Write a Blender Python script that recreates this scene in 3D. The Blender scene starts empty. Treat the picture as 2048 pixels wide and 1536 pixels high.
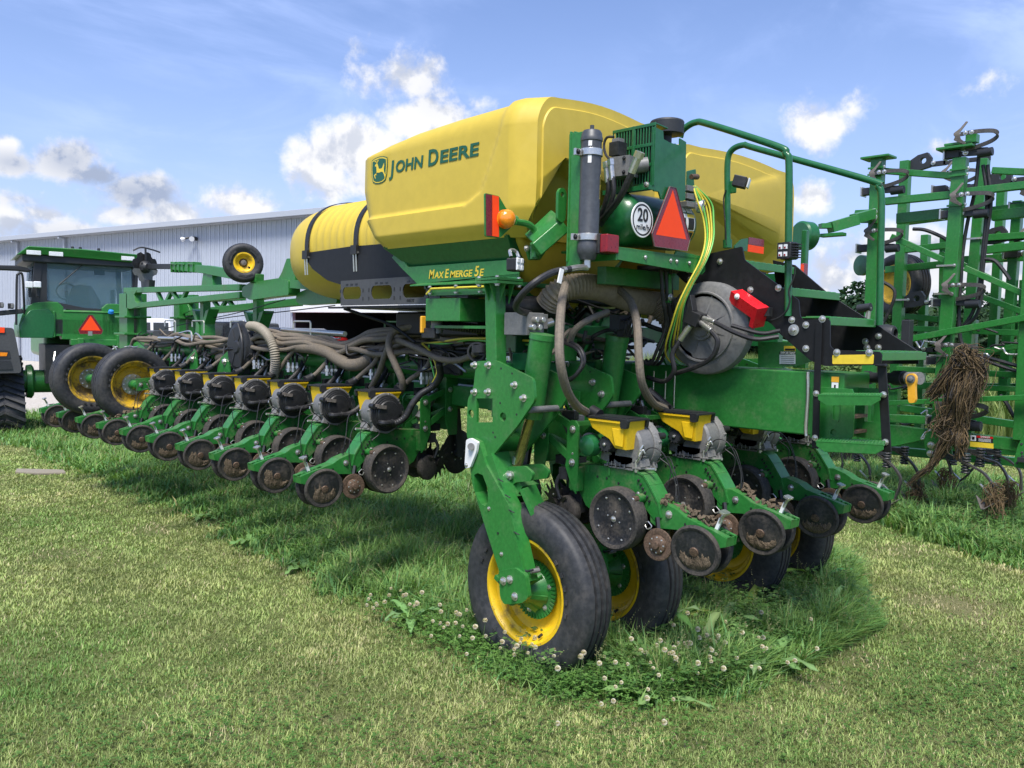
import bpy, bmesh, math, random
import numpy as np
from mathutils import Vector, Matrix, Euler, noise
from mathutils.geometry import tessellate_polygon
R = math.radians
scene = bpy.context.scene
random.seed(7); rng = np.random.default_rng(11)

# ------------------------------------------------------------------ camera
CAM_POS = Vector((-4.38, -2.85, 2.2))
YAW, PITCH, ROLL = R(43.8636), R(3.3039), R(1.1737)
fw = Vector((math.sin(YAW)*math.cos(PITCH), math.cos(YAW)*math.cos(PITCH), -math.sin(PITCH)))
rt0 = Vector((math.cos(YAW), -math.sin(YAW), 0)); up0 = rt0.cross(fw)
rt = math.cos(ROLL)*rt0 + math.sin(ROLL)*up0; up = -math.sin(ROLL)*rt0 + math.cos(ROLL)*up0
cd = bpy.data.cameras.new('camera'); cam = bpy.data.objects.new('camera', cd)
scene.collection.objects.link(cam); scene.camera = cam
cd.sensor_width = 36; cd.lens = 36*1700/2048; cd.clip_start = .05; cd.clip_end = 2000
cam.matrix_world = Matrix(((rt.x, up.x, -fw.x, CAM_POS.x), (rt.y, up.y, -fw.y, CAM_POS.y), (rt.z, up.z, -fw.z, CAM_POS.z), (0, 0, 0, 1)))

# ------------------------------------------------------------------ exposure, world, sun
scene.view_settings.view_transform = 'Standard'; scene.view_settings.look = 'None'
scene.view_settings.exposure = 1.35; scene.view_settings.gamma = 1
SUN_EL, SUN_AZ = R(60), R(-127)        # azimuth measured from +Y towards +X
sd = bpy.data.lights.new('sun', 'SUN'); sd.energy = 2.3; sd.angle = R(22.0); sd.color = (1, .95, .87)
sun = bpy.data.objects.new('sun', sd); scene.collection.objects.link(sun)
sdir = Vector((math.sin(SUN_AZ)*math.cos(SUN_EL), math.cos(SUN_AZ)*math.cos(SUN_EL), math.sin(SUN_EL)))
sun.rotation_euler = sdir.to_track_quat('Z', 'Y').to_euler(); sun.location = sdir*60

world = bpy.data.worlds.new('World'); scene.world = world; world.use_nodes = True
nt = world.node_tree; nt.nodes.clear()
class NB:
    """small node helper"""
    def __init__(s, nt): s.nt = nt
    def n(s, t, ins=None, **kw):
        nd = s.nt.nodes.new(t)
        for k, v in kw.items(): setattr(nd, k, v)
        for k, v in (ins or {}).items():
            sock = nd.inputs[k]
            if isinstance(v, bpy.types.NodeSocket): s.nt.links.new(v, sock)
            else: sock.default_value = v
        return nd
    def m(s, op, a, b=0.0, c=0.0, clamp=False):
        nd = s.n('ShaderNodeMath', {0: a, 1: b, 2: c}, operation=op); nd.use_clamp = clamp
        return nd.outputs[0]
    def mr(s, v, a, b, c=0.0, d=1.0, interp='SMOOTHSTEP'):
        nd = s.n('ShaderNodeMapRange', {0: v, 1: a, 2: b, 3: c, 4: d}, interpolation_type=interp)
        return nd.outputs[0]
    def mix(s, f, a, b, mode='MIX'):
        nd = s.n('ShaderNodeMix', data_type='RGBA', blend_type=mode)
        for i, v in ((0, f), (6, a), (7, b)):
            if isinstance(v, bpy.types.NodeSocket): s.nt.links.new(v, nd.inputs[i])
            else: nd.inputs[i].default_value = v
        return nd.outputs[2]
    def noise(s, vec, scale, detail=4, rough=.55, dist=0.0):
        return s.n('ShaderNodeTexNoise', {'Vector': vec, 'Scale': scale, 'Detail': detail, 'Roughness': rough, 'Distortion': dist}).outputs[0]
w = NB(nt)
dirv = w.n('ShaderNodeTexCoord').outputs['Generated']
sky = w.n('ShaderNodeTexSky', sky_type='NISHITA', sun_disc=False, sun_elevation=SUN_EL, sun_rotation=SUN_AZ, altitude=200, air_density=1.25, dust_density=.8, ozone_density=2.2)
skyc = w.mix(1.0, sky.outputs[0], (.052, .054, .069, 1), 'MULTIPLY')
sepd = w.n('ShaderNodeSeparateXYZ', {0: dirv}); elev = sepd.outputs[2]
# paler sky towards the horizon (thin high cloud) and long cirrus streaks
cmap = w.n('ShaderNodeMapping', {'Vector': dirv, 'Rotation': (R(12), R(-14), R(38)), 'Scale': (1.2, 6.5, 9.0)})
cirr = w.noise(cmap.outputs[0], 1.3, 6, .6, .6)
cirr2 = w.noise(dirv, 2.2, 4, .5)
ca = w.m('MULTIPLY', w.mr(cirr, .40, .78), w.mr(cirr2, .3, .7), clamp=True)
veil = w.mr(elev, .02, .40, .60, .08)
ca = w.m('ADD', w.m('MULTIPLY', ca, .85), veil, clamp=True)
col = w.mix(ca, skyc, (.225, .295, .50, 1))
bank = w.m('MULTIPLY', w.mr(elev, .19, .02), w.mr(w.noise(dirv, 3.1, 5, .55), .30, .62), clamp=True)
col = w.mix(w.m('MULTIPLY', bank, .75), col, (.265, .30, .38, 1))
# cumulus banks: each where it stands in the sky
n1 = w.noise(dirv, 15.0, 9, .58, .15)
n2 = w.noise(dirv, 46.0, 7, .60, .1)
off = w.n('ShaderNodeVectorMath', {0: dirv, 1: tuple(Vector((-.35, .12, 1)).normalized()*.018)}, operation='ADD').outputs[0]
n1b = w.noise(off, 15.0, 9, .58, .15)
CLOUDS = [
    ((0.506, 0.842, 0.184), 0.045, 0.047, 1.00, 0.15),
    ((0.541, 0.816, 0.203), 0.061, 0.039, 1.00, 0.00),
    ((0.594, 0.767, 0.24), 0.067, 0.028, 1.00, 0.00),
    ((0.572, 0.802, 0.172), 0.068, 0.023, 0.90, 0.40),
    ((0.566, 0.776, 0.277), 0.060, 0.033, 0.85, 0.25),
    ((0.525, 0.794, 0.306), 0.027, 0.019, 0.50, 0.30),
    ((0.599, 0.756, 0.264), 0.039, 0.033, 0.50, 0.60),
    ((0.638, 0.725, 0.258), 0.028, 0.014, 0.60, 0.20),
    ((0.868, 0.439, 0.232), 0.045, 0.032, 0.80, 0.15),
    ((0.878, 0.412, 0.245), 0.026, 0.021, 0.60, 0.10),
    ((0.878, 0.452, 0.156), 0.033, 0.022, 0.90, 0.00),
    ((0.922, 0.288, 0.258), 0.044, 0.020, 0.35, 0.10),
    ((0.435, 0.89, 0.136), 0.044, 0.027, 1.00, 0.00),
    ((0.375, 0.919, 0.121), 0.048, 0.019, 0.95, 0.05),
    ((0.321, 0.94, 0.117), 0.042, 0.018, 0.90, 0.10),
    ((0.259, 0.959, 0.112), 0.030, 0.015, 0.80, 0.15),
    ((0.224, 0.959, 0.176), 0.020, 0.017, 0.90, 0.10),
    ((0.277, 0.946, 0.168), 0.041, 0.025, 1.00, 0.90),
    ((0.336, 0.931, 0.141), 0.053, 0.026, 1.00, 1.00),
    ((0.306, 0.939, 0.156), 0.036, 0.018, 0.90, 1.00),
    ((0.231, 0.96, 0.16), 0.035, 0.015, 0.90, 0.95),
    ((0.238, 0.963, 0.125), 0.035, 0.013, 0.50, 0.90),
    ((0.277, 0.956, 0.093), 0.087, 0.023, 0.95, 0.50),
    ((0.23, 0.968, 0.099), 0.030, 0.030, 0.70, 0.30),
    ((0.913, 0.399, 0.088), 0.059, 0.040, 1.00, 0.30),
    ((0.904, 0.421, 0.067), 0.054, 0.038, 0.90, 0.15),
    ((0.935, 0.345, 0.087), 0.073, 0.039, 1.00, 0.40),
    ((0.938, 0.328, 0.112), 0.062, 0.021, 0.50, 0.30),
    ((0.951, 0.301, 0.066), 0.072, 0.038, 1.00, 0.40),
    ((0.885, 0.463, 0.045), 0.067, 0.033, 0.90, 0.20),
    ((0.924, 0.327, 0.197), 0.030, 0.013, 0.55, 0.20),
    ((0.921, 0.389, 0.035), 0.086, 0.022, 0.80, 0.20)]
dens = None; lowsum = None
for (d, a, b, s, grey) in CLOUDS:
    f_ = Vector(d).normalized(); r_ = f_.cross(Vector((0, 0, 1))).normalized(); u_ = r_.cross(f_)
    M = Matrix((r_, u_, f_)).transposed()
    mp = w.n('ShaderNodeMapping', {'Vector': dirv, 'Location': tuple(f_), 'Rotation': tuple(M.to_euler()), 'Scale': (a, b, 1.0)}, vector_type='TEXTURE')
    ln = w.n('ShaderNodeVectorMath', {0: mp.outputs[0]}, operation='LENGTH').outputs['Value']
    k = w.mr(ln, 1.25, .15, 0.0, s, 'LINEAR')
    g = w.m('MULTIPLY', k, grey)
    dens = k if dens is None else w.m('MAXIMUM', dens, k)
    lowsum = g if lowsum is None else w.m('MAXIMUM', lowsum, g)
nz = w.m('ADD', w.m('MULTIPLY', n1, .75), w.m('MULTIPLY', n2, .35))
dd = w.m('ADD', dens, w.m('MULTIPLY', w.m('SUBTRACT', nz, .55), 2.2))
alpha = w.m('MULTIPLY', w.mr(dd, .22, .72), w.mr(dens, .02, .2), clamp=True)
shade = w.mr(w.m('SUBTRACT', n1, n1b), -.10, .06)
shade = w.m('SUBTRACT', w.m('ADD', w.m('MULTIPLY', shade, .55), .5), w.m('MULTIPLY', lowsum, .85), clamp=True)
ccol = w.mix(shade, (.165, .195, .265, 1), (.41, .41, .42, 1))
col = w.mix(alpha, col, ccol)
bg = w.n('ShaderNodeBackground', {'Color': col, 'Strength': 1.0})
wo = w.n('ShaderNodeOutputWorld', {'Surface': bg.outputs[0]})
try:
    world.cycles.sampling_method = 'MANUAL'; world.cycles.sample_map_resolution = 512
except Exception: pass

# ------------------------------------------------------------------ materials
def newmat(name):
    m = bpy.data.materials.new(name); m.use_nodes = True; m.node_tree.nodes.clear()
    b = NB(m.node_tree); out = b.n('ShaderNodeOutputMaterial')
    p = b.n('ShaderNodeBsdfPrincipled'); b.nt.links.new(p.outputs[0], out.inputs[0])
    return m, b, p
def coords(b):
    tc = b.n('ShaderNodeTexCoord').outputs['Object']
    rnd = b.n('ShaderNodeObjectInfo').outputs['Random']
    k = b.n('ShaderNodeVectorMath', {0: (37.1, 91.7, 53.3), 'Scale': rnd}, operation='SCALE').outputs[0]
    return b.n('ShaderNodeVectorMath', {0: tc, 1: k}, operation='ADD').outputs[0]
def paint(name, c, rough=.35, metal=0.0, dirt=None, dirt_amt=.35, dscale=6, var=.12, bump=.0, bscale=40, coat=0.0, spec=.5, lo=.5, hi=.75, upd=0.0):
    """painted / plastic / metal surface with uneven tone, dust and fine bumps; upd = extra dust on upward faces"""
    m, b, p = newmat(name); v = coords(b)
    n = b.noise(v, dscale, 6, .62); nf = b.noise(v, dscale*7, 4, .6)
    dk = tuple(x*(1-var) for x in c) + (1,); lt = tuple(min(1, x*(1+var)) for x in c) + (1,)
    colr = b.mix(b.mr(nf, .3, .7), dk, lt)
    if dirt:
        mask = b.m('MULTIPLY', b.mr(b.m('ADD', b.m('MULTIPLY', n, .7), b.m('MULTIPLY', nf, .3)), lo, hi), dirt_amt)
        if upd:
            nz_ = b.n('ShaderNodeSeparateXYZ', {0: b.n('ShaderNodeNewGeometry').outputs['Normal']}).outputs[2]
            mask = b.m('ADD', mask, b.m('MULTIPLY', b.mr(nz_, .3, 1.0), b.m('MULTIPLY', b.mr(n, .3, .6), upd)), clamp=True)
        colr = b.mix(mask, colr, tuple(dirt) + (1,))
        b.nt.links.new(b.m('ADD', rough, b.m('MULTIPLY', mask, .5), clamp=True), p.inputs['Roughness'])
        if metal: b.nt.links.new(b.m('SUBTRACT', metal, b.m('MULTIPLY', mask, metal), clamp=True), p.inputs['Metallic'])
    else:
        b.nt.links.new(b.mr(nf, .2, .8, max(.02, rough-.06), rough+.08), p.inputs['Roughness'])
        p.inputs['Metallic'].default_value = metal
    b.nt.links.new(colr, p.inputs['Base Color'])
    p.inputs['Specular IOR Level'].default_value = spec
    if coat: p.inputs['Coat Weight'].default_value = coat; p.inputs['Coat Roughness'].default_value = .1
    if bump:
        bp = b.n('ShaderNodeBump', {'Strength': bump, 'Distance': .01, 'Height': b.noise(v, bscale, 5, .6)})
        b.nt.links.new(bp.outputs[0], p.inputs['Normal'])
    return m
DUST = (.20, .155, .10)
M = {}
M['green'] = paint('green_paint', (.024, .178, .032), .36, dirt=(.15, .16, .095), dirt_amt=.42, dscale=6, coat=.12, upd=.22, bump=.02, bscale=60)
M['green_dusty'] = paint('dusty_green_paint', (.016, .15, .024), .42, dirt=DUST, dirt_amt=.62, dscale=9, upd=.35, bump=.05, lo=.46, hi=.74)
M['green_clean'] = paint('deep_green_paint', (.012, .115, .035), .32, dirt=(.10, .13, .09), dirt_amt=.2, dscale=4, coat=.2)
M['tank'] = paint('moulded_yellow_plastic', (.60, .44, .05), .46, dirt=(.52, .40, .11), dirt_amt=.35, dscale=1.6, var=.035, bump=.03, bscale=120)
M['yellow'] = paint('yellow_paint', (.78, .50, .012), .42, dirt=(.34, .22, .07), dirt_amt=.45, dscale=8, var=.06, lo=.5, hi=.8)
M['rim_dirty'] = paint('soiled_yellow_rim', (.68, .42, .02), .5, dirt=(.10, .075, .045), dirt_amt=.95, dscale=4.5, var=.1, lo=.44, hi=.62)
M['rim'] = paint('yellow_rim_paint', (.82, .52, .012), .42, dirt=(.22, .15, .06), dirt_amt=.9, dscale=3.2, var=.06, lo=.52, hi=.66)
M['tyre'] = paint('tyre_rubber', (.03, .032, .036), .55, dirt=(.12, .105, .085), dirt_amt=.5, dscale=4, var=.25, bump=.14, bscale=55, spec=.4, lo=.42, hi=.8)
M['unit_rubber'] = paint('soiled_rubber', (.034, .033, .032), .72, dirt=(.115, .098, .078), dirt_amt=.7, dscale=9, var=.3, bump=.35, bscale=45, spec=.3, lo=.36, hi=.72)
M['disc'] = paint('dark_wheel_disc', (.016, .017, .019), .5, dirt=(.105, .088, .068), dirt_amt=.75, dscale=8, var=.3, bump=.12, lo=.45, hi=.7)
M['mud'] = paint('dried_mud', (.125, .096, .066), .95, dirt=(.21, .17, .12), dirt_amt=.9, dscale=22, var=.35, bump=1.0, bscale=60, spec=.1)
M['black'] = paint('black_plastic', (.016, .017, .019), .48, dirt=(.10, .09, .075), dirt_amt=.30, dscale=7, var=.2)
M['black_steel'] = paint('black_powder_coat', (.011, .0115, .013), .46, spec=.3, dirt=(.05, .05, .05), dirt_amt=.22, dscale=3, var=.15, bump=.03, bscale=150)
M['charcoal'] = paint('charcoal_panel', (.062, .063, .066), .5, dirt=(.12, .11, .10), dirt_amt=.2, dscale=4, var=.08)
M['steel'] = paint('zinc_plated_steel', (.62, .61, .57), .30, .85, dirt=(.26, .22, .16), dirt_amt=.45, dscale=14, var=.1)
M['alu'] = paint('cast_aluminium', (.17, .17, .168), .55, .15, dirt=(.20, .18, .15), dirt_amt=.45, dscale=6, var=.12, bump=.12, bscale=70)
M['alu_dull'] = paint('dull_grey_casting', (.19, .187, .178), .6, .15, dirt=(.13, .115, .09), dirt_amt=.6, dscale=14, var=.2, bump=.2, bscale=50)
M['rust'] = paint('worn_brown_steel', (.115, .075, .05), .6, .35, dirt=(.17, .12, .08), dirt_amt=.8, dscale=14, var=.4, bump=.3)
M['blade'] = paint('worn_blade_steel', (.03, .028, .026), .5, .5, dirt=(.10, .075, .05), dirt_amt=.7, dscale=12, var=.3, bump=.15)
M['sweep'] = paint('weathered_steel_sweep', (.165, .145, .13), .65, .2, dirt=(.12, .125, .095), dirt_amt=.8, dscale=11, var=.2, bump=.2)
M['hose'] = paint('dusty_grey_hose', (.15, .125, .095), .7, dirt=(.21, .17, .12), dirt_amt=.6, dscale=8, var=.18, bump=.2, bscale=45, lo=.4, hi=.75)
M['hose_black'] = paint('black_hose_rubber', (.018, .018, .02), .5, dirt=(.12, .105, .085), dirt_amt=.45, dscale=7, var=.25)
M['duct'] = paint('beige_corrugated_duct', (.30, .245, .175), .7, dirt=(.17, .13, .09), dirt_amt=.6, dscale=5, var=.15)
M['line_yellow'] = paint('yellow_air_line', (.72, .60, .05), .4, var=.05)
M['line_green'] = paint('green_air_line', (.16, .55, .10), .4, var=.05)
M['red'] = paint('red_paint', (.62, .012, .016), .35, dirt=(.3, .05, .05), dirt_amt=.25, coat=.2)
M['red_box'] = paint('bright_red_enamel', (.66, .012, .02), .3, coat=.3, var=.05)
M['maroon'] = paint('dark_red_reflective', (.185, .012, .02), .28, var=.08, coat=.3)
M['orange_red'] = paint('fluorescent_red_orange', (1.0, .075, .015), .5, spec=.2, var=.03)
M['amber'] = paint('amber_lens', (.86, .26, .012), .18, var=.15, coat=.6)
M['redlens'] = paint('deep_red_lens', (.22, .005, .010), .3, var=.2, coat=.15)
M['white'] = paint('white_sheet', (.78, .78, .77), .4, var=.03)
M['ink'] = paint('black_ink', (.012, .012, .014), .5, var=.05)
M['decal_green'] = paint('green_decal', (.012, .10, .05), .4, var=.05)
M['decal_yellow'] = paint('yellow_decal', (.80, .58, .04), .42, var=.05)
M['gold'] = paint('amber_yellow_plastic', (.80, .40, .025), .42, dirt=(.4, .25, .08), dirt_amt=.4, var=.06)
M['siding'] = paint('pale_steel_siding', (.41, .45, .515), .5, dirt=(.35, .385, .44), dirt_amt=.3, dscale=.6, var=.03)
M['siding_trim'] = paint('pale_trim_steel', (.38, .41, .46), .45, var=.03)
M['dark_interior'] = paint('unlit_interior_lining', (.03, .03, .032), .8, var=.1)  # near-black lining puts the shade of the open bay into its colour
M['acc'] = paint('grey_black_tube_paint', (.055, .06, .068), .42, dirt=(.12, .11, .10), dirt_amt=.35, dscale=5, var=.15)
M['duct_grey'] = paint('grey_corrugated_hose', (.27, .24, .19), .65, dirt=(.16, .13, .10), dirt_amt=.5, dscale=6, var=.12)
M['blue_cap'] = paint('blue_plastic_cap', (.02, .22, .62), .4)
M['shank_steel'] = paint('dull_spring_steel', (.085, .08, .075), .5, .5, dirt=(.20, .165, .13), dirt_amt=.5, dscale=8, var=.2)
M['rod'] = paint('polished_rod', (.40, .34, .12), .2, .75, var=.15)
M['roots'] = paint('dry_root_straw', (.125, .085, .04), .9, dirt=(.045, .03, .018), dirt_amt=.8, dscale=12, var=.4)
M['lamp_face'] = paint('lamp_lens', (.72, .74, .76), .15, var=.1, coat=.5)
M['cab_dark'] = paint('dark_grey_trim', (.025, .027, .031), .5, var=.1)
M['seat'] = paint('dark_seat_fabric', (.032, .036, .043), .8, var=.1)
M['truck_white'] = paint('white_car_paint', (.74, .75, .76), .22, coat=.5, var=.02)
M['car_black'] = paint('black_car_paint', (.012, .013, .016), .18, coat=.6, var=.05)
M['car_grey'] = paint('dark_blue_grey_car_paint', (.035, .04, .055), .2, coat=.6, var=.05)
M['car_red'] = paint('red_car_paint', (.30, .012, .012), .2, coat=.6, var=.05)
M['car_glass'] = paint('tinted_glass', (.02, .024, .028), .06, var=.05, spec=.8)
M['concrete'] = paint('weathered_concrete', (.25, .22, .17), .9, dirt=(.18, .22, .17), dirt_amt=.5, dscale=5, var=.1, bump=.4)
def glass(name, tint, mixf=.82, rough=.03):
    m, b, p = newmat(name)
    p.inputs['Base Color'].default_value = tint + (1,); p.inputs['Roughness'].default_value = rough
    tr = b.n('ShaderNodeBsdfTransparent', {'Color': tuple(.6+.4*t for t in tint) + (1,)})
    mx = b.n('ShaderNodeMixShader', {0: mixf}); out = [n for n in b.nt.nodes if n.type == 'OUTPUT_MATERIAL'][0]
    b.nt.links.new(p.outputs[0], mx.inputs[1]); b.nt.links.new(tr.outputs[0], mx.inputs[2]); b.nt.links.new(mx.outputs[0], out.inputs[0])
    return m
M['glass'] = glass('cab_glass', (.18, .32, .38), .72)

# ------------------------------------------------------------------ geometry helpers
def V(*a): return Vector(a if len(a) > 1 else a[0])
def rotmat(e): return Euler([R(x) for x in e]).to_matrix()
def frame(d):
    d = Vector(d).normalized(); a = Vector((0, 0, 1)) if abs(d.z) < .95 else Vector((1, 0, 0))
    x = d.cross(a).normalized(); y = d.cross(x).normalized()
    return x, y, d
def spline(pts, k=6):
    """Catmull-Rom through the points"""
    p = [Vector(q) for q in pts]; p = [2*p[0]-p[1]] + p + [2*p[-1]-p[-2]]; o = []
    for i in range(1, len(p)-2):
        for j in range(k):
            t = j/k; a, b_, c, d = p[i-1], p[i], p[i+1], p[i+2]
            o.append(.5*((2*b_) + (c-a)*t + (2*a-5*b_+4*c-d)*t*t + (3*b_-a-3*c+d)*t*t*t))
    o.append(p[-2]); return o
class G:
    """collects geometry, links it as ONE mesh object"""
    def __init__(s): s.v = []; s.f = []; s.mi = []; s.mats = []
    def _m(s, mat):
        if mat not in s.mats: s.mats.append(mat)
        return s.mats.index(mat)
    def add(s, vs, fs, mat):
        o = len(s.v); i = s._m(mat); s.v += [tuple(v) for v in vs]
        for f in fs: s.f.append([a+o for a in f]); s.mi.append(i)
        return s
    def box(s, c, size, mat, rot=None, taper=1.0):
        x, y, z = [q/2 for q in size]
        vs = [Vector((a*x*(taper if e > 0 else 1), b*y*(taper if e > 0 else 1), e*z)) for e in (-1, 1) for a, b in ((-1, -1), (1, -1), (1, 1), (-1, 1))]
        if rot is not None:
            m = rot if isinstance(rot, Matrix) else rotmat(rot); vs = [m @ v for v in vs]
        c = Vector(c)
        return s.add([v+c for v in vs], [(3, 2, 1, 0), (4, 5, 6, 7), (0, 1, 5, 4), (1, 2, 6, 5), (2, 3, 7, 6), (3, 0, 4, 7)], mat)
    def beam(s, p, q, w_, h, mat, upv=(0, 0, 1)):
        """bar of rectangular section from p to q: w_ sideways, h along upv"""
        p, q = Vector(p), Vector(q); d = (q-p).normalized(); u = Vector(upv)
        sd_ = d.cross(u)
        if sd_.length < 1e-3: sd_ = d.cross(Vector((1, 0, 0)))
        sd_.normalize(); u = sd_.cross(d).normalized()
        vs = [e + sd_*a*w_/2 + u*b*h/2 for e in (p, q) for a, b in ((-1, -1), (1, -1), (1, 1), (-1, 1))]
        return s.add(vs, [(3, 2, 1, 0), (4, 5, 6, 7), (0, 1, 5, 4), (1, 2, 6, 5), (2, 3, 7, 6), (3, 0, 4, 7)], mat)
    def tube(s, pts, r, mat, n=8, k=6, smooth=True, corr=0, pitch=.02, caps=True):
        """pipe along pts; corr = depth of corrugations"""
        P_ = spline(pts, k) if smooth and len(pts) > 2 else [Vector(q) for q in pts]
        if corr:
            L = [0]
            for a, b_ in zip(P_, P_[1:]): L.append(L[-1]+(b_-a).length)
            N = max(4, int(L[-1]/pitch*2)); Q = []; j = 0
            for i in range(N+1):
                t = L[-1]*i/N
                while j < len(L)-2 and L[j+1] < t: j += 1
                Q.append(P_[j].lerp(P_[j+1], (t-L[j])/max(1e-6, L[j+1]-L[j])))
            P_ = Q
        vs = []; x = None
        for i, c in enumerate(P_):
            d = (P_[min(i+1, len(P_)-1)]-P_[max(i-1, 0)])
            if d.length < 1e-9: d = Vector((0, 0, 1))
            d.normalize()
            if x is None: x = frame(d)[0]
            x = (x - d*x.dot(d)); x = x.normalized() if x.length > 1e-4 else frame(d)[0]
            y = d.cross(x); rr = r if not callable(r) else r(i/(len(P_)-1))
            if corr and i % 2: rr -= corr
            vs += [c + x*rr*math.cos(2*math.pi*j/n) + y*rr*math.sin(2*math.pi*j/n) for j in range(n)]
        fs = [(i*n+j, i*n+(j+1) % n, (i+1)*n+(j+1) % n, (i+1)*n+j) for i in range(len(P_)-1) for j in range(n)]
        if caps: fs += [tuple(range(n))[::-1], tuple((len(P_)-1)*n+j for j in range(n))]
        return s.add(vs, fs, mat)
    def cyl(s, p, q, r, mat, r2=None, n=16):
        return s.tube([p, q], (lambda t: r + ((r if r2 is None else r2)-r)*t), mat, n, smooth=False)
    def lathe(s, prof, o, d, mat, n=32, close=False, mats=None, caps=True):
        """prof = [(distance along d, radius)], revolved about the axis through o"""
        x, y, d = frame(d); o = Vector(o); k = len(prof)
        vs = [o + d*t + (x*math.cos(2*math.pi*j/n) + y*math.sin(2*math.pi*j/n))*r_ for t, r_ in prof for j in range(n)]
        base = len(s.v); s.v += [tuple(v) for v in vs]
        rng_ = range(k if close else k-1)
        for i in rng_:
            mm = s._m(mats[i] if mats else mat); i2 = (i+1) % k
            for j in range(n):
                s.f.append([base+i*n+j, base+i*n+(j+1) % n, base+i2*n+(j+1) % n, base+i2*n+j]); s.mi.append(mm)
        if not close and caps:
            for i, rev in ((0, 1), (k-1, 0)):
                if prof[i][1] > 1e-5:
                    f = [base+i*n+j for j in range(n)]
                    s.f.append(f[::-1] if rev else f); s.mi.append(s._m(mats[min(i, len(mats)-1)] if mats else mat))
        return s
    def plate(s, pts, ext, mat, holes=(), r=0.0):
        """flat plate: outline pts (3D, planar), extruded by vector ext; r rounds the corners"""
        pts = [Vector(p) for p in pts]; ext = Vector(ext)
        if r: pts = rounded(pts, r)
        loops = [pts] + [[Vector(q) for q in h] for h in holes]
        tri = tessellate_polygon(loops); flat = [q for l in loops for q in l]; n = len(flat)
        vs = flat + [q+ext for q in flat]
        fs = [tuple(t) for t in tri] + [tuple(a+n for a in t)[::-1] for t in tri]
        o = 0
        for l in loops:
            m_ = len(l)
            fs += [(o+i, o+(i+1) % m_, n+o+(i+1) % m_, n+o+i) for i in range(m_)]; o += m_
        return s.add(vs, fs, mat)
    def bolt(s, p, d, r, mat, h=None):
        d = Vector(d).normalized(); p = Vector(p); h = h or r*.9
        s.lathe([(0, r*1.5), (r*.25, r*1.5), (r*.26, r)], p, d, mat, 10)
        return s.lathe([(r*.2, r), (h, r), (h+r*.15, r*.75)], p, d, mat, 6)
    def build(s, name, parent=None, bevel=0, seg=2, smooth=35, label=None):
        me = bpy.data.meshes.new(name); me.from_pydata(s.v, [], s.f); 
        for m_ in s.mats: me.materials.append(M[m_])
        me.polygons.foreach_set('material_index', s.mi)
        bm = bmesh.new(); bm.from_mesh(me)
        if bevel: bmesh.ops.remove_doubles(bm, verts=bm.verts, dist=1e-5)
        bmesh.ops.recalc_face_normals(bm, faces=bm.faces); bm.to_mesh(me); bm.free()
        if smooth:
            me.polygons.foreach_set('use_smooth', [True]*len(me.polygons)); me.set_sharp_from_angle(angle=R(smooth))
        me.update()
        o = bpy.data.objects.new(name, me); scene.collection.objects.link(o)
        if parent is not None: o.parent = parent
        if bevel:
            md = o.modifiers.new('Bevel', 'BEVEL'); md.width = bevel; md.segments = seg; md.limit_method = 'ANGLE'; md.angle_limit = R(40); md.harden_normals = True
        if label: o['label'] = label
        return o
def rounded(pts, r, k=4):
    out = []; n = len(pts)
    for i in range(n):
        a, b_, c = pts[i-1], pts[i], pts[(i+1) % n]
        d1, d2 = (a-b_), (c-b_); l = min(r, d1.length*.45, d2.length*.45)
        p, q = b_+d1.normalized()*l, b_+d2.normalized()*l
        if d1.normalized().dot(d2.normalized()) < -.985: out.append(b_); continue
        for j in range(k+1):
            t = j/k; out.append(p*(1-t)**2 + b_*2*t*(1-t) + q*t*t)
    return out
def circ(c, d, r, n=16):
    x, y, _ = frame(d); c = Vector(c)
    return [c + x*r*math.cos(2*math.pi*j/n) + y*r*math.sin(2*math.pi*j/n) for j in range(n)]
def X(x, yz): return [(x, a, b_) for a, b_ in yz]
def Y(y, xz): return [(a, y, b_) for a, b_ in xz]
def Z(z, xy): return [(a, b_, z) for a, b_ in xy]
def thing(name, label, cat, loc=(0, 0, 0), rotz=0, group=None):
    o = bpy.data.objects.new(name, None); scene.collection.objects.link(o); o.empty_display_size = .2
    o.location = loc; o.rotation_euler = (0, 0, rotz); o['label'] = label; o['category'] = cat
    if group: o['group'] = group
    return o
def tag(o, label, cat, group=None, kind=None):
    if kind: o['kind'] = kind
    if label: o['label'] = label; o['category'] = cat
    if group: o['group'] = group
    return o
def copy_tree(o, parent=None, **kw):
    c = o.copy(); scene.collection.objects.link(c); c.parent = parent
    for k, v in kw.items():
        if k in ('location', 'rotation_euler', 'scale'): setattr(c, k, v)
        else: c[k] = v
    for ch in list(o.children): copy_tree(ch, c)
    return c
def lettering(name, txt, o, right, upv, size, mat, parent=None, bold=.0, shear=0.0, width=None, depth=.001, align='LEFT'):
    """flat lettering lying on a surface: o = left end of the baseline"""
    cu = bpy.data.curves.new(name, 'FONT'); cu.body = txt; cu.size = size; cu.offset = bold*size; cu.shear = shear; cu.extrude = depth; cu.align_x = align
    cu.resolution_u = 3
    t = bpy.data.objects.new(name, cu); scene.collection.objects.link(t)
    dg = bpy.context.evaluated_depsgraph_get(); me = bpy.data.meshes.new_from_object(t.evaluated_get(dg))
    bpy.data.objects.remove(t); bpy.data.curves.remove(cu)
    me.name = name; me.materials.clear(); me.materials.append(M[mat])
    xs = [v.co.x for v in me.vertices]; sx = 1 if not width else width/(max(xs)-min(xs))
    r_ = Vector(right).normalized(); u_ = Vector(upv).normalized(); n_ = r_.cross(u_); o = Vector(o)
    for v in me.vertices: v.co = o + r_*v.co.x*sx + u_*v.co.y + n_*v.co.z
    ob = bpy.data.objects.new(name, me); scene.collection.objects.link(ob)
    if parent is not None: ob.parent = parent
    return ob
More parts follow.
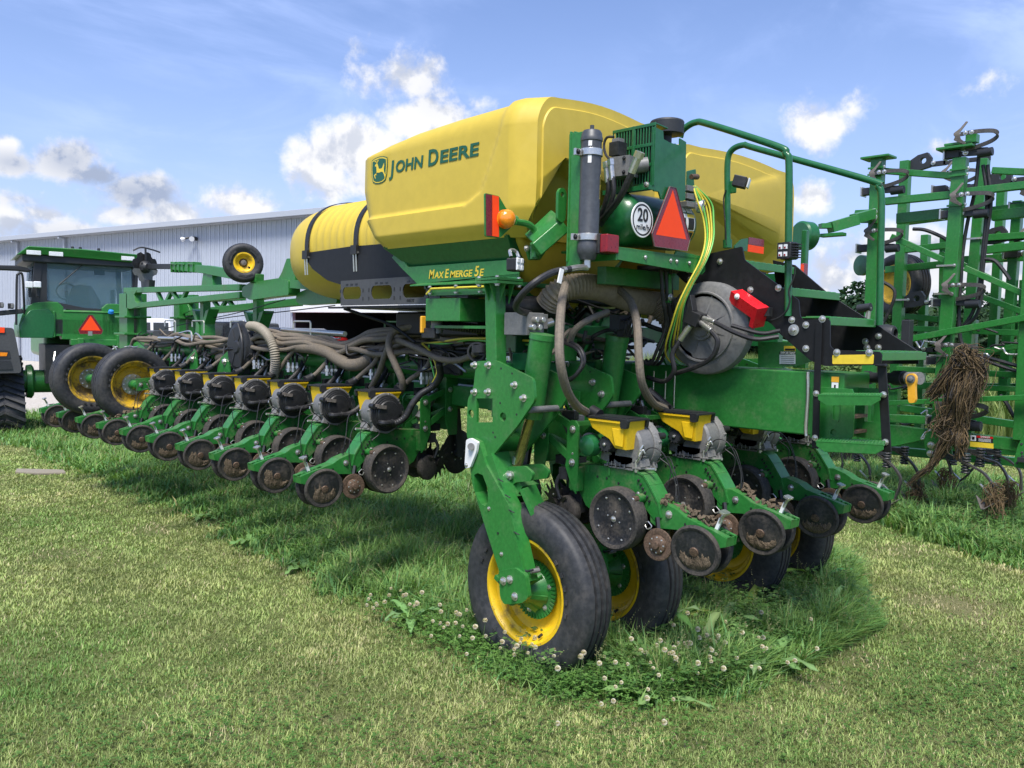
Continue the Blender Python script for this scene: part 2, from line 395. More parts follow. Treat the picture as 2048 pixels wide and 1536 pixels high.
# ------------------------------------------------------------------ ground
def tri_in(poly, x, y):
    ins = np.zeros(len(x), bool); n = len(poly)
    for i in range(n):
        (x1, y1), (x2, y2) = poly[i], poly[(i+1) % n]
        c = ((y1 > y) != (y2 > y)) & (x < (x2-x1)*(y-y1)/((y2-y1) if y2 != y1 else 1e-9)+x1); ins ^= c
    return ins
TALL_A = [(-.6, 20.5), (-.3, 15.5), (-.22, 12.6), (-.14, 8), (-.32, 4.6), (-.46, 2.9), (-.52, 1.5), (-.7, .66), (-.34, .14), (.24, -.14), (1.0, -.05), (1.6, -.26), (2.3, -.12), (2.7, .22), (3.35, .45), (4.0, 1.2), (4.35, 2.5), (4.5, 12), (4, 17), (3.4, 20.5)]
TALL_B = [(5.0, -1.6), (5.0, -.2), (5.7, 1.1), (6.5, 2.2), (7.0, 4), (7.0, 9), (9.2, 9), (9.6, 4), (10.4, 1.6), (10.4, -1.0), (8.5, -3), (6, -3.2)]
BRUSH = [(15, 16), (30, 40), (60, 40), (60, -4), (22, -2), (15, 4)]
GRAVEL = [(-8, 20.6), (1.2, 20.3), (6, 22), (14, 22), (24, 14), (40, 60), (-30, 90), (-30, 20.8)]
def ground_mat():
    m, b, p = newmat('mown_turf'); v = b.n('ShaderNodeTexCoord').outputs['Object']
    a = b.noise(v, .45, 5, .6); c = b.noise(v, 2.2, 5, .65); d = b.noise(v, 38, 5, .7); e = b.noise(v, 160, 3, .6)
    col = b.mix(b.mr(c, .32, .68), (.15, .21, .06, 1), (.25, .29, .105, 1))  # darker green base: shade between the blades is put into its colour
    col = b.mix(b.mr(a, .52, .72), col, (.33, .32, .15, 1))
    col = b.mix(b.m('MULTIPLY', b.mr(d, .5, .72), .6), col, (.30, .28, .14, 1))
    col = b.mix(b.m('MULTIPLY', b.mr(e, .45, .7), .55), col, (.055, .08, .02, 1))
    b.nt.links.new(col, p.inputs['Base Color']); p.inputs['Roughness'].default_value = .95; p.inputs['Specular IOR Level'].default_value = .1
    bp = b.n('ShaderNodeBump', {'Strength': 1.0, 'Distance': .03, 'Height': b.m('ADD', d, e)}); b.nt.links.new(bp.outputs[0], p.inputs['Normal'])
    return m
M['turf'] = ground_mat()
g = G(); N_ = 60
xs = [math.copysign(abs(t)**2.2*900, t) for t in np.linspace(-1, 1, N_)]
g.add([(x, y, 0 if abs(x)+abs(y) < 60 else -.002) for x in xs for y in xs], [(i*N_+j, (i+1)*N_+j, (i+1)*N_+j+1, i*N_+j+1) for i in range(N_-1) for j in range(N_-1)], 'turf')
gnd = g.build('ground', smooth=0); tag(gnd, 'mown yellowish green turf reaching to the horizon', 'ground', kind='structure')
def gravel_mat():
    m, b, p = newmat('gravel'); v = b.n('ShaderNodeTexCoord').outputs['Object']
    d = b.noise(v, 14, 6, .75); e = b.noise(v, .8, 3)
    col = b.mix(b.mr(d, .35, .65), (.30, .265, .22, 1), (.58, .54, .48, 1)); col = b.mix(b.mr(e, .4, .7), col, (.44, .40, .34, 1))
    b.nt.links.new(col, p.inputs['Base Color']); p.inputs['Roughness'].default_value = .95
    return m
M['gravel'] = gravel_mat()
g = G(); g.plate(Z(.004, GRAVEL), (0, 0, .004), 'gravel'); tag(g.build('gravel_yard', smooth=0), 'pale gravel yard in front of the metal building', 'gravel yard', kind='structure')
g = G(); g.plate([(-.93, 11.5, .0), (-.62, 11.2, 0), (-.42, 11.0, 0), (-.47, 10.72, 0), (-.80, 10.9, 0), (-1.02, 11.2, 0)], (.0, 0, .035), 'concrete')
tag(g.build('stone_slab', bevel=.008), 'flat pale stone slab set level in the turf at the edge of the long grass', 'stone slab')

# ------------------------------------------------------------------ grass
def leaf_mat(name, rough=.55, trans=.3):
    m, b, p = newmat(name); at = b.n('ShaderNodeAttribute', attribute_name='tint').outputs['Color']
    b.nt.links.new(at, p.inputs['Base Color']); p.inputs['Roughness'].default_value = rough; p.inputs['Specular IOR Level'].default_value = .25
    tl = b.n('ShaderNodeBsdfTranslucent', {'Color': b.mix(1.0, at, (1.0, 1.1, .45, 1), 'MULTIPLY')})
    mx = b.n('ShaderNodeMixShader', {0: trans}); out = [n for n in b.nt.nodes if n.type == 'OUTPUT_MATERIAL'][0]
    b.nt.links.new(p.outputs[0], mx.inputs[1]); b.nt.links.new(tl.outputs[0], mx.inputs[2]); b.nt.links.new(mx.outputs[0], out.inputs[0])
    return m
M['leaf'] = leaf_mat('grass_blade')
def np_mesh(name, co, quads, tris, cols, mat):
    me = bpy.data.meshes.new(name); nq, ntr = len(quads), len(tris)
    me.vertices.add(len(co)); me.vertices.foreach_set('co', co.astype(np.float32).ravel())
    loops = np.concatenate([quads.ravel(), tris.ravel()]).astype(np.int32)
    me.loops.add(len(loops)); me.loops.foreach_set('vertex_index', loops)
    me.polygons.add(nq+ntr)
    st = np.concatenate([np.arange(nq)*4, nq*4+np.arange(ntr)*3]).astype(np.int32)
    me.polygons.foreach_set('loop_start', st)
    me.update(calc_edges=True); me.validate()
    ca = me.color_attributes.new('tint', 'FLOAT_COLOR', 'POINT')
    ca.data.foreach_set('color', np.concatenate([cols, np.ones((len(cols), 1))], 1).astype(np.float32).ravel())
    me.materials.append(M[mat]); o = bpy.data.objects.new(name, me); scene.collection.objects.link(o); return o
def blades(x, y, h, wd, lean, col, tipc=.25, az=None, z0=0.0):
    n = len(x); az = rng.uniform(0, 2*np.pi, n) if az is None else az
    fx, fy = np.cos(az), np.sin(az); sx, sy = -fy, fx
    def ring(t, wf):
        off = lean*h*t**1.8; zz = h*t*np.sqrt(np.clip(1-(lean*t*.55)**2, .15, 1))
        cx, cy = x+fx*off, y+fy*off
        return [np.stack([cx+s_*sx*wd*wf/2, cy+s_*sy*wd*wf/2, zz+z0], 1) for s_ in (-1, 1)]
    a = ring(0, 1.0); b_ = ring(.5, .85); c = ring(1.0, 0)
    co = np.stack([a[0], a[1], b_[1], b_[0], c[0]], 1).reshape(-1, 3)
    i = np.arange(n)*5
    q = np.stack([i, i+1, i+2, i+3], 1); t = np.stack([i+3, i+2, i+4], 1)
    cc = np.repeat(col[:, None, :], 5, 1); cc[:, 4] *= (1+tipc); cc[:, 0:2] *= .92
    return co, q, t, cc.reshape(-1, 3)
def fbm(x, y, s, seed=0):
    o = np.zeros(len(x)); r_ = np.random.default_rng(seed)
    for k in range(5):
        f_ = s*2**k; ph = r_.uniform(0, 6.28, (3, 2)); an = r_.uniform(0, 6.28, 3)
        o += sum(np.sin((x*np.cos(a)+y*np.sin(a))*f_+p[0])*np.cos((x*np.sin(a)-y*np.cos(a))*f_*.83+p[1]) for a, p in zip(an, ph))/3/1.7**k
    return o
def fan(n, r0, r1, pw, half=R(44)):
    """points spread over the ground in front of the photographer, thinning out with distance"""
    u = rng.random(n); e = 2-pw; r_ = (r0**e+u*(r1**e-r0**e))**(1/e); a = YAW + rng.uniform(-half, half, n)
    return CAM_POS.x+r_*np.sin(a), CAM_POS.y+r_*np.cos(a), r_
def lerp3(t, a, b_): return np.array(a)[None]*(1-t[:, None])+np.array(b_)[None]*t[:, None]
C_G, C_Y, C_S, C_D, C_B = (.24, .34, .10), (.40, .43, .17), (.55, .49, .28), (.045, .10, .02), (.20, .15, .08)
# short mown turf
x, y, r_ = fan(1150000, 2.0, 42, 1.5)
tall = tri_in(TALL_A, x, y) | tri_in(TALL_B, x, y) | tri_in(GRAVEL, x, y) | tri_in(BRUSH, x, y)
x, y, r_ = x[~tall], y[~tall], r_[~tall]
BARE = [(p[0], p[1], r2_) for p, r2_ in zip([(-2.393, 1.434, 0), (-2.395, 2.136, 0), (0.767, -0.401, 0), (1.344, -0.405, 0), (-0.544, -0.309, 0), (-0.569, 3.951, 0), (-1.839, 1.226, 0), (3.205, -0.348, 0), (4.855, 0.67, 0), (-0.863, 6.447, 0), (1.938, -0.977, 0), (-1.905, 5.944, 0)], (.11, .06, .16, .20, .10, .10, .08, .35, .3, .3, .2, .25))]
bare = np.zeros(len(x))
for bx_, by_, br_ in BARE: bare = np.maximum(bare, np.clip(1.25-np.hypot(x-bx_, (y-by_))/br_*(1+.35*fbm(x, y, 9, 44)), 0, 1))
k = rng.random(len(x)) > bare*.75; x, y, r_, bare = x[k], y[k], r_[k], bare[k]
f1, f2, f3 = fbm(x, y, 1.1, 1), fbm(x, y, 4.5, 2), fbm(x, y, .45, 3)
t = np.clip(.46+.50*f1+.32*f2+rng.normal(0, .24, len(x)), 0, 1); col = lerp3(t, C_G, C_Y)
s_ = np.clip((f1*.6+f3*.8+f2*.5-.62+rng.normal(0, .3, len(x)))*1.6, 0, 1); col = col*(1-s_[:, None])+np.array(C_S)*s_[:, None]
cl = np.clip((-f1*.8+f2*.5-.55+rng.normal(0, .25, len(x)))*2, 0, 1); col = col*(1-cl[:, None])+np.array((.16, .30, .075))*cl[:, None]
dead = rng.random(len(x)) < .05+.7*bare; col[dead] = np.array(C_S)*rng.uniform(.5, 1.1, (dead.sum(), 1))
col *= rng.uniform(.72, 1.25, (len(x), 1))*np.clip(1+.26*fbm(x, y, 13, 51)+.16*fbm(x, y, 2.2, 52)+.10*np.sin((x+.08*y)*5.2+.6*fbm(x, y, .8, 53)), .5, 1.5)[:, None]
h = rng.uniform(.014, .036, len(x))*np.clip(1+.3*f2+.4*fbm(x, y, 13, 51), .4, 1.8); wd = rng.uniform(.0024, .0044, len(x))*np.clip(r_/3.4, 1, 7)
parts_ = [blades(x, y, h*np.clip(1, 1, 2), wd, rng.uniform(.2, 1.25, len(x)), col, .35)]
def join(bl):
    o = 0; cs, qs, ts, ks = [], [], [], []
    for co, q, t_, k in bl: cs.append(co); qs.append(q+o); ts.append(t_+o); ks.append(k); o += len(co)
    return np.concatenate(cs), np.concatenate(qs), np.concatenate(ts), np.concatenate(ks)
tag(np_mesh('mown_grass', *join(parts_), 'leaf'), 'short mown yellow green grass in the foreground', 'grass', kind='stuff')
# long uncut grass under and beside the machines
bl = []
for poly, n, hmin, hmax, seed in ((TALL_A, 260000, .09, .27, 5), (TALL_B, 110000, .16, .42, 6), (TALL_A, 120000, .12, .36, 8)):
    px, py = np.array(poly).T
    # more of it where it is nearest
    if seed == 5:
        x, y, r_ = fan(520000, 2.8, 24, 1.45)
    elif seed == 8:
        x = rng.uniform(-.7, 4.2, 240000); y = -.2+4.8*rng.random(240000)**1.6; r_ = np.hypot(x-CAM_POS.x, y-CAM_POS.y)
    else:
        x, y, r_ = fan(330000, 8, 17, .6, R(42))
    wob = .26*fbm(x, y, 2.3, seed+20)+.10*fbm(x, y, 11.0, seed+21)+rng.normal(0, .09, len(x)); k = tri_in(poly, x+wob, y+wob*.8); x, y, r_ = x[k][:n], y[k][:n], r_[k][:n]
    f1, f2 = fbm(x, y, 1.6, seed), fbm(x, y, 6, seed+1)
    col = lerp3(np.clip(.45+.35*f1+.2*f2+rng.normal(0, .22, len(x)), 0, 1), (.125, .27, .06), (.29, .44, .135))
    dry = rng.random(len(x)) < .06; col[dry] = np.array((.30, .28, .13))
    blu = rng.random(len(x)) < .25; col[blu] *= np.array((.72, .92, 1.12))
    col *= rng.uniform(.7, 1.2, (len(x), 1))
    inn = sum(tri_in(poly, x+.22*math.cos(q*.785), y+.22*math.sin(q*.785)).astype(float) for q in range(8))/8
    inn *= np.clip(.75+.6*fbm(x, y, 4.1, 61), .3, 1)
    h = (.28+.72*inn)*(hmin+(hmax-hmin)*rng.beta(1.5, 2.6, len(x)))*np.clip(1+.45*f1+.35*f2, .3, 1.7); wd = rng.choice([.0045, .006, .009, .014], len(x), p=[.35, .35, .22, .08])*rng.uniform(.8, 1.2, len(x))*np.clip(r_/4.5, .9, 3)
    az = np.where(rng.random(len(x)) < .3, rng.normal(-.6, 1.1, len(x)), rng.uniform(0, 6.28, len(x)))
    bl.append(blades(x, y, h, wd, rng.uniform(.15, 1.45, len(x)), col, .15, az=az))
xs_, ys_, rr_ = fan(9000, 3, 20, 1.3); k = tri_in(TALL_A, xs_, ys_) | tri_in(TALL_B, xs_, ys_); xs_, ys_ = xs_[k], ys_[k]; ns_ = len(xs_); hs2 = rng.uniform(.22, .42, ns_); az2 = rng.uniform(0, 6.28, ns_); ln2 = rng.uniform(.1, .7, ns_)
bl.append(blades(xs_, ys_, hs2, np.full(ns_, .003), ln2, lerp3(rng.random(ns_), (.16, .26, .08), (.34, .36, .16)), .1, az=az2))
co_, q_, t_, c_ = [], [], [], []
for j in range(7):   # small seed heads strung along the tips
    tt = 1-.05*j; off = ln2*hs2*tt**1.8; zz = hs2*tt*np.sqrt(np.clip(1-(ln2*tt*.55)**2, .15, 1)); cx, cy = xs_+np.cos(az2)*off, ys_+np.sin(az2)*off; sz = .004+.0012*j; a = rng.uniform(0, 6.28, ns_)
    P0 = np.stack([cx, cy, zz], 1); D = np.stack([np.cos(a), np.sin(a), np.full(ns_, .6)], 1)*sz
    co_.append(np.stack([P0, P0+D+np.array([0, 0, .004]), P0+D*1.6, P0+D-np.array([0, 0, .004])], 1).reshape(-1, 3)); q_.append(np.arange(ns_*4).reshape(-1, 4)+j*ns_*4); c_.append(np.repeat(lerp3(rng.random(ns_), (.26, .27, .12), (.42, .38, .22)), 4, 0))
bl.append((np.concatenate(co_), np.concatenate(q_), np.zeros((0, 3), int), np.concatenate(c_)))
tag(np_mesh('long_grass', *join(bl), 'leaf'), 'long uncut green grass growing under the planter and the cultivator', 'grass', kind='stuff')
# tall pale growth beyond the cultivator
x = rng.uniform(15, 52, 60000); y = rng.uniform(-3, 38, 60000); k = tri_in(BRUSH, x, y); x, y = x[k], y[k]
f1 = fbm(x, y, .5, 31); col = lerp3(np.clip(.5+.4*f1+rng.normal(0, .2, len(x)), 0, 1), (.07, .15, .035), (.24, .29, .09))*rng.uniform(.7, 1.2, (len(x), 1))
tag(np_mesh('tall_field_growth', *join([blades(x, y, rng.uniform(.7, 1.5, len(x))*(1+.2*f1), rng.uniform(.03, .06, len(x)), rng.uniform(.1, .7, len(x)), col)]), 'leaf'), 'tall pale green field growth behind the folded cultivator', 'field growth', kind='stuff')
# clover and small-leaved ground cover round the near wheel
def leaflets(n, cx, cy, sx, sy, hmax, size, c0, c1, poly=None):
    x, y = rng.normal(cx, sx, n), rng.normal(cy, sy, n)
    if poly: k = tri_in(poly, x, y); x, y = x[k], y[k]
    n = len(x); z = rng.uniform(.03, hmax, n); cs, qs, ks = [], [], []
    for j in range(3):
        a = rng.uniform(0, .6, n)+j*2.09+rng.uniform(0, 6.28, n)*0+np.arange(n) % 7; s2 = size*rng.uniform(.7, 1.3, n)
        fx, fy = np.cos(a), np.sin(a); tilt = rng.uniform(-.25, .5, n)
        p0 = np.stack([x, y, z], 1); d = np.stack([fx, fy, tilt], 1)*s2[:, None]; sd_ = np.stack([-fy, fx, 0*fx], 1)*s2[:, None]*.5
        cs.append(np.stack([p0, p0+d*.55+sd_, p0+d, p0+d*.55-sd_], 1).reshape(-1, 3)); qs.append(np.arange(n*4).reshape(-1, 4)+j*n*4)
        ks.append(np.repeat(lerp3(rng.random(n), c0, c1), 4, 0))
    return np.concatenate(cs), np.concatenate(qs), np.zeros((0, 3), int), np.concatenate(ks)
cov = [leaflets(9000, .1, .3, .7, .45, .15, .015, (.06, .17, .035), (.16, .30, .07), TALL_A), leaflets(2600, -.5, 1.3, .16, .7, .13, .016, (.07, .18, .035), (.16, .30, .07)),
       leaflets(3500, .7, .2, .9, .35, .18, .024, (.06, .15, .04), (.13, .25, .07), TALL_A),
       leaflets(3200, 1.4, .9, 1.3, .7, .26, .034, (.05, .13, .035), (.15, .26, .075), TALL_A), leaflets(1600, .2, 3.2, .5, 1.6, .2, .03, (.06, .15, .035), (.16, .28, .08), TALL_A), leaflets(3000, 6.6, .6, 1.0, 1.0, .28, .04, (.05, .13, .03), (.13, .25, .06), TALL_B),
       leaflets(2200, -2.6, 1.2, .7, .8, .035, .014, (.06, .15, .028), (.11, .22, .05)), leaflets(2600, -1.5, .1, 1.0, .5, .035, .014, (.06, .15, .028), (.12, .22, .05)), leaflets(2500, 1.2, -1.2, .8, .5, .035, .014, (.06, .15, .028), (.12, .22, .05))]
tag(np_mesh('clover_cover', *join(cov), 'leaf'), 'low clover leaves spreading round the near wheel', 'clover', kind='stuff')

def flower_mesh():
    co, q, ks = [], [], []
    for i in range(60):
        th = math.acos(1-2*(i+.5)/60*.86); ph = i*2.399; d = Vector((math.sin(th)*math.cos(ph), math.sin(th)*math.sin(ph), math.cos(th)))
        a = frame(d)[0]; b_ = d.cross(a); o_ = Vector((0, 0, .145)); r0, r1 = .004, .0125
        co += [o_+d*r0-a*.0022, o_+d*r0+a*.0022, o_+d*r1+a*.003+b_*.001, o_+d*r1-a*.003-b_*.001]; q.append([4*i+j for j in range(4)])
        c_ = random.choice([(.80, .76, .66), (.74, .68, .56), (.84, .81, .74), (.6, .46, .36)]); ks += [c_]*4
    n0 = len(co); co += [Vector((-.0012, 0, 0)), Vector((.0012, 0, 0)), Vector((.0012, .004, .14)), Vector((-.0012, .004, .14))]; q.append([n0+j for j in range(4)]); ks += [(.10, .17, .05)]*4
    return np.array([list(c) for c in co]), np.array(q), np.zeros((0, 3), int), np.array(ks)
fl = np_mesh('clover_flower', *flower_mesh(), 'leaf')
tag(fl, 'small round cream white clover flower on a thin stem in the long grass', 'clover flower', 'clover flowers round the near wheel')
spots = [(random.gauss(.05, .45), random.gauss(.18, .20)) for _ in range(85)] + [(random.gauss(-.62, .09), random.uniform(.7, 2.5)) for _ in range(55)]
for i, (a, b_) in enumerate(spots):
    o = fl if i == 0 else fl.copy()
    if i: scene.collection.objects.link(o)
    o.location = (a, b_, random.uniform(-.02, .09)); o.rotation_euler = (random.uniform(-.25, .25), random.uniform(-.25, .25), random.uniform(0, 6)); s_ = random.uniform(.9, 1.45); o.scale = (s_, s_, s_)

# broad-leaved weeds: every plant a thing
def weed_mesh(seed, n, L, W, upright, c0, c1):
    r2 = random.Random(seed); co, q, ks = [], [], []
    for i in range(n):
        a = i*2.4+r2.uniform(-.4, .4); l = L*r2.uniform(.6, 1.1); w_ = W*r2.uniform(.7, 1.2); el = upright*r2.uniform(.5, 1.2); c = [c0[k]+(c1[k]-c0[k])*r2.random() for k in range(3)]
        base = len(co); K = 8; p = Vector((0, 0, .02)); e = el
        for k in range(K+1):
            t = k/K; wf = math.sin(math.pi*min(1, t*.92+.08))**.8*w_*.78*(1+.18*math.sin(k*2.6+i)); s_ = Vector((-math.sin(a), math.cos(a), 0))
            up_ = Vector((0, 0, 1)); f_ = Vector((math.cos(a)*math.cos(e), math.sin(a)*math.cos(e), math.sin(e)))
            ruf = .25*w_*math.sin(k*2.1+i*1.7)
            co += [p - s_*wf/2 + up_*(wf*.16+ruf*.5), p, p + s_*wf/2 + up_*(wf*.16-ruf*.5)]
            ks += [c, [min(1, v*1.5) for v in c], c]
            p = p + f_*l/K; e -= upright*.2
        for k in range(K):
            o_ = base+k*3; q += [[o_, o_+1, o_+4, o_+3], [o_+1, o_+2, o_+5, o_+4]]
    return np.array([list(c) for c in co]), np.array(q), np.zeros((0, 3), int), np.array(ks)
def weed(seed, n, L, W, upr, c0, c1, loc, label, kind='broadleaf_weed', sc=1.0):
    o = np_mesh(kind, *weed_mesh(seed, n, L, W, upr, c0, c1), 'leaf'); o.location = loc; o.rotation_euler.z = seed*1.3; o.scale = (sc*1.35,)*3
    o.data.polygons.foreach_set('use_smooth', [True]*len(o.data.polygons))
    return tag(o, label, 'weed', 'broad leaved weeds in the long grass')
DK, LT, GY = (.07, .18, .045), (.17, .31, .09), (.15, .25, .12)
weed(1, 8, .34, .07, 1.0, DK, LT, (.62, .62, 0), 'dark wavy leaved dock plant between the second wheel and the row unit discs')
weed(2, 9, .30, .055, .9, GY, LT, (1.25, .30, 0), 'grey green dock plant with long upright leaves under the second rear row unit')
weed(3, 7, .28, .05, 1.1, GY, LT, (1.75, .25, 0), 'grey green dock plant at the right end of the weed patch behind the planter')
weed(4, 6, .33, .075, .55, GY, LT, (.75, -.02, 0), 'pale broad leaved plant sprawling over the edge of the long grass')
weed(5, 6, .30, .065, .35, LT, (.16, .27, .10), (-.22, .13, 0), 'pale flattened leaf rosette lying on the mown edge in front of the near tyre')
weed(6, 7, .16, .10, .8, DK, LT, (.33, .95, 0), 'round leaved dark plant at the foot of the second tyre')
weed(7, 6, .17, .09, .5, LT, (.15, .27, .10), (-.40, 4.0, 0), 'pale round leaved plantain at the edge of the long grass, nearest the wheel')
weed(8, 6, .18, .08, .45, LT, (.15, .27, .10), (-.33, 5.2, 0), 'second plantain along the grass edge, left of the one nearest the wheel')
weed(9, 6, .18, .075, .45, LT, (.15, .27, .10), (-.25, 6.6, 0), 'pale plantain at the grass edge below the middle row units')
weed(10, 7, .30, .045, 1.2, DK, GY, (1.05, .75, 0), 'tall narrow leaved dark weed in the shade of the third wheel')
weed(11, 7, .24, .05, 1.0, DK, LT, (.25, .42, 0), 'dark leafy weed among clover flowers beside the near tyre')
weed(12, 7, .26, .06, .7, LT, (.17, .28, .07), (6.9, .45, 0), 'bright green broad leaved weed in front of the cultivator sweeps')

for i, (a, b_, lab) in enumerate(((.95, .10, 'broad pale dock clump in front of the scraper disc beside the mown strip'), (1.55, .62, 'dark dock clump under the second row unit, in its shadow'), (2.15, .18, 'narrow leaved weed standing at the right corner of the long grass'), (.48, .28, 'leafy weed with upright stalks midway between the two near tyres'), (-.55, 2.2, 'small weed left of the near tyre among the clover flowers'), (2.6, .5, 'dark weed in front of the rightmost tyre'), (.9, .45, 'tall leafy weed right of the second tyre'), (1.35, .02, 'low grey green weed at the mown edge under the second closing wheel'))):
    weed(31+i, 7+i % 3, (.30, .34, .28, .38, .2, .3, .4, .24)[i], (.06, .07, .035, .045, .05, .05, .05, .05)[i], (.7, .8, 1.2, 1.3, .8, 1.0, 1.2, .5)[i], (GY, DK, GY, DK)[i % 4], (LT, GY, LT, LT)[i % 4], (a, b_, 0), lab, sc=1.15)

# ------------------------------------------------------------------ trees and bushes beyond the field
def leaf_crown(seed, rx, rz, n, ls, c0, c1):
    r2 = np.random.default_rng(seed); nb = 16
    bc = r2.normal(0, 1, (nb, 3)); bc /= np.linalg.norm(bc, axis=1)[:, None]; bc *= r2.uniform(.25, .8, (nb, 1)); br = r2.uniform(.22, .48, nb)
    k = r2.integers(0, nb, n); d = r2.normal(0, 1, (n, 3)); d /= np.linalg.norm(d, axis=1)[:, None]
    p = bc[k]+d*(br[k]*r2.uniform(.55, 1.05, n)**.5)[:, None]; p = p*np.array((rx, rx, rz))
    a = r2.normal(0, 1, (n, 3)); a /= np.linalg.norm(a, axis=1)[:, None]; b_ = np.cross(a, d+r2.normal(0, .5, (n, 3))); b_ /= np.linalg.norm(b_, axis=1)[:, None]+1e-9
    s2 = (ls*r2.uniform(.6, 1.4, n))[:, None]
    co = np.stack([p-a*s2, p+b_*s2*.6, p+a*s2, p-b_*s2*.6], 1).reshape(-1, 3)
    cb = lerp3(r2.random(nb), c0, c1)[k]*r2.uniform(.7, 1.3, (n, 1))
    return co, np.arange(n*4).reshape(-1, 4), np.zeros((0, 3), int), np.repeat(cb, 4, 0)
M['bark'] = paint('bark', (.10, .08, .06), .9, var=.3, bump=.5)
def tree(name, label, cat, group, loc, rx, rz, th, seed, c0, c1, n=2600, ls=.2):
    t_ = thing(name, label, cat, loc, 0, group)
    g = G(); g.tube([(0, 0, -.1), (.1*rx*.2, 0, th*.6), (0, .1, th+rz*.3)], lambda t: .10*rx*(1.1-.8*t), 'bark', 8)
    for i in range(4):
        a = i*1.6+seed; g.tube([(0, 0, th*.7), (math.cos(a)*rx*.3, math.sin(a)*rx*.3, th+rz*.1), (math.cos(a)*rx*.55, math.sin(a)*rx*.55, th+rz*.7)], lambda t: .05*rx*(1-.8*t), 'bark', 6)
    g.build('trunk', t_)
    cr = np_mesh('crown', *leaf_crown(seed, rx, rz, n, ls, c0, c1), 'leaf'); cr.location = (0, 0, th+rz*.75); cr.parent = t_
    return t_
TG = 'trees along the far field edge'
TD0, TD1 = (.022, .055, .024), (.055, .11, .045)
proto_t = [tree('field_tree', 'rounded dark green tree in the distant row beyond the cultivator', 'tree', TG, (0, 0, 0), 3.6, 3.0, 1.2, s_, TD0, TD1, 6500, .19) for s_ in (3, 4, 5)]
for i in range(17):
    az = YAW + R(13.5+i*1.55); d = 74+7*math.sin(i*1.7); o = proto_t[i % 3] if i < 3 else copy_tree(proto_t[i % 3])
    o.location = (CAM_POS.x+d*math.sin(az), CAM_POS.y+d*math.cos(az), 0); o.rotation_euler.z = i*1.1; s_ = 1.0+.22*math.sin(i*2.3); o.scale = (s_*1.15, s_*1.15, s_*.92)
BG = 'bushes at the field edge'
for i, (u_, d, s_, lab) in enumerate(((21.8, 17, 1.0, 'light green leafy bush rising behind the black stair side'), (25.5, 19, .8, 'dark leafy bush seen between the stair and the cultivator posts'), (23.6, 24, 1.15, 'pale feathery bush behind the handrail'))):
    az = YAW+R(u_)
    tree('field_bush', lab, 'bush', BG, (CAM_POS.x+d*math.sin(az), CAM_POS.y+d*math.cos(az), 0), 1.15*s_, .95*s_, .5*s_, 20+i, ((.08, .15, .045), (.05, .10, .035), (.12, .19, .07))[i], ((.22, .31, .10), (.11, .20, .06), (.28, .36, .14))[i], 9000, .045)

# ------------------------------------------------------------------ metal building
bld = thing('metal_building', 'long pale metal sided building with low gable roofline and open bay', 'building', (15.63, 32.1, 0), math.atan2(-.9747, .2237))
S0, S1, HT, DEP = -46., 8.2, 7.5, 24.
g = G()
g.box(((S0-.5)/2, .1, HT/2), (-.5-S0, .2, HT), 'siding'); g.box(((-.5+6.0)/2, .1, (3.5+HT)/2), (6.5, .2, HT-3.5), 'siding'); g.box(((6.0+S1)/2, .1, HT/2), (S1-6.0, .2, HT), 'siding')
for k in range(int((S1-S0)/.34)):
    s_ = S0+.17+k*.34; lo = 0 if (s_ < -.55 or s_ > 6.05) else 3.5
    g.beam((s_, -.016, lo+.02), (s_, -.016, HT-.02), .06, .032, 'siding', (0, 1, 0))
    g.box((s_+.13, -.006, (lo+HT)/2), (.03, .012, HT-lo-.04), 'siding'); g.box((s_-.13, -.006, (lo+HT)/2), (.03, .012, HT-lo-.04), 'siding')
g.box((S1-.1, DEP/2, HT/2), (.2, DEP-.4, HT), 'siding'); g.box((S0+.1, DEP/2, HT/2), (.2, DEP-.4, HT), 'siding'); g.box(((S0+S1)/2, DEP-.1, HT/2), (S1-S0, .2, HT), 'siding')
g.build('wall', bld, smooth=0)
g = G(); g.plate([(S0-.3, -.35, HT+.02), (S0-.3, DEP/2, HT+2.2), (S0-.3, DEP+.35, HT+.02), (S0-.3, DEP+.35, HT-.1), (S0-.3, DEP/2, HT+2.05), (S0-.3, -.35, HT-.1)], (S1-S0+.6, 0, 0), 'siding_trim'); rf = g.build('roof', bld, smooth=0)
g = G(); g.box(((S0+S1)/2, -.47, HT-.03), (S1-S0+.6, .2, .26), 'siding_trim'); g.box(((S0+S1)/2, -.2, HT-.17), (S1-S0+.2, .34, .03), 'siding_trim'); g.build('gutter', bld, bevel=.03)
for s_ in (-24.6, -19.35, -38.):
    g = G(); g.box((s_, -.16, HT/2-.1), (.15, .12, HT-.3), 'siding_trim'); g.box((s_, -.32, HT-.25), (.15, .4, .12), 'siding_trim'); g.build('downspout', bld, bevel=.02)
g = G(); g.box((2.75, .02, 3.28), (6.5, .3, .5), 'white'); g.build('door_header', bld, bevel=.01)
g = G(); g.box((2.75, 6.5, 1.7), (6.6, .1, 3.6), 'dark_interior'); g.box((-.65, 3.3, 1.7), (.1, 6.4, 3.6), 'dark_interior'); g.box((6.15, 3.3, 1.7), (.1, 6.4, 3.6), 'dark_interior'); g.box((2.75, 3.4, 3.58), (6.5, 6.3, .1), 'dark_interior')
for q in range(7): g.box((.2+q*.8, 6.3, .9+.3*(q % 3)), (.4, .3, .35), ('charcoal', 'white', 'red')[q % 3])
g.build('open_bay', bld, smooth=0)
g = G(); g.cyl((-7.4, -.05, 6.7), (-7.4, -.35, 6.7), .10, 'cab_dark', n=10)
